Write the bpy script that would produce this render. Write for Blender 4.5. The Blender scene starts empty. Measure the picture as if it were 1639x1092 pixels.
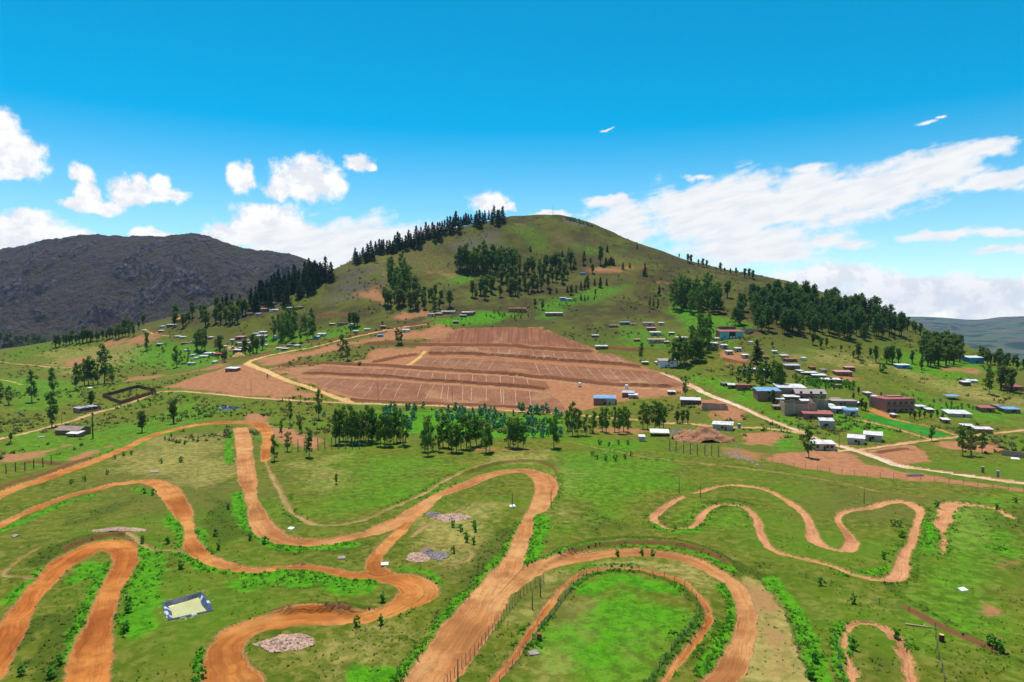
import bpy, math, random
import numpy as np
from mathutils import Vector, Matrix

SC = bpy.context.scene
COL = SC.collection
RAD = math.radians
random.seed(3)

# ---------------------------------------------------------------- camera, sky, sun, exposure
cam = bpy.data.cameras.new('camera'); cam_ob = bpy.data.objects.new('camera', cam); COL.objects.link(cam_ob)
cam.lens = 24.0; cam.sensor_width = 36.0; cam.clip_start = 0.5; cam.clip_end = 60000
cam_ob.location = (0, 0, 60); cam_ob.rotation_euler = (RAD(90-2.41), 0, 0)
SC.camera = cam_ob

SUN_EL, SUN_AZ = 72.0, -20.0                      # degrees; azimuth from +Y towards +X
SUN_STRENGTH, SKY_STRENGTH = 4.6, 0.10
SC.view_settings.view_transform = 'Standard'; SC.view_settings.look = 'None'
SC.view_settings.exposure = 0.28; SC.view_settings.gamma = 1.0
SC.view_settings.use_curve_mapping = False

# clouds as (kind, azimuth, elevation, half width, half height, weight) in degrees; kind 0 cumulus, 1 streaky
CLOUDS = [(0, -35.91, 10.3, 1.92, 1.77, 1.0), (0, -36.55, 11.69, 1.15, 1.73, 1.0), (0, -35.04, 10.7, 1.06, 0.73, 1.0), (0, -36.45, 9.11, 1.72, 0.49, 1.0), (0, -31.9, 9.6, 0.91, 0.85, 1.0), (0, -31.66, 8.56, 0.76, 0.86, 1.0),
 (0, -31.3, 7.68, 2.02, 0.56, 1.0), (0, -28.87, 8.71, 1.7, 1.06, 1.0), (0, -28.46, 9.28, 0.73, 0.88, 1.0), (0, -26.72, 8.66, 1.68, 0.68, 1.0), (0, -27.12, 9.35, 0.66, 0.71, 1.0), (0, -35.34, 5.72, 2.69, 1.25, 1.0),
 (0, -36.72, 5.0, 3.14, 1.32, 1.0), (0, -33.03, 5.31, 2.33, 0.73, 1.0), (0, -35.5, 6.33, 1.19, 0.75, 1.0), (0, -21.51, 10.18, 1.09, 1.11, 1.0), (0, -20.95, 11.1, 0.59, 0.51, 1.0), (0, -16.64, 10.43, 2.81, 1.8, 1.0),
 (0, -16.15, 11.55, 1.54, 0.94, 1.0), (0, -18.54, 9.76, 1.41, 0.95, 1.0), (0, -14.47, 10.06, 1.18, 0.68, 1.0), (0, -12.59, 11.92, 1.19, 0.67, 1.0), (0, -11.65, 11.58, 0.6, 0.29, 1.0), (0, -19.5, 7.32, 2.73, 1.43, 1.0),
 (0, -18.59, 6.15, 3.92, 1.55, 1.0), (0, -21.8, 6.26, 2.19, 1.04, 1.0), (0, -23.14, 5.64, 1.79, 0.75, 1.0), (0, -1.79, 9.07, 1.98, 0.9, 1.0), (0, -0.23, 8.67, 0.73, 0.45, 1.0), (0, -27.8, 5.74, 1.66, 0.36, 1.0),
 (0, 24.98, 2.6, 4.74, 1.13, 1.0), (0, 29.93, 1.81, 5.02, 1.13, 1.0), (0, 27.95, 0.69, 6.32, 1.48, 1.0), (0, 34.08, 0.95, 4.25, 1.64, 1.0), (0, 35.47, 1.79, 2.36, 0.93, 1.0), (1, -11.3, 5.71, 7.68, 2.1, 1.0),
 (1, -14.28, 4.94, 8.59, 2.09, 1.0), (1, -8.26, 6.47, 4.64, 1.21, 1.0), (1, -16.22, 5.39, 6.43, 1.67, 1.0), (1, 8.04, 9.09, 2.53, 0.55, 1.0), (1, 9.32, 7.06, 3.76, 2.2, 1.0), (1, 14.3, 7.77, 4.54, 2.44, 1.0),
 (1, 19.07, 8.2, 5.6, 2.84, 1.0), (1, 23.58, 8.42, 5.23, 2.48, 1.0), (1, 27.78, 9.03, 4.48, 2.03, 1.0), (1, 31.67, 9.97, 3.44, 1.52, 1.0), (1, 34.55, 11.04, 1.89, 0.69, 1.0), (1, 34.95, 8.78, 2.54, 0.82, 1.0),
 (1, 19.11, 5.3, 6.46, 2.03, 1.0), (1, 24.93, 5.19, 2.52, 0.79, 1.0), (1, 23.1, 10.75, 1.48, 0.64, 1.0), (1, 15.24, 10.6, 1.54, 0.34, 1.0), (1, 14.77, 9.46, 0.97, 0.53, 1.0), (1, 32.15, 5.41, 2.54, 0.39, 0.75),
 (1, 35.41, 4.33, 2.35, 0.42, 0.75), (1, 30.84, 13.22, 0.68, 0.21, 0.8), (1, 31.7, 13.48, 0.45, 0.14, 0.8), (1, 3.41, 8.15, 1.76, 0.3, 1.0), (1, 7.75, 14.79, 0.71, 0.12, 0.7), (1, 35.38, 5.5, 2.03, 0.29, 0.7)]

class NT:
    """small helper to write node trees"""
    def __init__(s, tree): s.t = tree
    def n(s, typ, **kw):
        nd = s.t.nodes.new(typ)
        for k, v in kw.items(): setattr(nd, k, v)
        return nd
    def put(s, sock, v):
        if v is None: return
        if isinstance(v, bpy.types.NodeSocket): s.t.links.new(v, sock)
        elif isinstance(v, tuple) and len(v) == 3 and sock.type == 'RGBA': sock.default_value = (*v, 1)
        else: sock.default_value = v
    def m(s, op, a, b=None, c=None, clamp=False):
        nd = s.n('ShaderNodeMath', operation=op, use_clamp=clamp)
        for i, v in enumerate((a, b, c)): s.put(nd.inputs[i], v) if v is not None else None
        return nd.outputs[0]
    def vm(s, op, a, b=None, c=None):
        nd = s.n('ShaderNodeVectorMath', operation=op)
        for i, v in enumerate((a, b, c)):
            if v is not None:
                if op == 'SCALE' and i == 1: s.put(nd.inputs['Scale'], v)
                else: s.put(nd.inputs[i], v)
        return nd.outputs['Value' if op in ('LENGTH', 'DOT_PRODUCT', 'DISTANCE') else 'Vector']
    def noise(s, vec, scale, detail=4., rough=.55, dist=0., lac=2.):
        nd = s.n('ShaderNodeTexNoise'); s.put(nd.inputs['Vector'], vec)
        nd.inputs['Scale'].default_value = scale; nd.inputs['Detail'].default_value = detail
        nd.inputs['Roughness'].default_value = rough; nd.inputs['Distortion'].default_value = dist
        return nd.outputs['Fac']
    def ss(s, v, a, b, lo=0., hi=1.):
        nd = s.n('ShaderNodeMapRange', interpolation_type='SMOOTHSTEP')
        s.put(nd.inputs['Value'], v); nd.inputs['From Min'].default_value = a; nd.inputs['From Max'].default_value = b
        nd.inputs['To Min'].default_value = lo; nd.inputs['To Max'].default_value = hi
        return nd.outputs[0]
    def mix(s, f, a, b):
        nd = s.n('ShaderNodeMix', data_type='RGBA')
        s.put(nd.inputs[0], f); s.put(nd.inputs[6], a); s.put(nd.inputs[7], b)
        return nd.outputs[2]
    def comb(s, x, y, z):
        nd = s.n('ShaderNodeCombineXYZ')
        for i, v in enumerate((x, y, z)): s.put(nd.inputs[i], v)
        return nd.outputs[0]
    def sep(s, v):
        nd = s.n('ShaderNodeSeparateXYZ'); s.put(nd.inputs[0], v); return nd.outputs

def build_world():
    w = bpy.data.worlds.new('World'); SC.world = w; w.use_nodes = True
    t = NT(w.node_tree); w.node_tree.nodes.clear()
    sky = t.n('ShaderNodeTexSky', sky_type='NISHITA', sun_disc=False)
    sky.sun_elevation = RAD(SUN_EL); sky.sun_rotation = RAD(SUN_AZ); sky.altitude = 2700
    sky.air_density = 1.0; sky.dust_density = 0.15; sky.ozone_density = 3.0
    hs = t.n('ShaderNodeHueSaturation'); t.put(hs.inputs['Color'], sky.outputs[0])
    hs.inputs['Hue'].default_value = 0.472; hs.inputs['Value'].default_value = 1.34
    d = t.n('ShaderNodeTexCoord').outputs['Generated']
    x, y, z = t.sep(d)
    az = t.m('MULTIPLY', t.m('ARCTAN2', x, y), 57.29578)
    el = t.m('MULTIPLY', t.m('ARCSINE', z), 57.29578)
    t.put(hs.inputs['Saturation'], t.ss(el, 0., 20., 1.05, 1.55))
    # the same band of clouds goes on all round the horizon, mirrored every 80 degrees
    azw = t.m('SUBTRACT', t.m('PINGPONG', t.m('ADD', az, 440.), 80.), 40.)
    azw = t.m('MULTIPLY', azw, -1.)
    P0 = t.comb(az, el, 0.)
    warp = t.n('ShaderNodeTexNoise'); t.put(warp.inputs['Vector'], P0); warp.inputs['Scale'].default_value = .55; warp.inputs['Detail'].default_value = 3
    off = t.vm('SCALE', t.vm('SUBTRACT', warp.outputs['Color'], (.5, .5, .5)), 1.5)
    P = t.vm('ADD', t.comb(azw, el, 0.), off)
    dens = [None, None]
    for k, a, e, ra, re, wt in CLOUDS:
        q = t.vm('MULTIPLY', t.vm('SUBTRACT', P, (a, e, 0.)), (1/ra, 1/re, 0.))
        f = t.m('MULTIPLY', t.m('SUBTRACT', 1., t.vm('LENGTH', q)), wt)
        dens[k] = f if dens[k] is None else t.m('SMOOTH_MAX', dens[k], f, .18)
    n1 = t.noise(P0, .60, 8, .66)
    n1b = t.noise(t.vm('ADD', P0, (.25, .9, 0.)), .55, 4, .6)
    rot = t.n('ShaderNodeVectorRotate', rotation_type='Z_AXIS'); t.put(rot.inputs['Vector'], P0); rot.inputs['Angle'].default_value = RAD(-13)
    Ps = t.vm('MULTIPLY', rot.outputs[0], (.30, 1.25, 1.))
    n2 = t.noise(Ps, .62, 7, .58, .3)
    c0 = t.m('ADD', dens[0], t.m('MULTIPLY', t.m('SUBTRACT', n1, .46), 1.7))
    c1 = t.m('ADD', t.m('ADD', dens[1], t.m('MULTIPLY', t.m('SUBTRACT', n2, .43), 1.7)), t.m('MULTIPLY', t.m('SUBTRACT', n1, .5), .9))
    a0 = t.ss(c0, -.10, .48); a1 = t.ss(c1, -.05, .60)
    alpha = t.m('MAXIMUM', a0, t.m('MULTIPLY', a1, .97))
    # self shading: parts with more cloud above them are greyer
    shade0 = t.ss(t.m('SUBTRACT', n1, n1b), -.13, .10)
    shade1 = t.ss(t.noise(Ps, 1.4, 5, .5), .3, .62)
    lit = t.mix(a1, t.mix(shade0, (.86, .89, .95), (1.06, 1.06, 1.06)), t.mix(shade1, (.87, .90, .95), (1.0, 1.0, 1.0)))
    lit = t.vm('SCALE', lit, CLOUD_LEVEL)
    skyc = hs.outputs[0]
    col = t.mix(alpha, skyc, lit)
    bg = t.n('ShaderNodeBackground'); t.put(bg.inputs['Color'], col); bg.inputs['Strength'].default_value = SKY_STRENGTH
    out = t.n('ShaderNodeOutputWorld'); w.node_tree.links.new(bg.outputs[0], out.inputs[0])
    w.cycles.sampling_method = 'MANUAL'; w.cycles.sample_map_resolution = 512
CLOUD_LEVEL = 8.0
build_world()

sun = bpy.data.lights.new('sun', 'SUN'); sun.energy = SUN_STRENGTH; sun.angle = RAD(.5); sun.color = (1.0, .96, .89)
sun_ob = bpy.data.objects.new('sun', sun); COL.objects.link(sun_ob)
_s = Vector((math.cos(RAD(SUN_EL))*math.sin(RAD(SUN_AZ)), math.cos(RAD(SUN_EL))*math.cos(RAD(SUN_AZ)), math.sin(RAD(SUN_EL))))
sun_ob.rotation_euler = _s.to_track_quat('Z', 'Y').to_euler()
SC.cycles.max_bounces = 6; SC.cycles.diffuse_bounces = 3; SC.cycles.transparent_max_bounces = 6

# ---------------------------------------------------------------- survey tables, metres; camera stands over (0, 0)
CONTROL = [(-192.0, -300.0, 0.0), (-96.0, -300.0, 0.0), (0.0, -300.0, 0.0), (96.0, -300.0, 0.0), (192.0, -300.0, 0.0), (-192.0, -100.0, 0.0), (-96.0, -100.0, 0.0), (0.0, -100.0, 0.0), (96.0, -100.0, 0.0), (192.0, -100.0, 0.0),
 (-192.0, 20.0, 0.0), (-96.0, 20.0, 0.0), (0.0, 20.0, 0.0), (96.0, 20.0, 0.0), (192.0, 20.0, 0.0), (-192.0, 80.0, 0.0), (-96.0, 80.0, 0.0), (0.0, 80.0, 0.0), (96.0, 80.0, 0.0), (192.0, 80.0, 0.0), (-224.0, 140.0, 0.0),
 (-112.0, 140.0, 0.0), (0.0, 140.0, 0.0), (112.0, 140.0, 0.0), (224.0, 140.0, 0.0), (-320.0, 200.0, 0.0), (-160.0, 200.0, 0.0), (0.0, 200.0, 0.0), (160.0, 200.0, 0.0), (320.0, 200.0, 0.0), (-416.0, 260.0, 0.0),
 (-208.0, 260.0, 0.0), (0.0, 260.0, 0.0), (208.0, 260.0, 0.0), (416.0, 260.0, 0.0), (-900.0, -600.0, -5.0), (-900.0, -100.0, -5.0), (-900.0, 200.0, -5.0), (900.0, -600.0, -5.0), (900.0, -100.0, -5.0), (900.0, 200.0, -5.0),
 (0.0, -900.0, -5.0), (-293.0, 328.0, -0.4), (-201.1, 326.0, -0.0), (-111.0, 326.0, -0.0), (-5.9, 326.0, -0.0), (88.9, 344.0, -0.1), (-440.5, 470.0, -0.4), (-354.1, 470.0, -0.4), (-264.8, 465.0, 0.2), (-194.2, 450.0, 2.1),
 (-598.9, 640.0, 1.3), (-466.4, 620.0, 3.1), (-368.7, 600.0, 5.0), (-259.9, 545.0, 10.0), (-571.0, 760.0, 11.3), (-460.2, 750.0, 18.8), (-354.9, 680.0, 22.6), (-872.8, 850.0, -2.3), (-755.6, 850.0, 3.2), (-623.4, 830.0, 14.4),
 (-554.6, 830.0, 25.8), (-470.6, 830.0, 41.0), (-371.4, 830.0, 66.1), (-295.3, 830.0, 81.2), (-216.7, 850.0, 114.2), (-246.1, 640.0, 24.8), (-309.3, 690.0, 34.8), (-211.3, 680.0, 41.3), (-140.5, 700.0, 60.0), (-129.2, 440.0, 3.4),
 (-204.0, 530.0, 16.3), (-89.2, 442.0, 3.2), (-100.7, 500.0, 14.2), (-107.7, 535.0, 18.3), (-118.7, 590.0, 30.3), (-161.2, 550.0, 19.7), (-178.6, 610.0, 29.3), (-7.9, 440.0, -0.6), (-9.1, 510.0, 13.2), (-10.5, 590.0, 30.3),
 (-11.4, 640.0, 45.4), (-70.0, 640.0, 45.4), (66.8, 402.0, -2.1), (77.9, 470.0, 8.2), (87.8, 530.0, 18.7), (99.2, 600.0, 38.0), (95.0, 368.0, -0.9), (109.6, 425.0, 5.4), (118.5, 460.0, 9.3), (131.3, 510.0, 17.9),
 (151.6, 590.0, 38.4), (174.4, 680.0, 60.0), (136.8, 345.0, -0.3), (158.4, 400.0, 4.9), (181.8, 460.0, 13.6), (209.2, 530.0, 26.0), (236.5, 600.0, 43.5), (275.4, 700.0, 66.4), (173.8, 325.0, 0.2), (216.2, 405.0, 4.2),
 (261.1, 490.0, 15.1), (303.3, 570.0, 28.7), (345.4, 650.0, 42.2), (228.8, 340.0, 0.6), (275.5, 410.0, 3.5), (335.3, 500.0, 14.2), (395.2, 590.0, 22.2), (307.1, 340.0, 0.6), (387.6, 430.0, 4.7), (468.0, 520.0, 12.3),
 (-75.4, 690.0, 60.0), (19.2, 690.0, 60.0), (82.9, 695.0, 60.0), (-86.2, 790.0, 96.0), (22.0, 790.0, 96.0), (130.1, 790.0, 96.0), (241.3, 800.0, 96.5), (-94.2, 865.0, 130.9), (24.4, 880.0, 140.1), (145.5, 885.0, 140.6),
 (-193.2, 885.0, 128.5), (-147.9, 905.0, 148.9), (-101.7, 935.0, 170.5), (-17.3, 975.0, 195.5), (36.3, 985.0, 201.3), (114.5, 965.0, 182.8), (202.7, 925.0, 140.0), (307.2, 885.0, 108.4), (409.6, 845.0, 75.4), (454.1, 800.0, 52.7),
 (502.2, 740.0, 19.4), (526.4, 700.0, 2.3), (612.5, 680.0, -16.1), (-944.7, 920.0, -20.3), (-1067.9, 1040.0, -60.0), (-1304.0, 1270.0, -60.0), (-817.9, 920.0, -14.8), (-924.5, 1040.0, -60.0), (-1129.0, 1270.0, -60.0),
 (-676.0, 900.0, -3.6), (-766.1, 1020.0, -60.0), (-938.8, 1250.0, -60.0), (-601.4, 900.0, 7.8), (-681.6, 1020.0, -49.2), (-835.2, 1250.0, -60.0), (-510.3, 900.0, 23.0), (-578.3, 1020.0, -34.0), (-708.8, 1250.0, -60.0),
 (-402.7, 900.0, 48.1), (-456.4, 1020.0, -8.9), (-559.3, 1250.0, -60.0), (-320.2, 900.0, 63.2), (-362.9, 1020.0, 6.2), (-444.7, 1250.0, -60.0), (-234.5, 920.0, 96.2), (-265.1, 1040.0, 39.2), (-323.7, 1270.0, -60.0),
 (-159.4, 975.0, 130.9), (-179.0, 1095.0, 73.9), (-216.6, 1325.0, -41.1), (-109.3, 1005.0, 152.5), (-122.3, 1125.0, 95.5), (-147.3, 1355.0, -19.5), (-18.5, 1045.0, 177.5), (-20.7, 1165.0, 120.5), (-24.7, 1395.0, 5.5),
 (38.8, 1055.0, 183.3), (43.3, 1175.0, 126.3), (51.7, 1405.0, 11.3), (122.8, 1035.0, 164.8), (137.1, 1155.0, 107.8), (164.4, 1385.0, -7.2), (218.0, 995.0, 122.0), (244.3, 1115.0, 65.0), (294.7, 1345.0, -50.0),
 (331.5, 955.0, 90.4), (373.2, 1075.0, 33.4), (453.0, 1305.0, -60.0), (443.5, 915.0, 57.4), (501.7, 1035.0, 0.4), (613.2, 1265.0, -60.0), (493.8, 870.0, 34.7), (561.9, 990.0, -22.3), (692.5, 1220.0, -60.0), (549.7, 810.0, 1.4),
 (631.2, 930.0, -55.6), (787.3, 1160.0, -60.0), (579.0, 770.0, -15.7), (669.2, 890.0, -60.0), (842.2, 1120.0, -60.0), (675.6, 750.0, -34.1), (783.7, 870.0, -60.0), (990.9, 1100.0, -60.0)]
TRACKS = [('dirt_track', 'orange motocross track looping from the bottom edge round the upper bend', 'sand', 0.45,
  [(-14.68, 103.45, 10), (-13.74, 108.37, 10), (-10.19, 121.92, 10.5), (-6.54, 136.25, 10.5), (-2.73, 150.75, 9), (0.08, 162.32, 6.5), (3.14, 183.17, 4.8), (5.27, 199.73, 3.4), (7.67, 204.49, 6), (9.75, 217.38, 7.5),
   (12.02, 234.39, 9), (10.66, 248.22, 9), (6.09, 258.43, 8), (-2.25, 256.16, 7), (-9.08, 248.86, 6.5), (-16.15, 234.63, 6), (-21.87, 226.33, 5.5), (-24.96, 220.32, 5), (-28.07, 209.91, 6.5), (-31.14, 198.39, 7.5),
   (-33.67, 192.79, 7.5), (-37.12, 186.71, 7), (-40.66, 182.35, 6), (-45.55, 177.64, 5.5), (-49.55, 175.43, 5.5), (-53.55, 175.2, 6), (-57.88, 176.05, 7), (-62.1, 178.83, 7.5), (-67.7, 185.63, 7.5), (-74.75, 198.56, 6.5),
   (-81.49, 212.99, 4.5), (-85.59, 221.66, 4), (-94.44, 241.92, 7), (-103.93, 263.99, 7.5), (-113.61, 287.45, 7.5), (-125.24, 316.37, 8), (-139.97, 350.59, 8)]),
 ('dirt_track', 'long orange track climbing from the left edge to the high bend below the pond', 'orange', 0.4,
  [(-166.83, 209.73, 7), (-168.56, 222.43, 6.5), (-168.73, 230.05, 6.5), (-167.39, 244.05, 6.5), (-169.34, 265.28, 6.5), (-169.64, 287.59, 6), (-171.59, 309.46, 5.5), (-175.12, 337.34, 6), (-170.59, 362.21, 8),
   (-161.72, 370.21, 10), (-147.59, 368.96, 11), (-136.92, 364.94, 9), (-126.84, 348.21, 8), (-114.85, 319.96, 6), (-106.53, 292.81, 5), (-98.76, 270.6, 3.5)]),
 ('dirt_track', 'winding red track from the left edge through the narrow neck to the wide hairpin', 'orange', 0.45,
  [(-141.49, 177.53, 4.5), (-144.87, 190.81, 4.5), (-146.24, 205.58, 4.5), (-145.84, 220.07, 4.5), (-142.94, 227.86, 5), (-140.29, 237.0, 5.5), (-134.17, 241.4, 6.5), (-128.09, 240.45, 7.5), (-119.58, 232.89, 8),
   (-108.75, 217.91, 8), (-97.6, 200.57, 6), (-90.31, 188.33, 2.8), (-86.15, 180.26, 3.5), (-80.84, 171.01, 5), (-75.62, 165.07, 5), (-69.05, 159.7, 4.8), (-63.39, 157.03, 4), (-58.03, 156.33, 2.8), (-54.23, 158.42, 2.6),
   (-48.54, 158.57, 2.6), (-45.08, 158.33, 2.8), (-39.69, 155.02, 4.5), (-32.46, 153.5, 6), (-26.72, 151.69, 7.5), (-22.05, 148.69, 9), (-19.88, 144.88, 9.5), (-20.9, 140.81, 8.5), (-22.97, 137.42, 6.5), (-25.24, 134.48, 5.5),
   (-29.52, 131.74, 6), (-35.55, 130.87, 7), (-41.86, 131.14, 8), (-45.87, 129.67, 8.5), (-48.88, 128.04, 8.5), (-50.89, 125.57, 8), (-51.4, 121.44, 7.5), (-50.42, 116.7, 7.5), (-47.46, 111.41, 9), (-45.42, 108.47, 10),
   (-41.66, 102.34, 11)]),
 ('dirt_track', 'short orange link track dropping from the upper bend to the hairpin', 'orange', 0.4,
  [(-30.45, 201.15, 3.5), (-30.96, 184.03, 4), (-32.54, 174.09, 4.2), (-33.49, 167.41, 4.2), (-33.22, 161.5, 4.5), (-30.85, 155.49, 6)]),
 ('dirt_track', 'deep red hairpin track in the lower left corner', 'red', 0.5,
  [(-87.61, 110.25, 6.5), (-91.15, 119.1, 6), (-97.2, 131.44, 5.5), (-100.23, 138.81, 4.2), (-102.61, 145.03, 5), (-105.9, 155.16, 6), (-107.88, 163.77, 7.5), (-107.46, 171.45, 8), (-104.97, 174.78, 8), (-99.39, 171.26, 7.5),
   (-94.31, 164.23, 6.5), (-89.99, 153.81, 5.5), (-86.91, 145.18, 4.6), (-82.02, 134.32, 5.5), (-77.72, 124.8, 6.5), (-73.43, 116.34, 7.5), (-69.46, 109.09, 8), (-65.78, 102.1, 9)]),
 ('dirt_track', 'broad orange track arching round the grass pitch to the bottom edge', 'sand', 0.45,
  [(-2.62, 144.23, 7), (1.49, 152.22, 6.5), (5.65, 157.85, 6.5), (10.6, 161.95, 6.5), (16.65, 165.31, 6.3), (24.81, 167.61, 6), (33.01, 168.18, 6), (40.27, 165.26, 5.5), (44.71, 160.21, 5.2), (47.81, 153.79, 5),
   (49.11, 147.71, 4.6), (48.27, 139.96, 4.5), (46.5, 132.55, 4.5), (43.8, 125.72, 4.5), (40.38, 118.61, 5), (36.9, 113.25, 5.5), (33.52, 108.05, 6), (29.98, 103.04, 6.5)]),
 ('footpath', 'thin worn orange path circling just outside the pitch fence', 'orange', 0.35,
  [(-5.75, 103.06, 1.6), (-3.48, 107.88, 1.6), (-2.03, 111.37, 1.6), (0.72, 118.25, 1.6), (3.73, 127.08, 1.5), (7.35, 137.29, 1.5), (11.47, 147.65, 1.5), (15.52, 153.89, 1.6), (20.37, 157.15, 1.8), (25.73, 157.8, 1.9),
   (30.66, 156.02, 1.9), (35.36, 152.46, 1.9), (37.95, 148.14, 1.8), (39.18, 142.48, 1.6), (39.5, 136.16, 1.5), (38.5, 130.93, 1.6), (36.13, 126.4, 1.6), (31.72, 119.83, 1.5), (28.17, 114.84, 1.5), (24.63, 108.55, 1.4),
   (21.9, 103.7, 1.4)]),
 ('bike_track', 'narrow wiggling clay track with pads on the right-hand meadow', 'clay', 0.4,
  [(60.14, 225.45, 2), (70.67, 234.17, 2.6), (79.66, 235.81, 2.6), (85.89, 232.0, 2.6), (87.7, 222.87, 2.6), (88.08, 211.28, 2.8), (86.79, 200.07, 2.8), (83.89, 189.6, 2.8), (80.98, 181.4, 4.5), (79.55, 175.57, 5),
   (80.09, 171.78, 2.2), (82.26, 169.65, 1.6), (85.46, 171.04, 4), (88.95, 176.46, 3.6), (91.55, 184.09, 2.4), (92.77, 189.8, 2.2), (94.77, 196.57, 2.4), (98.73, 202.15, 2.8), (103.93, 205.83, 3), (110.71, 208.58, 3.2),
   (116.09, 212.11, 4), (120.71, 214.06, 4.8), (124.13, 212.8, 4.6), (124.08, 207.39, 4), (121.79, 201.3, 3.2), (116.21, 193.45, 2.4), (109.08, 182.85, 2.8), (103.22, 174.53, 2.6), (98.36, 168.61, 3), (93.06, 160.69, 3.8),
   (89.58, 155.35, 4.5), (86.51, 152.69, 3.5), (83.19, 151.79, 1.8), (80.41, 152.7, 1.8), (78.14, 154.71, 2), (76.16, 159.36, 2), (73.29, 162.89, 2), (69.32, 165.76, 2), (66.96, 169.57, 2), (66.45, 175.79, 2.2),
   (68.19, 186.02, 2.4), (71.56, 197.37, 2.8), (72.15, 207.59, 2.8), (68.41, 211.52, 2.4), (63.24, 210.6, 2.4), (58.08, 204.01, 2.6), (54.22, 195.44, 2.4), (49.83, 188.35, 1.2), (45.53, 187.15, 1), (42.48, 189.03, 1.2),
   (41.24, 194.85, 2.6), (42.16, 200.14, 3.2), (46.12, 208.04, 3), (51.4, 215.74, 3), (55.83, 220.7, 2.4)]),
 ('bare_patch', 'ragged bare clay patch hooking round the corner of the right pitch', 'clay', 1.3,
  [(106.27, 165.77, 0.8), (113.14, 176.92, 1.8), (118.39, 185.52, 3), (123.22, 192.92, 3.6), (129.55, 202.1, 4.5), (134.94, 208.18, 5), (140.46, 209.23, 3.6), (144.77, 207.89, 3), (146.66, 202.99, 2), (145.93, 197.86, 2),
   (143.95, 191.47, 2)]),
 ('footpath', 'thin bare loop path in the bottom right corner', 'clay', 0.8,
  [(53.82, 103.98, 1.6), (55.59, 108.91, 1.5), (58.17, 115.82, 1.4), (60.72, 122.17, 1.4), (62.83, 126.5, 1.6), (65.67, 129.6, 1.7), (68.03, 130.67, 1.7), (70.8, 129.92, 1.7), (71.58, 126.97, 1.6), (70.94, 123.1, 1.5),
   (69.22, 118.1, 1.5), (67.09, 112.9, 1.4), (65.05, 108.71, 1.3), (63.09, 103.85, 1.3)]),
 ('dirt_road', 'pale gravel road from the right edge climbing past the terraces', 'pale', 0.3,
  [(186.84, 229.55, 6), (179.2, 236.63, 6), (171.39, 244.6, 5.8), (162.28, 253.03, 5.5), (153.5, 263.73, 5.2), (151.36, 273.59, 5), (150.69, 289.94, 5), (149.33, 297.95, 5.5), (147.42, 310.22, 4.5), (145.09, 323.62, 4.2),
   (145.32, 340.36, 4.2), (143.52, 360.4, 4.2), (139.54, 378.58, 4.5), (135.21, 402.23, 4.5), (125.99, 437.28, 5), (121.94, 468.3, 5), (110.12, 507.36, 3.5)]),
 ('dirt_road', 'tan lane crossing behind the pale booths to the right edge', 'tan', 0.3,
  [(141.79, 295.37, 4), (155.75, 298.15, 4.5), (170.35, 305.67, 4), (185.88, 313.39, 4), (194.96, 316.45, 4), (210.18, 322.39, 3.5), (227.32, 330.96, 3.5), (244.68, 338.58, 4), (259.54, 343.85, 4.5), (289.36, 356.92, 5)]),
 ('footpath', 'straight tan path between the bright green field and the weedy lot', 'tan', 0.3, [(196.38, 317.81, 2), (195.79, 337.11, 2.2), (195.24, 358.49, 2.2), (185.9, 371.62, 2)]),
 ('footpath', 'orange path along the upper edge of the bright green field', 'orange', 0.3, [(214.58, 327.79, 2), (217.56, 353.41, 2.2), (212.59, 366.27, 2.4), (209.19, 372.9, 3), (208.6, 387.24, 6), (209.19, 393.09, 7)]),
 ('dirt_road', 'tan road running along the foot of the terraces across the whole scene', 'tan', 0.3,
  [(-241.19, 297.4, 6), (-243.03, 321.8, 5.5), (-242.09, 331.14, 4.5), (-245.67, 353.07, 4), (-249.6, 378.39, 3.8), (-256.19, 410.34, 3.8), (-255.04, 433.56, 3.8), (-254.12, 459.53, 4), (-251.69, 481.79, 4.5),
   (-230.44, 478.16, 3.5), (-210.39, 470.59, 3.5), (-189.72, 461.29, 3.5), (-164.58, 448.15, 3.5), (-127.58, 438.45, 3.8), (-106.31, 435.5, 5), (-85.44, 433.19, 4), (-65.29, 434.22, 3.8), (-34.6, 434.94, 3.8),
   (-13.75, 433.34, 3.8), (12.3, 424.58, 4), (31.81, 413.98, 4), (50.19, 405.48, 4), (67.28, 394.02, 4), (82.52, 378.99, 4.2), (97.89, 368.52, 4.5), (108.39, 360.53, 4.5), (119.51, 355.08, 4), (130.17, 352.92, 4.5),
   (139.82, 343.05, 5), (143.44, 335.92, 4)]),
 ('dirt_road', 'yellow earth road curving down across the left end of the terraces', 'yellow', 0.3,
  [(-81.99, 651.63, 2.5), (-97.05, 648.61, 3), (-125.17, 637.41, 3.5), (-152.49, 627.12, 3.5), (-176.67, 609.18, 3.5), (-197.36, 605.7, 4), (-213.07, 596.66, 5), (-220.31, 583.83, 6), (-220.57, 567.81, 7), (-203.03, 537.79, 6.5),
   (-188.58, 522.24, 6), (-168.74, 498.76, 5.5), (-151.82, 482.65, 5.5), (-135.95, 467.55, 5.5), (-121.62, 453.99, 5.5), (-104.28, 437.05, 6)]),
 ('terrace_road', 'earth road along the second terrace edge of the staked plots', 'earthroad', 0.25,
  [(-187.51, 526.0, 3), (-174.99, 536.55, 3), (-150.53, 538.88, 3), (-127.76, 534.6, 3), (-103.26, 524.67, 3), (-78.26, 521.63, 3), (-52.68, 514.83, 3), (-28.48, 512.94, 3), (0.23, 508.55, 3), (14.55, 503.2, 3.2),
   (37.78, 492.69, 3.5), (53.86, 482.7, 4), (69.24, 472.58, 5), (90.12, 463.82, 5.5), (110.14, 456.69, 5.5), (121.15, 457.11, 5)]),
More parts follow.
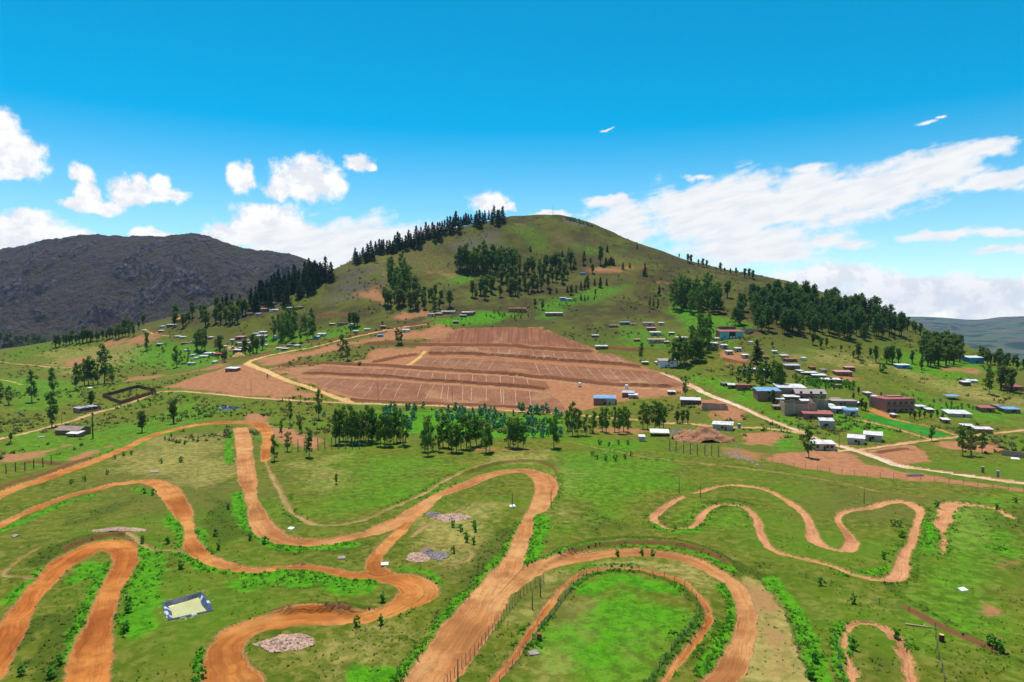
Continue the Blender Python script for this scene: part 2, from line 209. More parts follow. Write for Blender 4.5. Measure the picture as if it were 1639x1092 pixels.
 ('terrace_road', 'narrow earth road along the lowest terrace edge of the staked plots', 'earthroad', 0.25,
  [(-165.41, 498.39, 3), (-152.54, 504.32, 2.8), (-134.27, 501.78, 2.6), (-108.8, 492.76, 2.6), (-73.04, 486.5, 2.6), (-38.63, 486.26, 2.6), (0.22, 482.58, 2.6), (13.72, 474.11, 2.6), (26.94, 469.01, 2.2)]),
 ('terrace_road', 'red earth road between the two upper staked terraces', 'redroad', 0.25,
  [(-74.15, 563.66, 4), (-51.0, 559.08, 4.5), (-31.08, 560.21, 5), (0.25, 553.26, 5.5), (15.87, 549.5, 5.5), (41.4, 540.47, 5.5), (77.27, 528.01, 5.5), (100.28, 516.71, 4.5), (110.12, 507.36, 4)]),
 ('footpath', 'yellow ramp climbing between the terraces', 'yellow', 0.3, [(-80.7, 531.52, 4), (-76.98, 550.48, 4), (-73.41, 574.15, 4)]),
 ('footpath', 'faint worn path skirting the upper loop of the motocross track', 'drypath', 0.6,
  [(-98.76, 270.6, 1.6), (-81.81, 235.1, 1.8), (-68.1, 206.95, 1.8), (-63.36, 199.76, 2), (-53.57, 189.88, 1.6), (-43.63, 195.85, 1.6), (-36.64, 210.01, 1.8), (-28.69, 225.65, 1.8), (-19.92, 249.38, 1.5), (-8.57, 269.06, 1.5),
   (-1.14, 273.67, 1.5)]),
 ('footpath', 'thin footpath crossing the meadow to the pale road', 'drypath', 0.5,
  [(25.06, 317.99, 1), (36.36, 302.2, 1.1), (48.9, 285.77, 1.2), (63.31, 274.99, 1.2), (79.66, 266.78, 1.2), (94.59, 255.78, 1.3), (108.8, 245.12, 1.3), (119.73, 231.1, 1.3), (124.9, 224.95, 1.2), (133.51, 220.22, 1)]),
 ('footpath', 'thin footpath joining the hairpin and the winding red track', 'drypath', 0.3, [(-103.49, 181.05, 1.2), (-94.96, 173.65, 1.2), (-89.61, 169.86, 1.3), (-84.87, 169.53, 1.3), (-81.1, 168.21, 1.4)]),
 ('footpath', 'thin footpath hooking off the left edge below the stone heap', 'drypath', 0.3, [(-119.77, 169.94, 1), (-118.83, 162.1, 1), (-117.07, 154.67, 1), (-113.13, 152.23, 1), (-108.85, 152.18, 1), (-107.2, 152.25, 1)]),
 ('footpath', 'small oval worn ring by the two stone heaps', 'drypath', 0.25,
  [(-22.84, 170.32, 0.8), (-20.1, 173.99, 0.9), (-15.28, 174.29, 0.9), (-11.89, 171.99, 0.9), (-10.09, 168.57, 0.9), (-10.57, 163.81, 0.9), (-12.61, 160.7, 0.8), (-15.9, 159.19, 0.7)]),
 ('footpath', 'faint yellow path bending from the link track past the stone heaps', 'drypath', 0.5,
  [(-26.92, 179.74, 1.1), (-25.44, 186.09, 1.2), (-23.18, 193.25, 1.4), (-19.45, 201.05, 1.4), (-14.32, 207.72, 1.2), (-7.74, 211.69, 1.1), (-0.88, 211.19, 1)]),
 ('footpath', 'tan field lane at the far left of the valley fields', 'tan', 0.3, [(-584.41, 741.43, 2.5), (-544.85, 724.9, 3), (-493.11, 698.55, 3), (-445.98, 661.79, 3), (-420.1, 649.93, 2.5)]),
 ('footpath', 'lower tan field lane at the left edge', 'tan', 0.3, [(-487.5, 617.87, 2.5), (-445.78, 592.45, 2.5), (-422.05, 574.86, 2.5), (-400.5, 557.25, 2)]),
 ('footpath', 'little tan road at the saddle above the left fields', 'yellow', 0.3, [(-423.05, 784.03, 3), (-402.26, 758.22, 2.5), (-380.76, 736.65, 2), (-359.29, 720.59, 2)])]
FIELDS = [('terrace_plot', 'lowest staked terrace of bare brown earth with white chalk lines', 'soil',
  [(-154.3, 497.9), (-132.8, 496.3), (-107.8, 488.2), (-72.4, 482.1), (-38.3, 482.4), (0.2, 477.7), (25.5, 466.3), (32.7, 442.4), (33.7, 423.0), (12.5, 432.7), (-14.0, 440.2), (-35.0, 440.4), (-66.5, 442.1), (-87.1, 441.8),
   (-100.2, 445.6), (-129.5, 470.7)],
  [(-129.25, 494.16, -131.58, 473.0), (-119.25, 488.9, -122.72, 468.9), (-107.58, 482.92, -109.39, 459.19), (-96.79, 480.18, -98.11, 450.51), (-87.34, 477.93, -88.09, 452.52), (-77.99, 479.24, -77.74, 449.98),
   (-64.05, 480.5, -63.04, 452.51), (-55.02, 480.62, -57.26, 448.99), (-48.76, 480.29, -47.21, 449.03), (-44.81, 480.38, -42.73, 448.67), (-34.67, 480.98, -32.66, 449.81), (-28.41, 480.44, -27.12, 449.25),
   (-18.22, 480.17, -17.02, 448.13), (-8.02, 479.06, -6.98, 448.03), (-108.47, 471.82, -92.08, 467.57), (-92.08, 467.57, -69.88, 466.35), (-6.33, 479.08, -5.33, 442.65), (2.13, 476.91, 2.8, 441.01),
   (12.13, 472.74, 12.3, 438.36)]),
 ('terrace_plot', 'second staked terrace strip above the lowest one with short chalk lines', 'soil',
  [(-184.3, 523.9), (-173.3, 531.4), (-149.3, 534.5), (-126.7, 530.3), (-102.3, 519.9), (-77.7, 518.1), (-52.4, 511.7), (-28.3, 509.4), (0.2, 505.5), (14.5, 500.0), (24.7, 492.6), (26.3, 473.3), (13.8, 478.5), (0.2, 486.4),
   (-39.0, 490.4), (-73.8, 491.4), (-110.1, 498.5), (-135.9, 507.8), (-154.3, 510.3)],
  [(-114.46, 522.52, -115.12, 503.73), (-104.45, 518.59, -104.55, 496.82), (-96.24, 517.05, -94.91, 494.08), (-87.99, 518.62, -85.76, 491.59), (-77.6, 518.51, -77.36, 493.38), (-70.05, 516.79, -68.77, 494.22),
   (-59.43, 514.27, -58.33, 492.45), (-49.68, 513.57, -48.38, 491.51), (-39.93, 512.52, -38.27, 490.93), (-29.54, 510.12, -28.47, 491.35), (-19.32, 509.75, -18.6, 490.35), (-9.09, 507.94, -8.19, 489.29),
   (-8.82, 506.18, -8.29, 488.65), (1.06, 503.9, 1.37, 486.37), (11.11, 502.25, 11.59, 482.83)]),
 ('terrace_plot', 'widest staked terrace of bare earth reaching the right-hand dirt road', 'soil',
  [(-76.3, 534.8), (-71.2, 556.6), (-50.6, 554.4), (-30.8, 554.4), (0.3, 548.4), (15.7, 543.5), (41.0, 535.6), (76.6, 523.2), (99.2, 511.1), (109.1, 502.5), (120.8, 472.3), (120.7, 465.2), (111.4, 461.9), (91.0, 468.6),
   (70.2, 479.0), (54.5, 488.9), (38.3, 499.7), (14.7, 509.0), (0.2, 514.1), (-28.8, 518.3), (-53.4, 521.8), (-72.4, 528.0)],
  [(-60.17, 555.05, -63.91, 531.61), (-50.27, 553.86, -54.42, 530.54), (-41.36, 553.13, -45.58, 529.23), (-32.64, 552.99, -35.95, 534.22), (-23.46, 551.12, -27.42, 527.32), (-14.35, 549.37, -18.52, 521.11),
   (-70.31, 542.54, -35.23, 542.61), (-35.23, 542.61, 0.25, 537.41), (18.36, 542.22, 20.94, 511.37), (25.91, 540.04, 30.34, 507.58), (34.06, 538.44, 38.5, 504.93), (41.49, 536.23, 46.59, 502.38), (49.39, 532.97, 55.24, 495.03),
   (58.17, 527.3, 62.11, 489.42), (65.9, 524.59, 69.98, 484.03), (74.66, 521.12, 77.71, 478.96), (81.94, 516.71, 84.35, 475.09), (89.26, 513.35, 91.83, 473.24), (96.17, 505.14, 99.49, 469.93), (109.71, 488.54, 116.47, 469.24),
   (-9.62, 537.53, 33.78, 524.08), (33.78, 524.08, 84.12, 493.61)]),
 ('terrace_plot', 'upper staked terrace strip below the ploughed slope', 'soil',
  [(-70.5, 567.5), (-69.5, 585.3), (0.3, 585.6), (16.7, 578.2), (43.6, 570.1), (69.6, 564.4), (82.7, 561.8), (97.7, 525.6), (78.3, 535.0), (41.9, 546.7), (16.1, 555.8), (0.3, 560.8), (-31.4, 566.3), (-51.7, 566.3)],
  [(-55.45, 584.01, -58.3, 568.79), (-46.02, 582.78, -49.09, 567.39), (-37.53, 582.86, -40.11, 566.88), (-28.85, 581.64, -30.78, 566.81), (-19.66, 580.92, -21.46, 566.82), (-11.05, 580.27, -12.09, 564.96),
   (-1.51, 579.94, -2.39, 564.25), (-2.18, 579.02, -3.72, 563.56), (7.33, 578.28, 5.15, 562.55), (17.42, 574.82, 17.94, 557.27), (25.75, 570.82, 26.82, 553.93), (34.57, 567.95, 35.21, 552.6), (43.14, 566.55, 44.07, 548.07),
   (51.62, 564.56, 53.07, 545.16), (60.07, 562.9, 61.73, 540.1), (68.47, 561.25, 71.36, 537.97), (76.76, 559.19, 80.86, 533.83), (83.85, 553.89, 89.01, 530.01)]),
 ('ploughed_field', 'ploughed reddish slope at the top of the terraces', 'plough',
  [(-78.2, 594.7), (-64.1, 611.8), (-49.0, 633.8), (-11.5, 643.3), (24.9, 640.4), (37.4, 623.5), (57.5, 594.9), (67.4, 572.3), (44.3, 578.8), (17.0, 587.8), (0.3, 592.4)], []),
 ('crop_field', 'bright green crop strip beside the tan path', 'crop', [(191.6, 376.8), (203.9, 381.8), (207.8, 370.4), (211.1, 363.6), (215.0, 349.2), (211.3, 325.5), (199.4, 322.7), (198.9, 342.5), (197.5, 362.6)], [])]
PAINT = [(0, 0.45, 12, [(-70.8, 295.8), (-25.8, 281.3), (-20.6, 224.3), (-41.3, 203.2), (-58.1, 196.3), (-72.6, 224.7)]), (0, 0.5, 12, [(16.5, 295.2), (68.1, 283.2), (60.4, 233.1), (37.3, 191.4), (13.4, 179.3), (12.2, 217.6)]),
 (0, 0.6, 8, [(35.6, 320.6), (61.8, 318.7), (50.2, 271.4), (28.7, 281.7)]), (0, 0.7, 14, [(131.3, 510.3), (153.3, 438.4), (155.6, 359.1), (156.5, 326.2), (139.2, 343.1), (138.6, 418.1), (125.0, 485.4)]),
 (0, 0.55, 12, [(-390.8, 699.5), (-364.9, 712.0), (-298.1, 678.7), (-260.2, 645.9), (-244.0, 591.9), (-275.6, 578.0), (-358.8, 631.3)]),
 (0, 0.55, 12, [(-249.1, 618.1), (-262.9, 684.6), (-217.8, 680.6), (-159.1, 670.1), (-118.1, 646.6), (-149.9, 630.6), (-196.9, 614.7)]), (0, 0.75, 12, [(-84.1, 658.9), (-37.5, 688.4), (6.6, 690.8), (0.3, 659.4), (-58.7, 644.5)]),
 (0, 0.55, 14, [(33.8, 733.3), (99.9, 778.8), (144.4, 789.0), (122.5, 743.2), (65.4, 711.5), (43.3, 670.7), (24.9, 671.4)]), (0, 0.5, 14, [(100.2, 642.1), (146.1, 612.5), (138.5, 558.8), (93.9, 567.8), (82.1, 595.9)]),
 (0, 0.7, 10, [(-81.1, 812.2), (-36.8, 815.0), (-35.4, 783.6), (-77.8, 778.9)]), (0, 0.6, 14, [(279.0, 542.9), (352.5, 591.2), (377.5, 555.8), (353.7, 493.6), (296.4, 460.6), (280.7, 509.5)]),
 (0, 0.6, 12, [(215.1, 441.2), (267.1, 440.0), (295.6, 392.1), (263.2, 348.8), (239.7, 382.8), (206.5, 386.7)]), (0, 0.65, 8, [(136.0, 342.9), (138.4, 326.2), (129.2, 297.8), (114.1, 294.1), (118.7, 317.7)]),
 (0, 0.7, 8, [(175.0, 413.4), (195.5, 385.9), (193.8, 339.1), (173.1, 312.7), (166.8, 341.3), (164.2, 371.3)]), (0, 0.5, 10, [(121.6, 201.9), (175.4, 231.6), (83.4, 108.8), (80.1, 130.1), (85.4, 147.9)]),
 (0, 0.7, 8, [(129.0, 190.7), (148.6, 195.8), (124.2, 163.2), (118.2, 167.4)]), (0, 0.6, 6, [(-157.3, 407.6), (-105.0, 326.1), (-97.5, 294.1), (-119.3, 324.2)]),
 (0, 0.5, 8, [(-261.1, 345.9), (-213.2, 345.8), (-212.7, 413.3), (-215.9, 452.1), (-172.9, 427.9), (-168.8, 295.4), (-182.5, 260.3), (-196.6, 259.9)]),
 (0, 0.5, 10, [(-466.4, 620.0), (-364.9, 568.1), (-288.2, 468.3), (-295.7, 423.2), (-325.1, 431.3)]), (0, 0.85, 8, [(13.5, 144.9), (25.6, 152.9), (35.3, 145.8), (36.5, 134.8), (32.7, 127.1), (21.4, 108.6), (1.1, 108.4)]),
 (0, 0.45, 8, [(50.1, 225.2), (76.6, 217.6), (63.7, 185.4), (41.9, 188.1)]), (0, 0.75, 8, [(-95.9, 401.7), (-50.8, 426.5), (33.7, 405.0), (26.0, 329.5), (-5.7, 318.1), (-48.9, 332.6)]),
 (0, 0.5, 20, [(88.5, 879.5), (155.9, 898.7), (150.0, 863.9), (86.4, 858.1)]), (0, 0.6, 10, [(166.2, 756.5), (216.6, 622.0), (181.5, 549.2), (146.5, 591.4)]),
 (0, 0.6, 8, [(202.8, 469.4), (238.5, 471.9), (221.8, 442.6), (191.8, 443.8)]), (0, 0.4, 20, [(-17.1, 966.1), (34.0, 923.5), (64.1, 874.3), (31.3, 849.0), (8.4, 881.0)]),
 (1, 0.55, 10, [(-179.7, 325.3), (-142.6, 344.4), (-96.5, 232.3), (-108.4, 225.7), (-136.9, 251.5), (-154.3, 249.5)]), (1, 0.6, 8, [(53.5, 147.3), (56.6, 141.1), (49.1, 109.1), (33.6, 108.8), (45.5, 126.4)]),
 (1, 1.3, 3, [(53.9, 151.5), (56.2, 148.0), (54.4, 132.0), (50.9, 115.3), (49.1, 109.1), (34.7, 108.8), (41.8, 119.2), (46.8, 131.5)]),
 (1, 0.6, 6, [(10.3, 137.6), (18.5, 141.2), (22.7, 135.0), (15.7, 119.5), (8.2, 108.8), (3.1, 108.5)]), (1, 0.5, 5, [(23.5, 132.2), (26.9, 130.8), (21.6, 115.4), (16.8, 108.7), (14.3, 108.9)]),
 (1, 0.5, 10, [(-47.2, 120.6), (-25.8, 125.9), (-21.7, 116.6), (-32.4, 108.3), (-42.7, 108.7)]), (1, 0.6, 20, [(224.0, 530.7), (271.3, 492.1), (290.3, 426.4), (302.4, 401.1), (322.3, 427.9), (309.7, 495.9), (270.8, 557.0)]),
 (1, 0.6, 10, [(16.5, 295.2), (27.8, 249.4), (18.3, 197.1), (14.2, 217.3), (12.6, 271.3), (-15.1, 275.9)]), (1, 0.5, 8, [(130.3, 203.8), (140.1, 204.4), (129.0, 180.6), (114.7, 171.6), (116.2, 180.3)]),
 (1, 0.5, 10, [(-539.0, 774.4), (-401.9, 744.4), (-336.6, 633.4), (-399.8, 605.3)]), (1, 0.6, 8, [(-29.1, 197.2), (-5.7, 208.4), (-5.9, 161.9), (-14.2, 153.8), (-26.1, 165.9)]),
 (1, 0.7, 10, [(56.3, 147.4), (73.9, 141.6), (61.8, 129.8), (59.5, 138.9)]), (1, 0.5, 10, [(68.6, 141.5), (83.1, 141.6), (80.6, 127.1), (71.9, 132.9)]),
 (1, 0.3, 30, [(-213.8, 838.7), (-99.5, 914.6), (-47.5, 877.3), (-14.9, 835.4), (-88.5, 811.5), (-150.6, 751.2)]), (1, 0.3, 30, [(0.4, 918.9), (67.9, 927.6), (186.9, 852.7), (132.6, 805.3), (64.1, 874.3)]),
 (1, 0.5, 10, [(-70.8, 295.8), (-84.2, 268.7), (-77.7, 240.6), (-62.1, 224.1), (-53.1, 239.8)]),
 (1, 0.7, 6, [(6.0, 160.0), (27.5, 164.2), (41.5, 159.1), (45.7, 148.6), (40.9, 146.2), (34.9, 156.4), (21.0, 160.9), (11.4, 152.3), (5.0, 132.3), (2.5, 132.3)]),
 (2, 1.2, 4,
  [(-180.7, 519.0), (-151.3, 541.7), (-113.1, 537.0), (-92.4, 561.3), (-76.0, 594.7), (-49.2, 635.7), (26.7, 640.1), (70.8, 570.2), (100.7, 521.3), (121.1, 466.9), (108.2, 451.9), (33.0, 419.9), (-33.9, 436.3), (-104.9, 439.7),
   (-159.3, 496.6)]),
 (2, 0.9, 3, [(112.2, 289.3), (131.1, 295.8), (143.1, 295.3), (143.2, 267.2), (149.1, 256.1), (162.8, 238.0), (173.6, 229.2), (171.4, 226.2), (145.2, 238.0), (128.7, 248.5), (114.5, 258.1), (103.0, 271.8)]),
 (2, 0.95, 2, [(153.2, 293.7), (177.9, 306.0), (180.8, 299.1), (167.3, 270.3), (152.5, 266.2), (151.1, 277.2)]), (2, 0.8, 3, [(113.2, 336.2), (129.8, 343.2), (134.9, 331.0), (117.7, 303.7), (106.4, 307.4)]),
 (2, 0.85, 6, [(-256.0, 494.4), (-235.4, 553.6), (-221.7, 562.6), (-177.1, 508.4), (-144.3, 469.6), (-124.2, 451.2), (-142.5, 443.5), (-176.8, 458.6), (-207.8, 471.6), (-234.7, 482.5)]),
 (2, 0.6, 8, [(-313.4, 542.1), (-244.8, 556.4), (-226.1, 560.8), (-248.5, 589.7), (-280.2, 565.8), (-323.5, 568.8)]),
 (2, 0.8, 10, [(-226.1, 587.9), (-174.8, 597.1), (-77.0, 649.5), (-46.2, 635.5), (-71.8, 605.2), (-142.9, 601.2), (-190.7, 533.7)]), (2, 0.8, 8, [(-127.7, 536.4), (-117.0, 581.7), (-69.7, 587.4), (-75.4, 550.3), (-86.2, 523.6)]),
 (2, 0.8, 8, [(27.5, 495.2), (79.1, 477.1), (118.7, 460.5), (106.4, 428.0), (58.7, 454.8), (31.7, 427.9)]), (2, 0.7, 12, [(-487.9, 783.8), (-409.0, 757.8), (-367.3, 730.0), (-363.3, 702.6), (-447.5, 752.0)]),
 (2, 0.6, 8, [(-485.3, 725.4), (-432.4, 704.5), (-407.1, 653.0), (-431.0, 652.9)]), (2, 0.6, 10, [(-102.1, 699.9), (-82.6, 698.0), (-61.7, 677.5), (-97.3, 667.0), (-134.8, 671.0)]),
 (2, 0.7, 10, [(83.2, 825.9), (168.4, 837.7), (166.6, 828.4), (84.8, 804.8)]), (2, 0.7, 8, [(160.2, 796.0), (188.7, 793.9), (181.8, 779.5), (161.0, 782.2)]),
 (2, 0.6, 8, [(-104.7, 822.8), (-66.9, 819.4), (-73.4, 809.0), (-103.0, 809.4)]), (2, 0.7, 8, [(0.4, 939.2), (21.8, 938.9), (17.3, 929.8), (-1.3, 930.3)]),
 (2, 0.8, 6, [(220.9, 480.8), (235.1, 487.4), (241.1, 477.0), (220.6, 457.0), (213.3, 464.0)]), (2, 0.7, 8, [(325.9, 538.0), (354.4, 521.6), (350.5, 502.1), (316.7, 507.2)]),
 (2, 0.7, 6, [(216.0, 411.8), (221.6, 397.9), (211.5, 376.4), (202.4, 378.9)]), (2, 0.8, 5, [(109.9, 426.3), (131.4, 419.9), (136.2, 389.1), (126.2, 369.9), (114.2, 375.5), (112.5, 393.8)]),
 (2, 0.7, 8, [(159.9, 562.2), (185.5, 531.6), (178.2, 497.3), (161.8, 517.9)]), (2, 0.85, 3, [(-130.4, 363.7), (-111.0, 344.8), (-87.8, 318.1), (-86.8, 294.5), (-111.0, 317.2)]),
 (2, 0.8, 4, [(-163.1, 408.1), (-144.1, 396.9), (-120.2, 344.0), (-118.0, 324.6), (-141.7, 362.4)]), (2, 0.55, 3, [(36.3, 356.9), (55.4, 333.4), (74.1, 349.1), (61.9, 372.3)]),
 (2, 0.45, 4, [(-21.4, 292.2), (-5.2, 289.2), (10.9, 292.0), (8.4, 300.2), (-16.5, 300.2)]), (2, 0.75, 3, [(-184.1, 277.3), (-181.1, 312.1), (-174.7, 282.8), (-174.6, 270.5)]),
 (2, 0.7, 4, [(-215.6, 285.2), (-205.2, 292.9), (-199.9, 305.6), (-193.8, 276.5), (-202.7, 268.0)]), (2, 0.9, 4, [(192.1, 315.6), (222.4, 309.1), (212.3, 287.6), (192.5, 293.8)]),
 (2, 0.6, 8, [(-178.0, 751.1), (-153.7, 767.1), (-122.4, 746.6), (-136.3, 711.6)]), (2, 0.5, 3, [(92.4, 303.1), (109.5, 289.2), (99.5, 269.2), (86.6, 275.8)]),
 (2, 0.65, 2, [(98.0, 139.3), (99.8, 136.4), (98.7, 133.6), (93.2, 132.3)]), (2, 0.65, 2, [(89.4, 126.8), (94.0, 128.3), (90.0, 122.0), (88.8, 124.3)]),
 (2, 0.6, 2, [(118.4, 163.4), (122.2, 163.4), (119.0, 160.0), (115.7, 159.6)]), (2, 0.6, 1.5, [(105.5, 149.5), (107.9, 147.7), (106.0, 146.0)]), (2, 0.6, 2, [(84.7, 116.2), (84.9, 114.2), (82.2, 111.2), (81.9, 112.2)]),
 (2, 0.45, 3, [(49.1, 150.7), (53.9, 152.5), (56.5, 144.3), (50.5, 117.3), (47.5, 109.0), (40.3, 108.8), (46.7, 126.6)]),
 (3, 0.45, 20, [(-211.7, 830.6), (-151.6, 833.9), (-136.4, 748.7), (-171.8, 724.2), (-210.6, 720.9), (-221.0, 782.0)]), (3, 0.6, 25, [(-81.3, 897.6), (-16.3, 919.3), (-15.6, 880.4), (-77.1, 850.2)]),
 (3, 0.6, 10, [(69.4, 948.6), (123.2, 964.0), (100.8, 919.3), (67.9, 927.6)]), (3, 0.8, 3, [(100.6, 302.7), (96.7, 275.4), (96.2, 263.4), (89.5, 285.0)]), (3, 0.7, 4, [(77.1, 348.1), (89.2, 358.2), (92.3, 345.0), (76.8, 326.3)]),
 (4, 0.75, 4, [(-101.7, 224.7), (-85.1, 216.8), (-69.3, 179.0), (-74.8, 169.8), (-86.9, 184.7)]), (4, 0.9, 2.5, [(-59.9, 151.8), (-41.1, 152.7), (-34.6, 146.3), (-45.3, 143.4), (-57.6, 146.0)]),
 (4, 0.8, 3, [(-78.6, 109.1), (-86.6, 129.1), (-90.6, 143.3), (-77.5, 119.6), (-74.0, 109.2)]), (4, 0.7, 2.5, [(-65.6, 172.7), (-41.6, 172.8), (-35.8, 175.6), (-40.0, 165.9), (-58.6, 166.3)]),
 (4, 0.6, 4, [(-97.8, 174.5), (-80.7, 167.3), (-74.7, 151.7), (-88.9, 159.6)]), (4, 0.7, 3, [(-5.1, 186.2), (3.0, 195.3), (-2.9, 160.1), (-11.0, 139.2), (-14.1, 126.5), (-16.1, 133.3)]),
 (4, 0.7, 3, [(7.7, 195.2), (12.0, 195.2), (9.3, 170.5), (4.9, 161.2)]), (4, 0.6, 4, [(119.9, 196.5), (120.0, 190.4), (105.3, 166.7), (96.2, 160.5)]), (4, 0.6, 8, [(135.7, 195.3), (159.0, 209.6), (110.0, 144.2), (116.8, 161.1)]),
 (4, 0.6, 5, [(58.7, 161.8), (70.8, 149.1), (63.9, 145.9), (58.1, 152.3)]), (4, 0.55, 5, [(59.4, 141.7), (63.6, 129.8), (53.6, 109.0), (50.1, 109.1), (54.6, 124.3)]),
 (4, 0.55, 5, [(65.3, 127.2), (70.9, 125.6), (64.2, 108.7), (56.6, 108.9)]), (4, 0.5, 5, [(62.5, 217.7), (75.2, 213.5), (73.7, 206.6), (60.2, 209.4)]),
 (4, 0.6, 3, [(-127.0, 186.7), (-127.5, 205.7), (-126.2, 225.7), (-116.7, 217.8), (-119.8, 193.2)]), (4, 0.5, 6, [(-21.5, 128.7), (-13.9, 150.1), (-10.6, 143.9), (-18.1, 121.7)]),
 (4, 0.5, 6, [(33.8, 303.9), (59.8, 308.1), (50.2, 271.4), (30.6, 275.4)]), (4, 0.5, 6, [(16.2, 217.6), (34.6, 207.2), (38.0, 185.7), (17.2, 184.9)])]
PAINTLINES = [(0, 1.0, 4, [(4.1, 195.3), (-0.7, 169.2), (-6.9, 149.1), (-10.8, 137.7), (-13.8, 123.9), (-17.2, 111.7)]), (0, 1.0, 5, [(8.5, 196.3), (6.0, 177.5), (3.9, 160.2)]),
 (0, 1.0, 2.6, [(4.7, 158.9), (12.5, 167.4), (19.3, 172.2), (29.1, 173.8), (41.3, 170.8), (47.7, 165.6), (51.1, 157.1)]), (0, 1.0, 6, [(16.2, 144.5), (21.6, 149.7), (25.2, 150.5), (33.8, 145.1)]),
 (0, 1.0, 4, [(46.5, 146.9), (46.2, 138.5), (42.8, 128.7), (38.3, 120.4), (32.6, 112.3)]), (0, 1.0, 2.6, [(-139.9, 184.2), (-140.4, 197.2), (-141.1, 212.8), (-137.9, 222.8)]), (0, 1.0, 3, [(-129.1, 231.1), (-121.2, 226.2)]),
 (0, 1.0, 5, [(-101.6, 200.3), (-91.8, 187.1), (-84.8, 175.4), (-78.8, 164.9), (-70.2, 157.7)]), (0, 1.0, 4, [(-86.4, 184.8), (-80.8, 173.8), (-76.1, 167.5)]),
 (0, 1.0, 2.5, [(-69.5, 156.1), (-62.3, 154.3), (-57.3, 154.3), (-53.3, 155.1)]), (0, 1.0, 9, [(-58.2, 149.3), (-52.2, 152.0), (-45.1, 151.8), (-37.9, 148.4), (-34.6, 146.3)]),
 (0, 1.0, 2, [(-36.2, 129.7), (-26.8, 131.1), (-20.4, 137.2), (-17.5, 145.2), (-16.7, 150.0), (-20.2, 156.0), (-26.3, 157.7)]), (0, 1.0, 5, [(-97.9, 150.5), (-98.6, 159.7), (-90.7, 148.5), (-82.9, 132.8), (-76.8, 117.5)]),
 (0, 1.0, 4, [(-104.7, 140.7), (-106.8, 150.3), (-108.0, 155.0)]), (0, 1.0, 6, [(-91.6, 161.8), (-93.0, 170.0), (-87.0, 161.6), (-76.9, 140.1), (-71.4, 126.7)]), (0, 1.0, 4, [(-73.8, 187.5), (-82.1, 204.2), (-91.3, 224.7)]),
 (0, 1.0, 4, [(-72.0, 187.5), (-65.9, 177.8), (-58.8, 171.5), (-50.7, 170.9), (-41.8, 173.7)]), (0, 1.0, 3, [(-25.8, 224.0), (-19.2, 232.6), (-11.3, 246.5)]), (0, 1.0, 2.5, [(-166.6, 300.5), (-171.3, 320.8), (-171.1, 344.4)]),
 (0, 1.0, 3, [(-141.0, 344.3), (-126.5, 301.8), (-112.7, 270.5)]), (0, 1.0, 2.4, [(40.6, 194.3), (41.6, 186.5), (46.0, 183.6), (52.3, 187.8)]), (0, 1.0, 3, [(118.2, 193.3), (115.6, 186.0), (106.0, 171.6)]),
 (0, 1.0, 3.5, [(58.4, 150.7), (57.0, 135.7), (53.6, 119.6), (50.9, 109.1)]), (0, 1.0, 3, [(63.6, 129.8), (57.8, 117.7), (54.8, 109.3)]), (0, 1.0, 5, [(-18.4, 109.9), (-22.7, 110.6), (-25.3, 110.6)]),
 (0, 1.0, 3, [(-54.3, 118.9), (-53.4, 114.9), (-50.9, 110.0)]), (0, 1.0, 3, [(76.1, 154.4), (84.1, 155.8), (88.1, 158.0)]), (4, 0.9, 3, [(53.8, 160.7), (57.2, 150.7), (55.8, 135.5), (52.0, 117.4), (49.9, 109.1)]),
 (4, 0.9, 2.5, [(10.9, 166.0), (19.7, 176.3), (29.9, 178.4), (42.5, 176.1), (49.8, 167.5), (53.6, 155.8)]), (4, 0.9, 2, [(-46.9, 132.8), (-40.0, 134.5), (-32.8, 135.5), (-27.7, 135.4)]),
 (4, 0.9, 6, [(-57.9, 148.4), (-50.5, 151.1), (-41.5, 148.9)]), (4, 0.9, 5, [(-113.6, 161.0), (-115.3, 170.3), (-110.9, 178.7)]), (4, 0.9, 4, [(-89.4, 119.7), (-92.1, 131.9), (-86.6, 129.1), (-82.1, 115.6)]),
 (4, 0.9, 3, [(61.5, 214.2), (70.6, 217.8), (75.4, 211.3)]), (4, 0.9, 2, [(83.5, 149.6), (83.5, 140.0), (84.7, 129.7), (85.8, 119.2), (88.2, 115.2)]),
 (4, 0.9, 1.3, [(-1.5, 110.2), (5.3, 127.5), (12.1, 144.0), (20.0, 154.3), (32.0, 153.4), (38.2, 137.6), (33.9, 127.4), (22.5, 108.6)])]
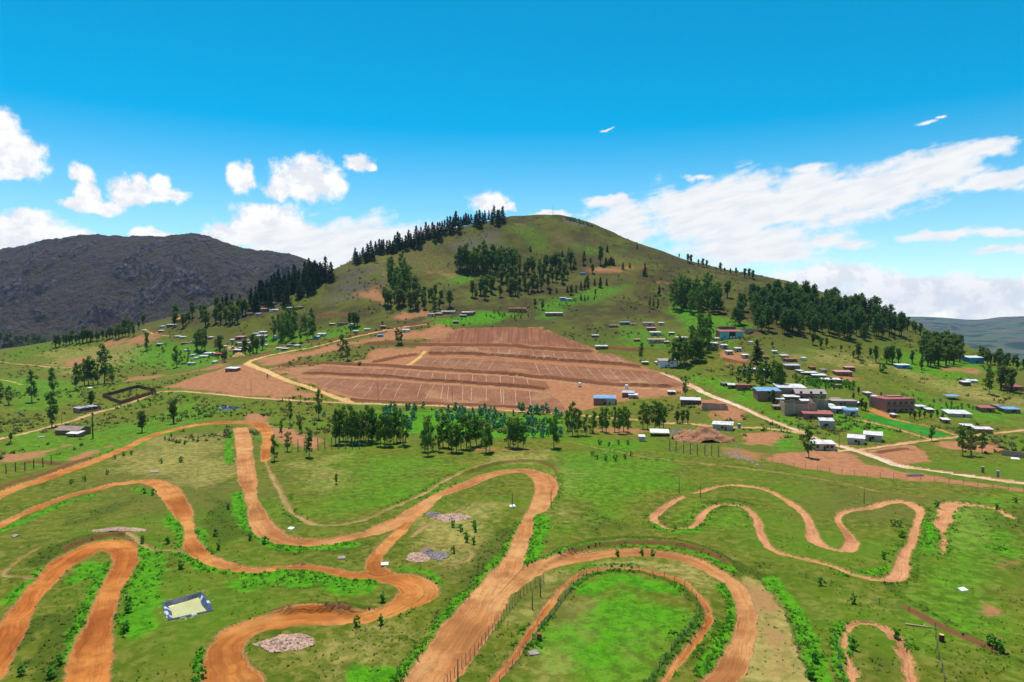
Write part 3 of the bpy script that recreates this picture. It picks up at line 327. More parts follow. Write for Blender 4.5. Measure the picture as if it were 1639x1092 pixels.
BANKS = [(1.0, 4, 0.5, [(-19.2, 246.6), (-7.3, 266.7), (7.7, 273.1), (15.9, 263.3), (17.0, 244.1)]), (0.7, 4, 0.8, [(-173.2, 223.1), (-174.3, 237.7), (-172.1, 251.0), (-174.9, 274.1), (-172.2, 283.0)]),
 (1.1, 5, 0.6, [(-111.9, 164.1), (-112.8, 171.4), (-110.3, 177.7), (-107.5, 181.3), (-102.3, 179.9), (-96.6, 173.5)]),
 (0.9, 4, 0.6, [(4.5, 154.6), (8.3, 161.0), (13.2, 166.6), (19.2, 171.7), (29.2, 174.2), (38.7, 173.6), (47.1, 168.9), (51.5, 160.5), (52.9, 155.8)]),
 (1.2, 5, 1.0, [(-49.4, 132.0), (-46.1, 133.8), (-40.0, 134.3), (-34.3, 134.1), (-28.6, 133.6)]), (0.8, 3, 0.5, [(-54.5, 131.6), (-52.6, 132.9), (-50.0, 133.7)]), (0.6, 4, 0.6, [(-54.8, 159.8), (-50.6, 160.4), (-46.0, 160.1)]),
 (1.6, 9, 1.0, [(-185.7, 527.8), (-176.5, 541.3), (-152.0, 544.2), (-128.7, 538.6), (-78.8, 525.5), (-28.7, 516.8), (0.2, 511.3), (38.2, 497.9), (69.9, 477.3), (111.4, 461.9)]),
 (1.4, 9, 1.0, [(-158.7, 506.4), (-154.1, 509.4), (-135.9, 507.8), (-110.1, 498.5), (-73.8, 491.4), (-39.0, 490.4), (0.2, 486.4), (25.9, 473.3)]),
 (1.8, 9, 1.0, [(-72.6, 567.4), (-51.6, 565.1), (-31.4, 566.3), (0.3, 560.8), (41.9, 546.7), (78.3, 535.0), (101.1, 521.2)]),
 (1.8, 10, 1.0, [(-132.3, 600.3), (-74.5, 591.1), (-32.2, 590.6), (0.3, 589.8), (16.8, 583.1), (44.0, 574.5), (70.1, 568.3)]), (1.6, 8, 1.0, [(-112.6, 534.9), (-95.7, 553.8), (-75.4, 565.6)]),
 (1.0, 5, 1.0, [(-114.0, 443.7), (-86.5, 438.7), (-66.0, 439.0), (-34.9, 439.1), (0.2, 437.9), (32.3, 419.9)]), (1.2, 6, 1.0, [(-236.3, 645.5), (-183.8, 628.0), (-150.9, 634.9), (-106.5, 648.1), (-72.3, 661.7)]),
 (1.0, 5, 1.0, [(-263.7, 606.0), (-231.0, 600.4), (-216.2, 621.6)]), (0.8, 5, 1.0, [(151.9, 286.1), (169.6, 296.4), (175.5, 292.6)]), (0.8, 5, 1.0, [(198.4, 302.8), (212.9, 307.7), (219.9, 299.8)]),
 (0.5, 3, 0.9, [(79.5, 141.1), (81.3, 136.2), (82.4, 129.8), (84.1, 125.2), (85.5, 120.4), (89.1, 116.3)]), (1.5, 8, 0.8, [(74.7, 580.3), (93.9, 567.8), (113.9, 563.4)]),
 (1.5, 8, 0.8, [(-207.7, 710.7), (-187.5, 708.0), (-160.1, 701.6)]), (1.2, 6, 0.9, [(159.7, 527.1), (170.9, 516.9), (181.7, 500.9)]), (1.5, 6, 0.9, [(180.9, 597.9), (201.5, 593.9), (218.0, 587.1)]),
 (0.8, 4, 0.8, [(-193.4, 262.0), (-189.7, 270.6), (-172.4, 263.2)])]
TREES = [('pine_tree', 'dark pine in the belt on the left skyline of the hill', 'pines along the hill skyline',
  [(-192.8, 842.7, 19.4), (-187.7, 831.7, 16.8), (-185.8, 836.9, 14.1), (-186.6, 858.3, 14.9), (-178.2, 833.5, 14.8), (-177.6, 843.4, 22.0), (-175.7, 853.5, 22.5), (-170.7, 839.9, 16.3), (-172.4, 866.5, 17.0),
   (-167.6, 866.0, 19.4), (-163.7, 861.4, 19.0), (-163.6, 872.8, 16.2), (-157.4, 864.4, 17.0), (-154.5, 866.0, 16.9), (-150.1, 862.2, 16.3), (-147.9, 867.0, 21.9), (-145.8, 876.4, 23.1), (-143.3, 874.2, 21.1),
   (-140.0, 875.4, 14.8), (-135.1, 872.2, 19.4), (-133.4, 886.3, 20.8), (-130.0, 882.4, 18.6), (-125.4, 878.0, 18.7), (-125.3, 899.1, 21.2), (-119.6, 882.0, 21.8), (-118.6, 894.8, 20.8), (-115.7, 894.9, 16.3),
   (-113.5, 906.8, 22.0), (-109.6, 904.4, 18.5), (-105.3, 910.3, 19.1), (-100.8, 895.8, 22.2), (-98.2, 909.8, 18.8), (-94.7, 899.6, 23.5), (-93.3, 915.6, 17.2), (-89.3, 912.0, 20.5), (-87.3, 929.2, 19.2), (-82.4, 916.9, 23.9),
   (-78.6, 921.2, 20.9), (-77.5, 950.5, 24.3), (-71.1, 918.1, 22.5), (-69.8, 936.2, 16.4), (-66.9, 953.5, 16.4), (-64.1, 953.5, 19.0), (-60.9, 955.0, 17.2), (-56.9, 953.5, 16.0), (-50.5, 938.9, 16.9), (-49.5, 965.5, 19.5),
   (-44.3, 932.5, 24.7), (-40.5, 950.0, 16.5), (-37.8, 956.4, 18.3), (-32.7, 971.5, 16.2), (-27.7, 944.7, 17.0), (-25.5, 971.5, 21.2), (-19.8, 935.4, 22.0), (-17.9, 948.5, 17.2), (-12.9, 944.4, 23.0)]),
 ('pine_tree', 'dark pine in the dense wood below the left saddle', 'pines on the left spur',
  [(-289.8, 792.4, 21.0), (-285.4, 775.2, 26.0), (-227.9, 763.8, 23.2), (-252.2, 833.5, 25.4), (-236.4, 766.8, 18.6), (-237.3, 780.9, 25.2), (-260.5, 838.0, 19.8), (-277.8, 742.1, 24.0), (-281.9, 752.2, 26.0),
   (-249.8, 784.6, 22.8), (-238.6, 795.9, 20.1), (-264.9, 812.5, 22.2), (-278.0, 790.5, 23.3), (-223.6, 767.4, 25.9), (-258.3, 769.8, 22.1), (-242.9, 802.5, 22.5), (-236.4, 759.8, 19.9), (-271.0, 751.8, 21.4),
   (-244.8, 743.6, 25.0), (-260.7, 762.3, 21.7), (-251.2, 751.1, 20.9), (-257.3, 775.0, 26.4), (-225.3, 784.8, 22.9), (-233.9, 801.2, 25.0), (-266.4, 838.0, 27.9), (-224.1, 788.2, 27.0), (-271.1, 781.8, 27.1),
   (-240.1, 803.0, 22.1), (-266.5, 798.2, 19.6), (-268.7, 755.3, 16.8), (-256.8, 778.8, 17.3), (-271.8, 767.4, 21.9), (-237.1, 788.8, 18.9), (-244.8, 825.8, 27.3), (-279.8, 821.5, 23.9), (-283.0, 789.0, 19.1),
   (-231.5, 804.7, 26.1), (-267.0, 778.2, 25.4), (-262.6, 743.4, 23.1), (-250.0, 779.5, 20.6), (-287.6, 753.7, 25.0), (-251.1, 792.5, 19.9), (-286.4, 799.2, 19.2), (-280.0, 820.0, 28.1), (-262.4, 775.2, 19.0),
   (-284.4, 778.9, 22.4)]),
 ('pine_tree', 'tall dark pine in the group of three on the saddle skyline', 'pines on the saddle', [(-222.9, 796.8, 24.8), (-217.7, 799.1, 29.3), (-209.1, 791.4, 23.2)]),
 ('broadleaf_tree', 'dark tree among the houses below the left spur', 'trees in the upper left village',
  [(-302.7, 722.8, 17.6), (-294.7, 731.1, 14.7), (-288.3, 739.2, 18.1), (-329.7, 763.8, 19.6), (-288.0, 717.1, 17.6), (-307.6, 748.3, 16.6), (-325.3, 724.8, 18.4), (-295.7, 722.1, 19.0), (-309.1, 723.9, 13.8),
   (-316.6, 729.9, 17.5), (-295.4, 715.0, 15.7), (-325.9, 732.4, 12.6), (-313.1, 745.0, 12.9), (-356.7, 746.5, 14.0), (-338.0, 751.2, 16.3), (-356.7, 754.0, 12.5), (-318.9, 745.5, 16.5), (-339.1, 747.7, 13.3),
   (-297.3, 741.2, 20.2), (-296.4, 748.7, 16.1), (-347.0, 762.3, 14.3), (-291.3, 737.9, 16.9), (-381.7, 774.7, 20.9), (-372.0, 752.9, 16.6), (-356.2, 738.9, 16.1), (-360.0, 769.0, 19.8)]),
 ('broadleaf_tree', 'small dark tree in the row along the left field skyline', 'trees along the left field edge',
  [(-520.3, 777.4, 15.9), (-516.0, 776.9, 15.0), (-515.6, 784.8, 12.7), (-508.8, 778.3, 14.2), (-509.3, 785.0, 12.0), (-508.7, 788.8, 16.1), (-499.1, 780.6, 11.8), (-497.9, 784.5, 11.4), (-492.1, 781.7, 16.4),
   (-489.1, 784.8, 16.6), (-485.3, 785.3, 15.2), (-482.5, 783.6, 13.3), (-476.4, 782.6, 12.1), (-472.5, 779.7, 10.9), (-469.9, 783.4, 12.2), (-461.9, 777.3, 11.8), (-460.6, 781.2, 14.0), (-457.7, 781.7, 11.2),
   (-450.7, 775.4, 13.5), (-445.9, 773.8, 17.0), (-443.7, 777.4, 11.3), (-438.7, 773.8, 10.6), (-433.7, 772.2, 13.9), (-424.2, 764.5, 12.7)]),
 ('pine_tree', 'small dark pine standing apart on the grass below the saddle', 'pines below the saddle', [(-329.3, 777.2, 14.2), (-325.4, 779.8, 17.1), (-338.5, 826.0, 11.3), (-329.3, 770.3, 9.9), (-312.7, 785.6, 11.5)]),
 ('eucalyptus_tree', 'round dark tree alone on the far left field edge', '', [(-368.5, 687.9, 18.9)]), ('eucalyptus_tree', 'tree with bare stem alone in the green fields below the left village', '', [(-294.4, 598.0, 19.7)]),
 ('eucalyptus_tree', 'tall tree in the clump of four among the left village plots', 'clump in the left village', [(-300.5, 652.4, 20.3), (-296.1, 649.3, 22.6), (-293.0, 650.4, 21.4), (-304.2, 656.6, 16.8)]),
 ('broadleaf_tree', 'tree beside the tin roofs of the left village', 'trees in the left village',
  [(-274.2, 639.8, 17.6), (-282.5, 650.9, 10.7), (-248.5, 589.7, 10.8), (-254.3, 599.4, 9.3), (-243.6, 621.6, 14.8), (-237.9, 626.0, 18.3), (-231.4, 617.9, 15.8), (-234.0, 608.3, 11.1), (-232.1, 634.0, 14.5),
   (-440.1, 814.5, 13.4), (-433.3, 792.3, 10.2), (-447.1, 796.2, 14.6), (-451.9, 795.4, 16.0), (-438.6, 788.6, 13.0)]),
 ('eucalyptus_tree', 'dark tree in the wood between the left village and the terraces', 'wood beside the left village',
  [(-218.1, 671.3, 18.0), (-230.1, 698.0, 17.8), (-211.8, 663.0, 21.9), (-232.3, 688.6, 17.3), (-232.8, 666.7, 22.3), (-230.7, 675.7, 20.8), (-187.8, 643.8, 19.5), (-202.6, 669.2, 19.4), (-218.2, 648.1, 19.6),
   (-224.0, 668.1, 20.7), (-225.1, 689.4, 20.5), (-204.6, 634.9, 19.2), (-196.4, 665.1, 16.6), (-208.3, 679.6, 15.1), (-195.6, 632.5, 15.7), (-222.8, 657.6, 20.7), (-219.9, 688.9, 23.7), (-223.0, 681.5, 17.9),
   (-214.2, 651.7, 21.2), (-192.9, 643.1, 14.5), (-198.6, 678.0, 21.4), (-227.9, 679.8, 19.2)]),
 ('broadleaf_tree', 'bushy tree above the earth road left of the terraces', 'trees above the earth road', [(-158.3, 666.6, 14.7), (-153.0, 662.0, 15.8), (-150.6, 664.7, 13.4), (-124.3, 654.6, 4.8), (-152.8, 645.6, 5.3)]),
 ('eucalyptus_tree', 'slim tree of the pair on the grassy patch beside the terraces', 'pair beside the terraces', [(-141.5, 566.5, 19.7), (-132.7, 549.1, 17.1)]),
 ('eucalyptus_tree', 'slim tree of the pair above the upper terrace edge', 'pair above the terraces', [(-99.8, 593.8, 14.7), (-96.5, 593.7, 12.0)]),
 ('eucalyptus_tree', 'dark tree in the copse on the left flank of the hill', 'copse on the left flank',
  [(-118.1, 765.7, 25.4), (-120.9, 777.0, 22.3), (-138.5, 789.9, 25.9), (-125.1, 799.8, 21.0), (-112.6, 747.0, 21.0), (-128.5, 766.7, 22.8), (-141.0, 787.3, 24.7), (-122.2, 764.1, 25.5), (-129.4, 807.6, 26.9),
   (-137.1, 776.5, 22.6), (-142.2, 797.0, 21.6), (-117.6, 780.1, 22.3), (-128.7, 747.5, 22.6), (-120.1, 746.7, 19.9), (-128.2, 760.4, 25.4), (-123.3, 752.3, 21.9)]),
 ('broadleaf_tree', 'green tree in the wood under the left flank of the hill', 'wood under the left flank',
  [(-74.8, 718.5, 13.3), (-78.1, 691.4, 11.2), (-93.1, 711.8, 12.7), (-113.1, 738.3, 13.0), (-117.3, 712.9, 17.3), (-111.7, 709.4, 12.3), (-116.6, 734.1, 19.3), (-100.9, 744.8, 12.0), (-108.0, 716.8, 17.2), (-87.5, 723.5, 13.6),
   (-113.6, 715.0, 14.2), (-103.7, 698.1, 20.4), (-86.5, 735.0, 10.8), (-93.1, 726.6, 16.0), (-95.9, 693.8, 11.3), (-99.0, 701.2, 20.2), (-105.7, 744.4, 21.0), (-89.8, 698.9, 11.9), (-82.0, 732.5, 15.1), (-74.0, 697.3, 12.1),
   (-121.5, 723.0, 16.1), (-116.9, 707.1, 19.7), (-132.8, 715.4, 18.4), (-127.1, 714.1, 16.2), (-104.8, 709.9, 15.1), (-92.6, 720.2, 13.0), (-80.0, 700.2, 15.0), (-123.6, 719.1, 11.7), (-127.6, 721.4, 11.5), (-128.4, 707.6, 18.4),
   (-101.5, 725.6, 20.7), (-64.1, 702.4, 18.7), (-123.7, 731.8, 16.2), (-117.5, 743.3, 12.9)]),
 ('eucalyptus_tree', 'sparse tall tree in the grove high on the middle of the hill', 'grove high on the hill',
  [(-15.7, 821.7, 23.1), (-29.5, 825.9, 25.5), (2.2, 830.0, 28.3), (-41.9, 819.6, 24.2), (-45.0, 820.1, 26.4), (-55.0, 823.4, 33.0), (-24.4, 825.3, 24.9), (-64.8, 824.7, 26.4), (-30.9, 818.5, 22.6), (-46.4, 837.1, 25.9),
   (-24.4, 837.0, 29.1), (-35.2, 837.4, 33.0), (2.0, 824.3, 26.0), (-19.0, 828.6, 25.5), (8.1, 823.6, 24.1), (-29.6, 831.0, 24.2), (-60.2, 824.6, 27.3), (-19.2, 822.5, 23.2), (-50.4, 832.8, 22.0), (-35.5, 822.2, 26.5),
   (-13.0, 837.0, 28.3), (-30.5, 834.1, 29.2), (-55.2, 834.5, 30.5), (-47.9, 817.3, 24.9), (-14.6, 827.1, 29.7), (-24.2, 832.5, 31.3), (-2.8, 821.9, 21.9), (-3.5, 828.6, 31.3), (-20.4, 835.8, 22.7), (-60.1, 831.6, 26.5),
   (-52.2, 821.5, 25.5), (-40.6, 829.0, 30.7), (-2.8, 838.9, 21.5), (-33.3, 828.4, 30.9), (-14.0, 830.7, 22.6), (-46.0, 829.3, 26.1), (-57.2, 828.1, 27.7), (-8.8, 824.8, 29.0), (-63.2, 829.3, 30.7), (-35.6, 818.9, 23.9)]),
 ('broadleaf_tree', 'green tree in the wide wood across the middle of the hill', 'wood across the hill',
  [(46.5, 786.4, 12.3), (14.4, 765.1, 15.0), (-33.4, 769.3, 14.4), (5.1, 773.2, 18.4), (33.9, 783.5, 13.6), (3.6, 747.4, 17.4), (33.4, 810.8, 15.4), (8.4, 767.3, 14.4), (-27.7, 764.2, 18.5), (-0.4, 787.0, 21.3),
   (-29.9, 746.2, 19.9), (24.5, 774.4, 18.1), (-24.0, 760.4, 14.1), (52.8, 822.8, 22.4), (-16.4, 800.2, 10.4), (3.6, 796.9, 18.4), (-22.0, 753.6, 20.0), (19.1, 817.5, 20.1), (-33.9, 743.6, 18.4), (24.0, 814.4, 21.9),
   (-5.2, 768.0, 19.1), (57.4, 780.4, 13.4), (60.9, 795.2, 20.1), (45.9, 804.5, 13.2), (-12.4, 788.7, 15.1), (32.4, 761.0, 13.8), (-42.7, 733.6, 19.1), (53.1, 796.6, 12.0), (-28.3, 726.9, 15.8), (63.1, 814.4, 18.7),
   (18.2, 754.4, 14.5), (-34.3, 783.3, 10.7), (13.5, 783.2, 16.2), (22.5, 761.3, 19.1), (-2.4, 797.7, 21.5), (32.3, 798.6, 20.3), (-25.0, 792.9, 15.1), (-12.8, 742.0, 13.9), (15.7, 812.1, 16.4), (56.4, 830.6, 19.4),
   (40.5, 767.3, 17.5), (8.6, 750.8, 10.7), (36.3, 794.6, 19.8), (4.1, 810.1, 15.5), (-38.5, 729.4, 10.7), (47.8, 818.2, 20.8), (-3.3, 775.2, 14.9), (40.6, 822.3, 20.2), (-0.8, 747.2, 19.9), (-11.5, 795.5, 20.6),
   (-2.0, 761.9, 16.5), (71.3, 831.2, 20.8), (25.2, 808.7, 20.5), (57.1, 813.5, 19.4), (28.3, 759.6, 14.9), (-21.4, 774.5, 20.1)]),
 ('broadleaf_tree', 'small tree scattered right of the wide hill wood', 'small trees right of the hill wood',
  [(85.3, 765.4, 8.3), (55.8, 817.8, 7.1), (6.3, 739.4, 7.4), (50.7, 783.8, 8.7), (-1.7, 753.6, 9.9), (25.0, 768.1, 5.7), (52.3, 805.9, 10.5), (31.2, 699.7, 9.1), (9.6, 825.5, 6.6), (84.7, 774.7, 11.1), (95.7, 832.7, 9.8),
   (33.4, 830.9, 11.9), (15.1, 762.4, 9.2), (90.6, 743.0, 7.6), (39.3, 824.6, 11.9), (23.8, 707.6, 9.9), (87.2, 835.5, 10.9), (64.2, 747.6, 10.9), (64.8, 799.7, 9.3), (77.0, 829.2, 8.0), (16.4, 832.7, 9.0), (5.6, 819.4, 6.9),
   (70.9, 815.9, 6.2), (95.1, 808.5, 11.5), (2.1, 784.8, 6.3), (57.4, 776.2, 7.6)]),
 ('broadleaf_tree', 'broad tree on the earth shelf right of the summit slope', '', [(107.7, 835.0, 24.5)]),
 ('pine_tree', 'small pine scattered over the upper right slope', 'pines on the upper right slope',
  [(70.1, 849.6, 15.6), (63.1, 859.9, 7.1), (156.4, 806.6, 14.0), (162.0, 752.9, 11.0), (120.9, 870.0, 8.8), (163.7, 896.6, 6.6), (23.6, 878.2, 7.2), (133.1, 822.3, 9.0), (142.2, 827.2, 6.8), (89.5, 850.0, 10.9),
   (77.2, 842.1, 7.7), (74.2, 826.1, 7.6)]),
 ('pine_tree', 'low pine in the short hedge beside the broad tree', 'hedge of low pines',
  [(114.2, 834.7, 10.0), (115.4, 835.5, 7.9), (117.6, 834.5, 8.2), (119.6, 835.9, 9.2), (120.7, 836.0, 10.9), (122.7, 836.8, 9.5), (124.0, 833.9, 8.1)]),
 ('pine_tree', 'small pine in the scatter over the bright green slope', 'small pines on the green slope',
  [(61.0, 754.8, 7.6), (65.9, 755.5, 9.0), (70.6, 754.6, 8.3), (76.8, 761.2, 9.8), (81.1, 762.8, 11.2), (84.9, 764.9, 8.4), (93.7, 774.7, 8.5), (99.3, 768.9, 12.7), (107.4, 776.7, 7.8), (86.8, 782.9, 10.0), (41.6, 752.2, 7.6),
   (49.1, 752.7, 5.5), (73.8, 731.4, 6.7), (77.6, 729.4, 6.0), (81.1, 730.2, 5.4), (87.9, 731.2, 4.0)]),
 ('eucalyptus_tree', 'thin tree of the three on the right shoulder slope', 'thin trees on the shoulder', [(142.2, 705.3, 12.9), (145.6, 703.2, 11.6), (149.0, 697.9, 12.1)]),
 ('eucalyptus_tree', 'tall dark tree in the block on the right shoulder', 'block on the right shoulder',
  [(202.2, 682.0, 24.3), (189.2, 709.6, 25.7), (175.3, 709.7, 32.4), (201.6, 708.9, 32.3), (184.7, 718.8, 23.7), (202.7, 694.3, 24.5), (177.2, 672.0, 24.0), (195.8, 716.4, 25.3), (196.2, 682.1, 24.2), (192.8, 698.4, 25.5),
   (171.3, 692.4, 29.1), (178.8, 724.0, 30.7), (179.1, 684.3, 23.1), (196.7, 671.6, 26.4), (205.5, 703.9, 24.7), (184.8, 698.6, 24.1), (206.1, 720.3, 31.8), (208.4, 693.3, 27.4), (164.8, 687.9, 24.4), (185.6, 675.1, 23.5),
   (180.6, 704.1, 32.1), (166.1, 702.3, 31.8), (194.4, 723.9, 25.2), (203.7, 674.9, 30.4), (180.1, 711.5, 29.4), (187.8, 686.9, 24.4)]),
 ('broadleaf_tree', 'round dark tree standing between the two right-hand pine woods', '', [(231.3, 734.8, 19.5)]),
 ('pine_tree', 'dark pine in the large wood down the right slope', 'large pine wood on the right slope',
  [(358.9, 695.4, 22.1), (331.8, 677.7, 19.2), (269.0, 692.8, 21.7), (269.7, 631.6, 15.2), (243.1, 627.1, 19.5), (239.4, 593.5, 15.5), (282.0, 658.5, 22.8), (242.5, 688.8, 26.1), (277.9, 670.9, 22.6), (297.9, 606.7, 21.8),
   (286.2, 616.9, 21.4), (372.5, 703.3, 24.8), (311.2, 602.8, 15.5), (359.5, 676.5, 21.0), (261.8, 599.4, 21.9), (338.6, 694.0, 21.1), (275.4, 615.2, 17.3), (273.2, 636.8, 18.8), (243.2, 592.3, 21.5), (305.9, 666.9, 17.7),
   (289.2, 714.0, 23.0), (352.5, 637.5, 24.1), (246.6, 652.2, 24.2), (316.6, 664.3, 24.8), (367.2, 688.3, 26.5), (303.8, 655.4, 22.2), (289.4, 675.3, 22.0), (342.1, 674.9, 17.1), (282.1, 664.7, 21.3), (287.0, 598.5, 22.7),
   (265.7, 638.4, 22.8), (248.6, 674.0, 25.7), (316.7, 619.7, 23.8), (247.3, 677.8, 21.2), (330.8, 719.4, 19.1), (323.3, 654.0, 19.0), (218.3, 653.7, 23.1), (246.2, 605.9, 14.5), (307.2, 636.7, 17.0), (296.9, 647.9, 18.0),
   (334.2, 669.9, 25.7), (327.2, 683.1, 17.5), (217.0, 593.6, 15.1), (280.8, 603.4, 19.8), (247.6, 602.8, 17.5), (251.1, 681.6, 17.2), (272.8, 653.3, 19.3), (278.9, 630.3, 17.3), (369.2, 649.9, 18.4), (256.7, 660.4, 22.7),
   (258.9, 676.6, 24.8), (274.9, 604.4, 16.6), (246.1, 665.9, 17.7), (318.8, 681.3, 20.3), (272.6, 700.9, 19.6), (359.1, 713.4, 18.6), (231.1, 646.8, 23.3), (253.2, 604.2, 17.7), (248.8, 647.2, 16.7), (293.1, 693.8, 22.7),
   (225.6, 633.6, 20.1), (234.9, 592.3, 17.4), (333.3, 664.2, 18.8), (312.6, 729.8, 19.3), (328.6, 691.0, 21.5), (294.0, 729.7, 20.7), (274.1, 714.2, 24.5), (263.2, 659.1, 24.5), (330.0, 617.6, 22.5), (243.8, 680.3, 16.5),
   (329.9, 649.3, 18.8), (270.2, 621.0, 21.2), (259.5, 620.0, 16.4), (338.3, 646.9, 15.8), (254.9, 677.4, 19.9), (273.4, 619.5, 17.9), (279.3, 718.7, 25.5), (362.7, 708.9, 24.6), (325.4, 636.3, 22.9), (337.6, 683.9, 16.8),
   (359.4, 700.8, 21.9), (321.3, 624.6, 17.3), (284.4, 729.0, 21.2), (307.7, 708.3, 20.1), (216.3, 600.9, 20.2), (309.4, 668.4, 25.1), (285.2, 682.2, 25.1), (225.6, 624.5, 17.9), (332.6, 659.6, 20.2), (334.0, 628.0, 16.0),
   (268.3, 668.7, 17.9), (230.2, 679.5, 18.1), (237.1, 671.4, 20.6), (299.1, 710.3, 17.7), (235.0, 627.8, 15.0), (293.6, 594.1, 19.8), (269.3, 689.2, 17.8), (228.4, 612.1, 22.2), (338.4, 630.3, 21.9), (289.5, 704.2, 25.3),
   (273.4, 667.4, 21.3), (249.1, 588.1, 16.1), (208.4, 624.3, 20.6), (360.7, 660.3, 24.5), (252.6, 624.7, 15.6), (314.7, 712.0, 24.5), (361.2, 649.4, 19.5), (243.9, 609.9, 19.1), (297.3, 680.2, 20.6), (310.9, 616.2, 22.8),
   (283.9, 640.3, 18.5), (270.7, 721.3, 20.6), (365.9, 641.0, 24.4), (351.7, 693.2, 17.4), (354.3, 705.3, 22.8), (280.7, 643.6, 20.7), (311.5, 724.3, 19.2), (330.4, 707.7, 21.9), (339.3, 717.1, 23.1), (260.7, 588.7, 18.8),
   (329.2, 635.9, 16.2), (305.5, 712.1, 27.0), (292.7, 614.5, 15.9), (202.4, 619.4, 16.7), (349.2, 657.6, 23.6), (235.9, 662.8, 22.9), (206.5, 617.4, 15.6), (288.2, 610.0, 15.5), (263.9, 593.4, 19.2), (243.2, 605.3, 17.8),
   (294.3, 626.7, 22.3), (295.9, 712.4, 22.2), (364.4, 649.5, 15.8), (357.6, 704.4, 21.7), (286.4, 695.4, 25.7), (288.4, 640.6, 18.9), (335.6, 698.8, 16.9), (254.2, 640.2, 17.7), (314.4, 658.1, 24.9), (321.3, 648.7, 18.9),
   (235.6, 589.6, 21.6), (361.1, 689.0, 22.8), (280.4, 676.9, 25.9), (308.2, 679.5, 18.6), (258.3, 668.6, 17.3), (295.4, 662.5, 21.3), (244.3, 600.5, 19.2), (250.4, 596.1, 17.9), (272.9, 686.8, 16.6), (294.0, 603.2, 20.1),
   (224.7, 597.1, 22.7), (339.0, 623.4, 18.0), (250.4, 696.7, 22.1), (246.1, 597.5, 19.9), (303.1, 731.9, 21.9), (266.5, 644.1, 21.0), (253.9, 646.9, 15.5), (308.8, 629.8, 18.0)]),
 ('broadleaf_tree', 'dark pine in the lower right grove near the blue shed', 'lower right grove',  # a pine grove that borrows the broadleaf name and shapes
  [(350.8, 580.4, 15.6), (376.4, 576.7, 17.6), (357.6, 560.6, 17.8), (369.9, 579.4, 18.8), (333.6, 541.8, 17.7), (380.9, 586.0, 19.2), (343.1, 556.2, 19.1), (360.9, 594.8, 17.8), (348.2, 542.1, 15.7), (333.0, 552.9, 17.0),
   (320.2, 524.2, 15.2), (343.5, 530.0, 14.4), (320.9, 521.8, 15.8), (327.4, 527.9, 14.1), (368.0, 573.6, 19.3), (330.3, 527.6, 18.1), (377.7, 590.1, 16.5), (346.7, 563.0, 15.6), (378.6, 595.0, 20.0), (349.8, 539.1, 15.2),
   (359.8, 558.6, 16.6), (339.1, 532.0, 14.7), (383.1, 582.8, 19.1), (369.9, 598.6, 16.0), (330.2, 541.6, 14.3), (371.1, 587.2, 17.4), (374.8, 594.2, 17.6), (347.8, 559.2, 19.0), (362.6, 583.3, 20.1), (362.1, 550.6, 15.5)]),
 ('broadleaf_tree', 'far dark tree on the right-hand edge of the valley', 'trees on the right valley edge',
  [(383.0, 558.3, 7.5), (386.4, 531.5, 9.5), (377.0, 526.6, 11.5), (391.9, 528.2, 8.7), (381.2, 546.6, 11.9), (386.2, 549.5, 9.1), (400.3, 555.5, 8.3), (394.0, 573.0, 11.8), (401.2, 560.6, 12.2), (405.0, 547.1, 10.0),
   (378.0, 523.3, 8.5), (404.8, 555.5, 9.8), (410.7, 574.4, 10.6), (387.7, 543.3, 8.1), (393.0, 568.9, 11.6), (400.4, 544.0, 9.2), (398.7, 530.4, 9.0), (392.8, 563.0, 11.5), (406.7, 560.9, 7.6), (385.9, 544.3, 11.2)]),
 ('broadleaf_tree', 'dark tree scattered below the large pine wood', 'trees below the pine wood',
  [(248.3, 562.8, 10.3), (250.8, 553.5, 9.1), (258.0, 559.2, 8.2), (266.6, 552.6, 5.1), (270.9, 532.8, 13.7), (269.2, 537.1, 5.9), (281.5, 527.0, 13.5), (284.8, 541.6, 7.9), (288.5, 524.7, 13.5), (292.7, 524.3, 15.4),
   (299.3, 527.6, 12.6), (307.4, 511.1, 8.4), (210.7, 552.0, 5.1), (294.9, 532.8, 11.7), (311.9, 530.9, 10.7)]),
 ('broadleaf_tree', 'dark pine in the thin belt down the right skyline', 'belt down the right skyline',  # pines, built with the broadleaf tree's name and crown
  [(343.3, 724.0, 16.4), (347.4, 722.4, 13.3), (349.8, 715.1, 15.0), (361.4, 731.4, 14.8), (356.3, 710.4, 15.1), (367.0, 724.8, 9.9), (373.6, 724.5, 10.0), (372.1, 712.5, 9.6), (374.3, 708.1, 12.8), (376.9, 707.4, 12.3),
   (377.9, 697.8, 15.2), (397.0, 722.8, 11.9), (402.1, 725.2, 17.2), (401.4, 716.4, 11.7), (394.6, 695.9, 13.2), (402.8, 701.6, 9.4), (394.6, 680.8, 14.7), (405.5, 690.1, 10.4), (398.9, 675.1, 11.4), (400.0, 668.3, 12.9),
   (395.6, 654.5, 9.8), (399.4, 651.9, 8.7)]),
 ('shrub', 'round dark green bush alone on the tan right slope', '', [(272.3, 499.2, 6.9)]), ('eucalyptus_tree', 'tall bare-stemmed tree beside the big dark trees near the right edge', '', [(310.8, 442.9, 19.5)]),
 ('broadleaf_tree', 'big dark tree in the pair near the right edge', 'big dark trees near the right edge', [(327.7, 455.8, 16.7), (330.5, 449.9, 16.5), (333.1, 458.7, 14.3)]),
 ('broadleaf_tree', 'small skyline tree on the right shoulder of the hill', 'skyline trees on the right shoulder',
  [(215.8, 885.2, 6.5), (224.2, 873.7, 11.2), (227.2, 869.7, 12.0), (234.9, 863.2, 7.9), (239.2, 858.7, 11.0), (243.8, 858.4, 9.4), (259.8, 854.1, 10.2), (261.2, 841.0, 6.9), (267.6, 839.2, 7.7), (275.1, 841.0, 10.0),
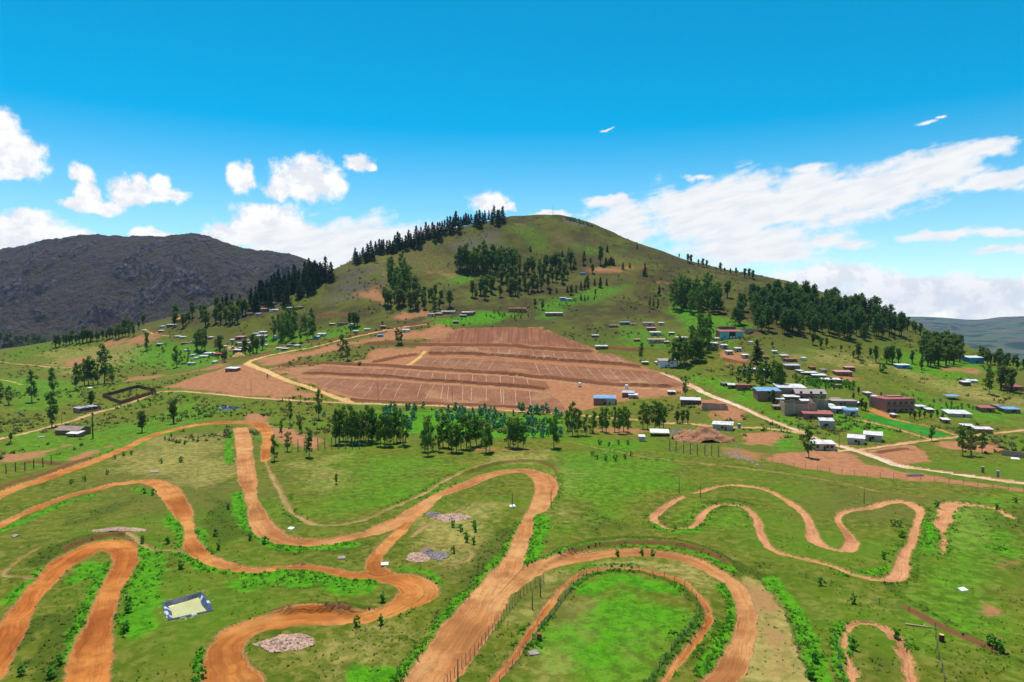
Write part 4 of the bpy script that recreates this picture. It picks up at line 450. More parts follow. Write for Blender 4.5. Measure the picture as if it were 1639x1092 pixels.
   (283.2, 833.2, 11.4), (288.1, 832.1, 12.2), (290.3, 825.2, 11.3), (252.7, 848.6, 4.7)]),
 ('shrub', 'low shrub along the bare right-hand skyline', 'shrubs on the skyline',
  [(75.3, 945.7, 3.9), (78.1, 946.0, 3.6), (80.7, 945.3, 4.6), (82.9, 943.3, 4.0), (85.5, 943.3, 4.9), (86.6, 943.0, 4.4), (88.7, 940.0, 3.2), (92.0, 941.8, 5.0), (94.0, 938.4, 4.1), (96.5, 938.5, 3.6), (98.0, 937.0, 3.3),
   (101.5, 939.0, 3.2), (102.4, 936.0, 5.0), (105.2, 936.7, 3.6), (108.3, 936.9, 3.3), (109.4, 936.8, 3.1)]),
 ('eucalyptus_tree', 'tree standing just above the right tip of the terraces', '', [(101.9, 538.0, 14.8)]),
 ('eucalyptus_tree', 'tall tree in the clump beside the white grey-roofed house', 'clump beside the white house',
  [(132.8, 524.7, 20.1), (129.5, 525.1, 21.4), (122.0, 517.9, 20.2), (129.7, 514.2, 20.3), (126.4, 519.1, 20.7), (133.2, 520.8, 20.2)]),
 ('eucalyptus_tree', 'light green tree in the belt below the teal building', 'belt below the teal building',
  [(143.2, 529.2, 18.4), (144.4, 524.8, 19.0), (152.8, 552.0, 16.3), (140.6, 524.3, 20.9), (149.6, 546.4, 21.0), (140.1, 528.7, 16.8), (140.5, 537.6, 15.5), (146.1, 527.0, 19.1), (154.2, 550.2, 19.8), (146.8, 542.5, 20.2),
   (145.6, 550.7, 22.7), (154.3, 536.0, 15.9), (137.8, 525.5, 15.3), (147.6, 535.9, 15.7)]),
 ('eucalyptus_tree', 'very tall ragged tree left of the teal building', 'tall ragged trees by the teal building', [(156.5, 568.3, 27.1), (161.8, 559.8, 28.7), (161.6, 573.8, 21.0)]),
 ('pine_tree', 'slim pine alone on the earthy slope right of the teal building', '', [(183.0, 509.4, 18.7)]),
 ('eucalyptus_tree', 'dark tree in the small wood behind the walled brick compound', 'wood behind the compound',
  [(169.4, 464.6, 12.6), (168.2, 458.0, 10.4), (167.0, 464.0, 10.1), (162.1, 441.6, 9.0), (174.5, 450.0, 13.0), (155.7, 448.0, 9.9), (164.6, 470.4, 11.9), (172.0, 461.9, 12.8), (172.5, 445.3, 9.3), (157.6, 451.8, 14.8),
   (151.4, 453.3, 13.2), (178.0, 457.2, 14.0), (164.9, 457.4, 9.7), (176.2, 464.3, 11.4), (158.8, 465.5, 10.7), (165.8, 453.6, 13.7), (176.1, 444.4, 12.6), (173.7, 443.4, 9.5), (175.1, 457.8, 10.2), (178.4, 464.1, 14.3)]),
 ('eucalyptus_tree', 'tall tree over the right end of the compound wood', 'tall trees over the compound', [(172.4, 440.9, 17.8), (174.2, 439.3, 16.9), (171.3, 458.8, 15.1)]),
 ('broadleaf_tree', 'dark tree growing against the blue-roofed brick building', '', [(156.5, 407.6, 8.2)]), ('shrub', 'vivid light green bush beside the two-storey grey-roofed house', '', [(182.1, 403.0, 5.9)]),
 ('eucalyptus_tree', 'slim poplar-like tree behind the rubble house at the road', '', [(111.1, 435.6, 13.6)]),
 ('eucalyptus_tree', 'dense green eucalyptus in the left roadside row', 'left roadside eucalyptus row',
  [(-80.1, 307.7, 16.6), (-78.9, 309.9, 16.4), (-79.2, 318.1, 16.9), (-75.3, 309.8, 14.6), (-75.0, 316.8, 17.2), (-71.6, 308.2, 16.2), (-70.9, 311.4, 14.5), (-71.0, 318.3, 14.8), (-67.4, 309.7, 16.0), (-67.7, 319.6, 16.8),
   (-64.8, 314.6, 17.1), (-62.7, 313.5, 14.1), (-59.2, 304.6, 14.5), (-57.4, 304.0, 16.0), (-57.4, 311.0, 13.7), (-54.8, 304.0, 14.8), (-54.4, 311.6, 14.9), (-53.3, 313.8, 16.7), (-51.7, 314.7, 14.1), (-48.7, 305.0, 14.9)]),
 ('eucalyptus_tree', 'leaning tall eucalyptus at the front of the middle row', '', [(-35.1, 282.6, 16.6)]),
 ('eucalyptus_tree', 'green eucalyptus in the middle roadside row', 'middle roadside eucalyptus row',
  [(-37.5, 291.6, 11.7), (-34.5, 293.8, 11.5), (-31.3, 291.1, 11.9), (-30.6, 300.7, 15.3), (-28.0, 299.1, 12.4), (-25.4, 288.9, 13.4), (-23.6, 288.5, 12.6), (-22.3, 296.4, 15.0), (-19.8, 296.1, 15.1), (-18.5, 301.8, 14.8),
   (-15.7, 302.0, 13.7), (-13.9, 304.5, 12.4), (-11.0, 288.1, 12.8), (-9.5, 290.3, 12.1)]),
 ('eucalyptus_tree', 'eucalyptus in the small clump right of the middle row', 'small clump by the middle row', [(-1.2, 299.5, 13.2), (0.7, 297.3, 12.5), (2.6, 298.6, 13.7), (4.8, 297.0, 12.2)]),
 ('eucalyptus_tree', 'dense dark eucalyptus standing alone right of the rows', '', [(18.6, 299.5, 14.8)]),
 ('eucalyptus_tree', 'eucalyptus with open stems below the blue-roofed house', 'open eucalyptus below the blue roof', [(30.0, 334.4, 17.2), (32.7, 336.6, 13.6), (36.4, 333.8, 11.0), (40.9, 342.4, 11.9), (28.7, 351.7, 11.0)]),
 ('eucalyptus_tree', 'eucalyptus in the roadside clump before the blue-roofed house', 'clump before the blue roof',
  [(46.5, 349.4, 12.8), (47.5, 342.4, 13.2), (52.7, 347.5, 13.4), (53.7, 339.7, 13.7), (57.5, 349.6, 13.4), (58.5, 342.2, 12.5)]),
 ('eucalyptus_tree', 'tall eucalyptus in the clump left of the open shelter', 'clump left of the shelter', [(69.1, 357.9, 14.4), (70.9, 355.6, 13.7), (74.6, 354.6, 15.6), (77.0, 353.7, 14.9), (80.1, 358.5, 11.8)]),
 ('broadleaf_tree', 'round-headed tree of the three above the open shelter', 'round trees above the shelter', [(91.1, 374.2, 7.5), (93.6, 371.8, 8.2), (96.0, 370.5, 8.1)]),
 ('eucalyptus_tree', 'upright tree above the bare earth bank, highest of the left group', '', [(-120.4, 368.0, 12.1)]), ('eucalyptus_tree', 'bushy tree on the bare bank behind the post row', '', [(-105.9, 337.7, 9.9)]),
 ('eucalyptus_tree', 'small upright tree on the edge of the earth bank', '', [(-111.4, 327.3, 8.4)]), ('eucalyptus_tree', 'thin tree beside the single concrete post', '', [(-95.7, 289.5, 9.0)]),
 ('eucalyptus_tree', 'tall dark tree on the meadow edge beside the dirt track', '', [(-94.9, 270.4, 10.9)]), ('eucalyptus_tree', 'full-crowned tree on the meadow edge at the start of the post row', '', [(-83.3, 278.1, 11.7)]),
 ('eucalyptus_tree', 'slim dark column-shaped tree just below the terrace road', '', [(-109.3, 383.7, 17.6)]), ('eucalyptus_tree', 'tiny lone tree in the open green meadow', '', [(-61.5, 236.4, 3.9)]),
 ('eucalyptus_tree', 'tall open tree left of the pair above the adobe house', '', [(-325.2, 460.2, 21.9)]), ('eucalyptus_tree', 'broad dark tree above the adobe house', '', [(-331.3, 490.8, 19.8)]),
 ('eucalyptus_tree', 'dark tree near the left edge above the tan road', '', [(-333.1, 450.2, 13.2)]), ('eucalyptus_tree', 'dark tree cut by the left edge', '', [(-343.8, 456.3, 15.0)]),
 ('eucalyptus_tree', 'two-stemmed tree right behind the adobe house', '', [(-244.0, 359.8, 19.8)]), ('eucalyptus_tree', 'open-crowned tree at the left of the tall field clump', '', [(-325.9, 508.6, 21.4)]),
 ('eucalyptus_tree', 'tallest tree of the clump beyond the corral', '', [(-325.7, 543.5, 31.9)]), ('eucalyptus_tree', 'low full tree at the right foot of the tall clump', '', [(-314.7, 535.0, 15.7)]),
 ('eucalyptus_tree', 'tree in the middle of the tall clump beyond the corral', 'tall clump beyond the corral', [(-337.8, 537.3, 21.7), (-333.7, 536.2, 23.6), (-331.1, 537.6, 20.7), (-326.4, 535.7, 16.7)]),
 ('broadleaf_tree', 'round umbrella-headed tree behind the long ruined shed', '', [(-271.0, 437.4, 12.0)]), ('broadleaf_tree', 'round many-stemmed tree left of the pair above the orange track', '', [(-185.6, 340.0, 11.8)]),
 ('broadleaf_tree', 'tall oval tree beside the bend of the orange track', '', [(-184.6, 370.2, 13.9)]), ('bare_tree', 'almost leafless tall trunk on the grass beside the adobe house', '', [(-199.3, 322.5, 13.6)]),
 ('broadleaf_tree', 'small pale tree at the roadside by the left edge', '', [(-231.7, 313.3, 4.3)]), ('eucalyptus_tree', 'tall tree in front of the pale booth by the road fork', '', [(123.9, 282.5, 14.0)]),
 ('eucalyptus_tree', 'small tree at the fork of the tan lanes', '', [(194.1, 313.5, 7.5)]), ('eucalyptus_tree', 'tall open tree left of the pair below the long white roof', '', [(187.5, 281.7, 13.4)]),
 ('eucalyptus_tree', 'second tall open tree below the long white roof', '', [(191.0, 281.2, 11.8)]), ('eucalyptus_tree', 'leaning dark tree right of the tall open pair', '', [(199.8, 287.9, 9.5)]),
 ('broadleaf_tree', 'bushy tree in the hedge beside the two-storey brick house', 'hedge beside the brick house',
  [(221.3, 377.2, 4.1), (220.2, 371.3, 5.4), (224.1, 373.2, 5.1), (228.7, 376.2, 4.5), (229.3, 371.5, 4.1), (236.9, 378.2, 4.5), (235.8, 371.6, 4.1), (220.4, 382.9, 2.8)]),
 ('broadleaf_tree', 'tree among the plots behind the bright green field', 'trees behind the green field',
  [(201.1, 391.4, 7.2), (202.2, 388.6, 5.7), (210.2, 418.4, 4.6), (220.5, 432.6, 5.5), (220.5, 420.5, 3.5), (233.0, 429.2, 3.5)]),
 ('shrub', 'leafy plant in the dark crop strip behind the compound', 'crop strip behind the compound',
  [(204.0, 442.2, 3.1), (224.9, 454.2, 2.6), (216.6, 462.6, 3.8), (198.9, 449.7, 3.3), (202.1, 455.6, 3.4), (217.0, 457.7, 3.1), (213.2, 443.2, 3.3), (223.0, 445.1, 2.6), (212.0, 456.3, 2.6), (198.7, 446.2, 3.2),
   (197.9, 454.6, 3.0), (220.2, 452.8, 3.0), (227.4, 453.0, 3.3), (191.2, 454.9, 3.6), (196.7, 464.8, 2.6), (201.5, 462.3, 3.8), (199.5, 461.7, 3.0), (199.5, 442.2, 3.2), (206.3, 455.3, 3.3), (223.7, 458.0, 3.0),
   (206.2, 447.4, 3.3), (193.9, 464.6, 3.4), (229.3, 456.4, 3.4), (203.4, 462.1, 3.6), (226.6, 459.9, 3.2), (209.1, 442.0, 2.6), (204.4, 456.8, 3.6), (216.5, 446.5, 2.6), (212.2, 448.6, 3.1), (220.4, 444.6, 3.4),
   (214.9, 451.3, 3.2), (207.5, 445.0, 2.8), (200.1, 468.2, 2.7), (195.4, 468.3, 3.4), (219.4, 447.9, 3.1), (210.8, 449.5, 3.2), (209.8, 464.7, 2.8), (211.1, 461.3, 2.8), (225.0, 452.1, 3.4), (193.5, 469.0, 2.6),
   (222.1, 451.4, 3.3), (196.8, 472.6, 2.8), (223.1, 461.4, 3.8), (212.2, 459.1, 2.8), (221.1, 441.8, 3.0), (193.3, 452.0, 3.0), (197.8, 451.2, 3.6), (205.2, 451.5, 2.7)]),
 ('shrub', 'leafy plant in the green plots near the right edge', 'green plots near the right edge',
  [(245.8, 414.7, 2.2), (258.8, 403.8, 2.0), (249.3, 405.4, 2.3), (269.4, 416.5, 2.0), (269.2, 406.9, 2.3), (249.3, 433.9, 2.0), (253.3, 392.6, 2.1), (251.9, 398.5, 2.0), (261.6, 409.4, 2.4), (263.9, 398.4, 2.0),
   (266.2, 422.1, 2.0), (258.4, 396.6, 2.4), (271.6, 400.2, 2.0), (264.9, 409.4, 2.1), (260.1, 419.0, 2.2), (253.0, 422.9, 2.0), (262.8, 400.6, 2.4), (246.5, 407.3, 2.0), (271.1, 403.7, 2.6), (247.5, 426.4, 2.0),
   (260.0, 401.8, 2.3), (255.1, 432.4, 2.0), (249.6, 402.7, 2.0), (252.3, 419.1, 2.4)]),
 ('shrub', 'garden bush between the roofs of the left village', 'garden bushes of the left village',
  [(-312.1, 656.3, 3.3), (-268.4, 637.0, 4.4), (-318.3, 640.0, 4.3), (-276.6, 621.9, 2.5), (-297.9, 626.7, 3.6), (-258.8, 657.8, 4.7), (-286.7, 657.2, 2.8), (-255.6, 651.0, 2.6), (-285.0, 606.4, 3.2), (-271.3, 662.3, 3.5),
   (-270.1, 645.2, 2.6), (-256.4, 627.3, 2.8), (-277.1, 630.1, 3.8), (-302.7, 623.7, 4.4), (-276.2, 604.6, 2.6), (-303.4, 639.3, 4.5), (-243.1, 634.5, 3.9), (-307.1, 648.1, 3.6), (-294.8, 619.0, 2.7), (-301.0, 650.9, 3.2),
   (-278.1, 653.4, 3.5), (-266.2, 616.7, 2.6), (-315.4, 648.7, 3.8), (-274.4, 640.4, 3.3), (-249.4, 636.2, 3.6), (-262.1, 625.0, 4.1), (-303.8, 632.2, 2.9), (-312.7, 632.5, 3.8), (-254.0, 615.4, 2.7), (-263.8, 644.4, 3.9),
   (-266.7, 658.4, 2.9), (-292.5, 647.8, 2.6), (-278.2, 647.7, 4.0), (-274.2, 657.8, 3.3)]),
 ('shrub', 'hedge bush on the green slope behind the terraces', 'hedge bushes behind the terraces',
  [(15.9, 677.0, 3.7), (-14.0, 684.6, 4.1), (2.8, 669.5, 4.1), (2.2, 687.8, 2.5), (-0.9, 672.4, 3.0), (-20.9, 672.6, 2.5), (-18.0, 684.9, 3.8), (-12.0, 677.2, 3.1), (-7.4, 678.6, 3.0), (10.1, 684.9, 3.4), (-9.1, 671.9, 2.9),
   (-25.4, 677.0, 2.8), (8.7, 671.2, 3.9), (6.3, 677.6, 2.7), (10.0, 693.8, 3.9), (6.3, 686.2, 2.8)]),
 ('young_eucalyptus', 'small bluish young eucalyptus in the planting below the terrace road', 'young eucalyptus planting',
  [(-70.7, 389.1, 5.6), (-59.6, 418.4, 4.4), (-71.4, 381.7, 5.6), (-76.1, 402.2, 4.9), (-67.7, 392.8, 4.8), (-61.5, 427.4, 3.7), (-69.2, 405.4, 4.1), (-63.7, 421.1, 4.5), (-64.9, 394.8, 5.5), (-69.9, 407.1, 6.1),
   (-64.2, 418.5, 3.6), (-64.5, 417.5, 3.7), (-57.5, 395.0, 4.5), (-72.4, 379.4, 3.3), (-69.1, 389.3, 3.6), (-74.7, 401.4, 5.8), (-59.6, 412.5, 4.4), (-55.6, 427.0, 4.3), (-57.0, 389.6, 5.8), (-65.0, 417.9, 4.9),
   (-58.6, 396.3, 3.6), (-69.9, 379.7, 3.4), (-58.9, 417.1, 4.2), (-72.8, 404.9, 6.3), (-72.1, 385.3, 4.1), (-72.4, 390.2, 4.2), (-31.7, 400.2, 5.7), (18.9, 390.6, 3.2), (11.5, 389.2, 5.8), (26.5, 408.1, 5.9), (16.5, 413.8, 4.5),
   (-17.9, 406.8, 4.5), (-38.7, 413.0, 6.2), (-14.3, 385.2, 5.7), (11.6, 416.1, 6.2), (8.6, 377.5, 5.4), (-25.6, 383.0, 4.2), (18.5, 421.8, 5.1), (-18.8, 367.9, 4.0), (21.6, 421.3, 6.4), (9.9, 383.6, 5.0), (-4.5, 399.9, 4.3),
   (12.4, 374.1, 5.5), (-30.2, 406.6, 4.1), (-38.8, 406.0, 3.4), (14.9, 416.7, 3.7), (-30.7, 397.3, 4.4), (-21.7, 386.3, 5.7), (-9.3, 359.7, 4.9), (-20.2, 362.0, 4.5), (-36.6, 386.4, 5.5), (-6.7, 397.2, 4.5), (19.7, 382.6, 3.7),
   (-18.7, 405.7, 6.2), (7.1, 425.1, 6.4), (-41.7, 386.3, 4.4), (8.4, 403.2, 3.6), (-5.8, 368.3, 5.2), (-19.7, 417.1, 5.7), (15.3, 417.1, 6.1), (29.2, 401.8, 4.4), (7.0, 360.6, 3.5), (-23.5, 407.9, 5.6), (-31.0, 390.2, 4.6),
   (4.9, 424.3, 6.5), (14.9, 419.1, 6.3), (-4.0, 374.5, 5.5), (-16.6, 357.7, 3.5), (-43.1, 391.2, 5.8), (-6.5, 357.2, 4.4), (-33.5, 383.0, 5.4), (-13.4, 388.3, 3.9), (-25.1, 401.6, 4.8), (-11.2, 426.6, 3.5), (-19.0, 377.5, 5.2),
   (-28.8, 412.1, 5.0), (-31.5, 386.3, 5.7), (-29.7, 387.7, 5.2), (10.2, 380.4, 5.1), (-23.1, 365.1, 5.5), (-13.3, 426.7, 3.7), (13.7, 382.9, 3.6), (-10.7, 385.7, 6.0), (-19.1, 372.8, 3.7), (-32.3, 419.7, 4.7), (0.8, 411.6, 3.9),
   (-31.1, 424.5, 4.1), (-21.7, 395.1, 3.8), (-9.6, 400.6, 6.2), (-8.1, 356.1, 4.2), (-29.9, 387.3, 3.6), (-35.1, 424.6, 5.7), (27.4, 403.3, 4.4), (-14.0, 407.6, 5.4), (-17.2, 422.6, 6.2), (17.3, 377.5, 4.1), (-53.0, 348.5, 3.9),
   (-58.6, 378.7, 4.7), (-54.1, 357.2, 5.4), (-52.8, 354.3, 4.5), (-59.5, 383.7, 3.5), (4.7, 332.6, 3.6), (22.3, 339.4, 4.1), (23.1, 330.5, 3.9), (-1.4, 335.9, 4.3), (17.9, 343.4, 3.8), (0.9, 337.4, 5.0), (7.3, 342.3, 3.7),
   (19.6, 347.0, 4.6), (14.9, 326.2, 4.9), (24.0, 332.8, 5.0), (2.9, 345.0, 4.7), (20.7, 338.0, 3.0), (14.0, 328.6, 3.0), (9.9, 326.4, 5.0), (2.8, 336.7, 3.4), (16.2, 351.4, 4.3), (13.7, 351.4, 4.0), (17.5, 331.5, 3.8),
   (21.2, 331.3, 3.5), (8.4, 347.4, 3.3), (0.7, 326.2, 2.7), (6.5, 352.0, 5.0)]),
 ('young_eucalyptus', 'bluish round shrub on the bank below the terrace road', 'bluish shrubs by the terrace road', [(-108.4, 392.0, 3.6), (-100.6, 416.8, 3.1), (-134.3, 427.6, 2.3)]),
 ('young_eucalyptus', 'dark shrub on the brown bank of the curving yellow road', '', [(-180.0, 500.8, 3.2)]),
 ('shrub', 'round green bush in the scatter above the worn ring', 'bushes above the worn ring',
  [(-16.5, 188.9, 2.0), (-14.2, 186.0, 2.0), (-10.2, 185.8, 2.0), (-12.3, 179.7, 2.0), (-11.9, 176.6, 2.0), (-10.0, 175.2, 2.0), (-10.7, 190.1, 2.0), (-14.6, 168.0, 2.0)]),
 ('shrub', 'round green bush on the outer edge of the hairpin', 'bushes beside the hairpin', [(-29.6, 127.6, 2.0), (-25.2, 128.6, 2.0), (-26.8, 138.5, 2.0)]),
 ('shrub', 'dark bush on the inner kerb of the broad track above the pitch', 'bushes above the pitch', [(25.9, 165.5, 2.0), (32.0, 166.0, 2.0), (34.7, 165.7, 2.0)]),
 ('shrub', 'bush at the edge of the red track near the bottom', '', [(-51.2, 110.4, 2.0)]),
 ('shrub', 'bush on the bank inside the long orange track', 'bushes on the olive bank',
  [(-162.9, 324.1, 2.1), (-162.0, 316.4, 2.0), (-148.2, 314.9, 2.3), (-147.9, 306.4, 2.0), (-143.4, 338.7, 2.2), (-133.4, 273.0, 2.5), (-140.2, 270.5, 2.2), (-149.8, 250.4, 2.0), (-152.5, 241.4, 2.0), (-162.7, 277.4, 2.0),
   (-162.3, 283.1, 2.0), (-160.7, 285.9, 2.0), (-119.0, 224.3, 2.1), (-123.2, 226.0, 2.0), (-154.4, 236.8, 2.0)]),
 ('shrub', 'dark bush in the rough grass of the lower left', 'bushes in the lower left rough',
  [(-96.3, 175.5, 2.0), (-89.4, 174.7, 2.0), (-77.0, 156.5, 2.0), (-76.3, 110.7, 2.0), (-77.7, 114.7, 2.0), (-81.8, 111.5, 2.0), (-78.7, 137.6, 2.0), (-76.7, 134.2, 2.0), (-73.2, 126.8, 2.0), (-74.0, 169.8, 2.0),
   (-79.4, 180.5, 2.0), (-87.2, 207.2, 2.0), (-68.6, 176.4, 2.0), (-63.6, 173.7, 2.0)]),
 ('shrub', 'dark bush on the meadow right of the wide track', 'bushes on the right meadow',
  [(68.3, 148.5, 2.0), (52.4, 115.4, 2.0), (49.3, 110.3, 2.0), (61.2, 119.9, 2.0), (71.0, 139.6, 2.0), (71.4, 124.3, 2.0), (129.5, 205.7, 2.0), (147.3, 205.0, 2.0), (158.8, 213.0, 2.0), (108.9, 189.4, 2.0), (107.6, 190.2, 2.0),
   (90.9, 164.5, 2.0), (104.4, 180.4, 2.0), (86.4, 119.3, 2.0), (86.5, 118.4, 2.0), (86.1, 120.4, 2.0)]),
 ('shrub', 'green bush in the weedy hollow beside the small grey booth', 'bushes by the small grey booth',
  [(40.0, 309.0, 2.5), (43.7, 304.7, 2.2), (48.5, 308.8, 2.5), (52.6, 307.8, 2.3), (34.5, 275.7, 2.0), (37.8, 272.5, 2.5), (41.7, 272.9, 2.7), (46.0, 276.5, 2.3), (49.6, 282.2, 2.1), (33.5, 282.4, 2.0)])]
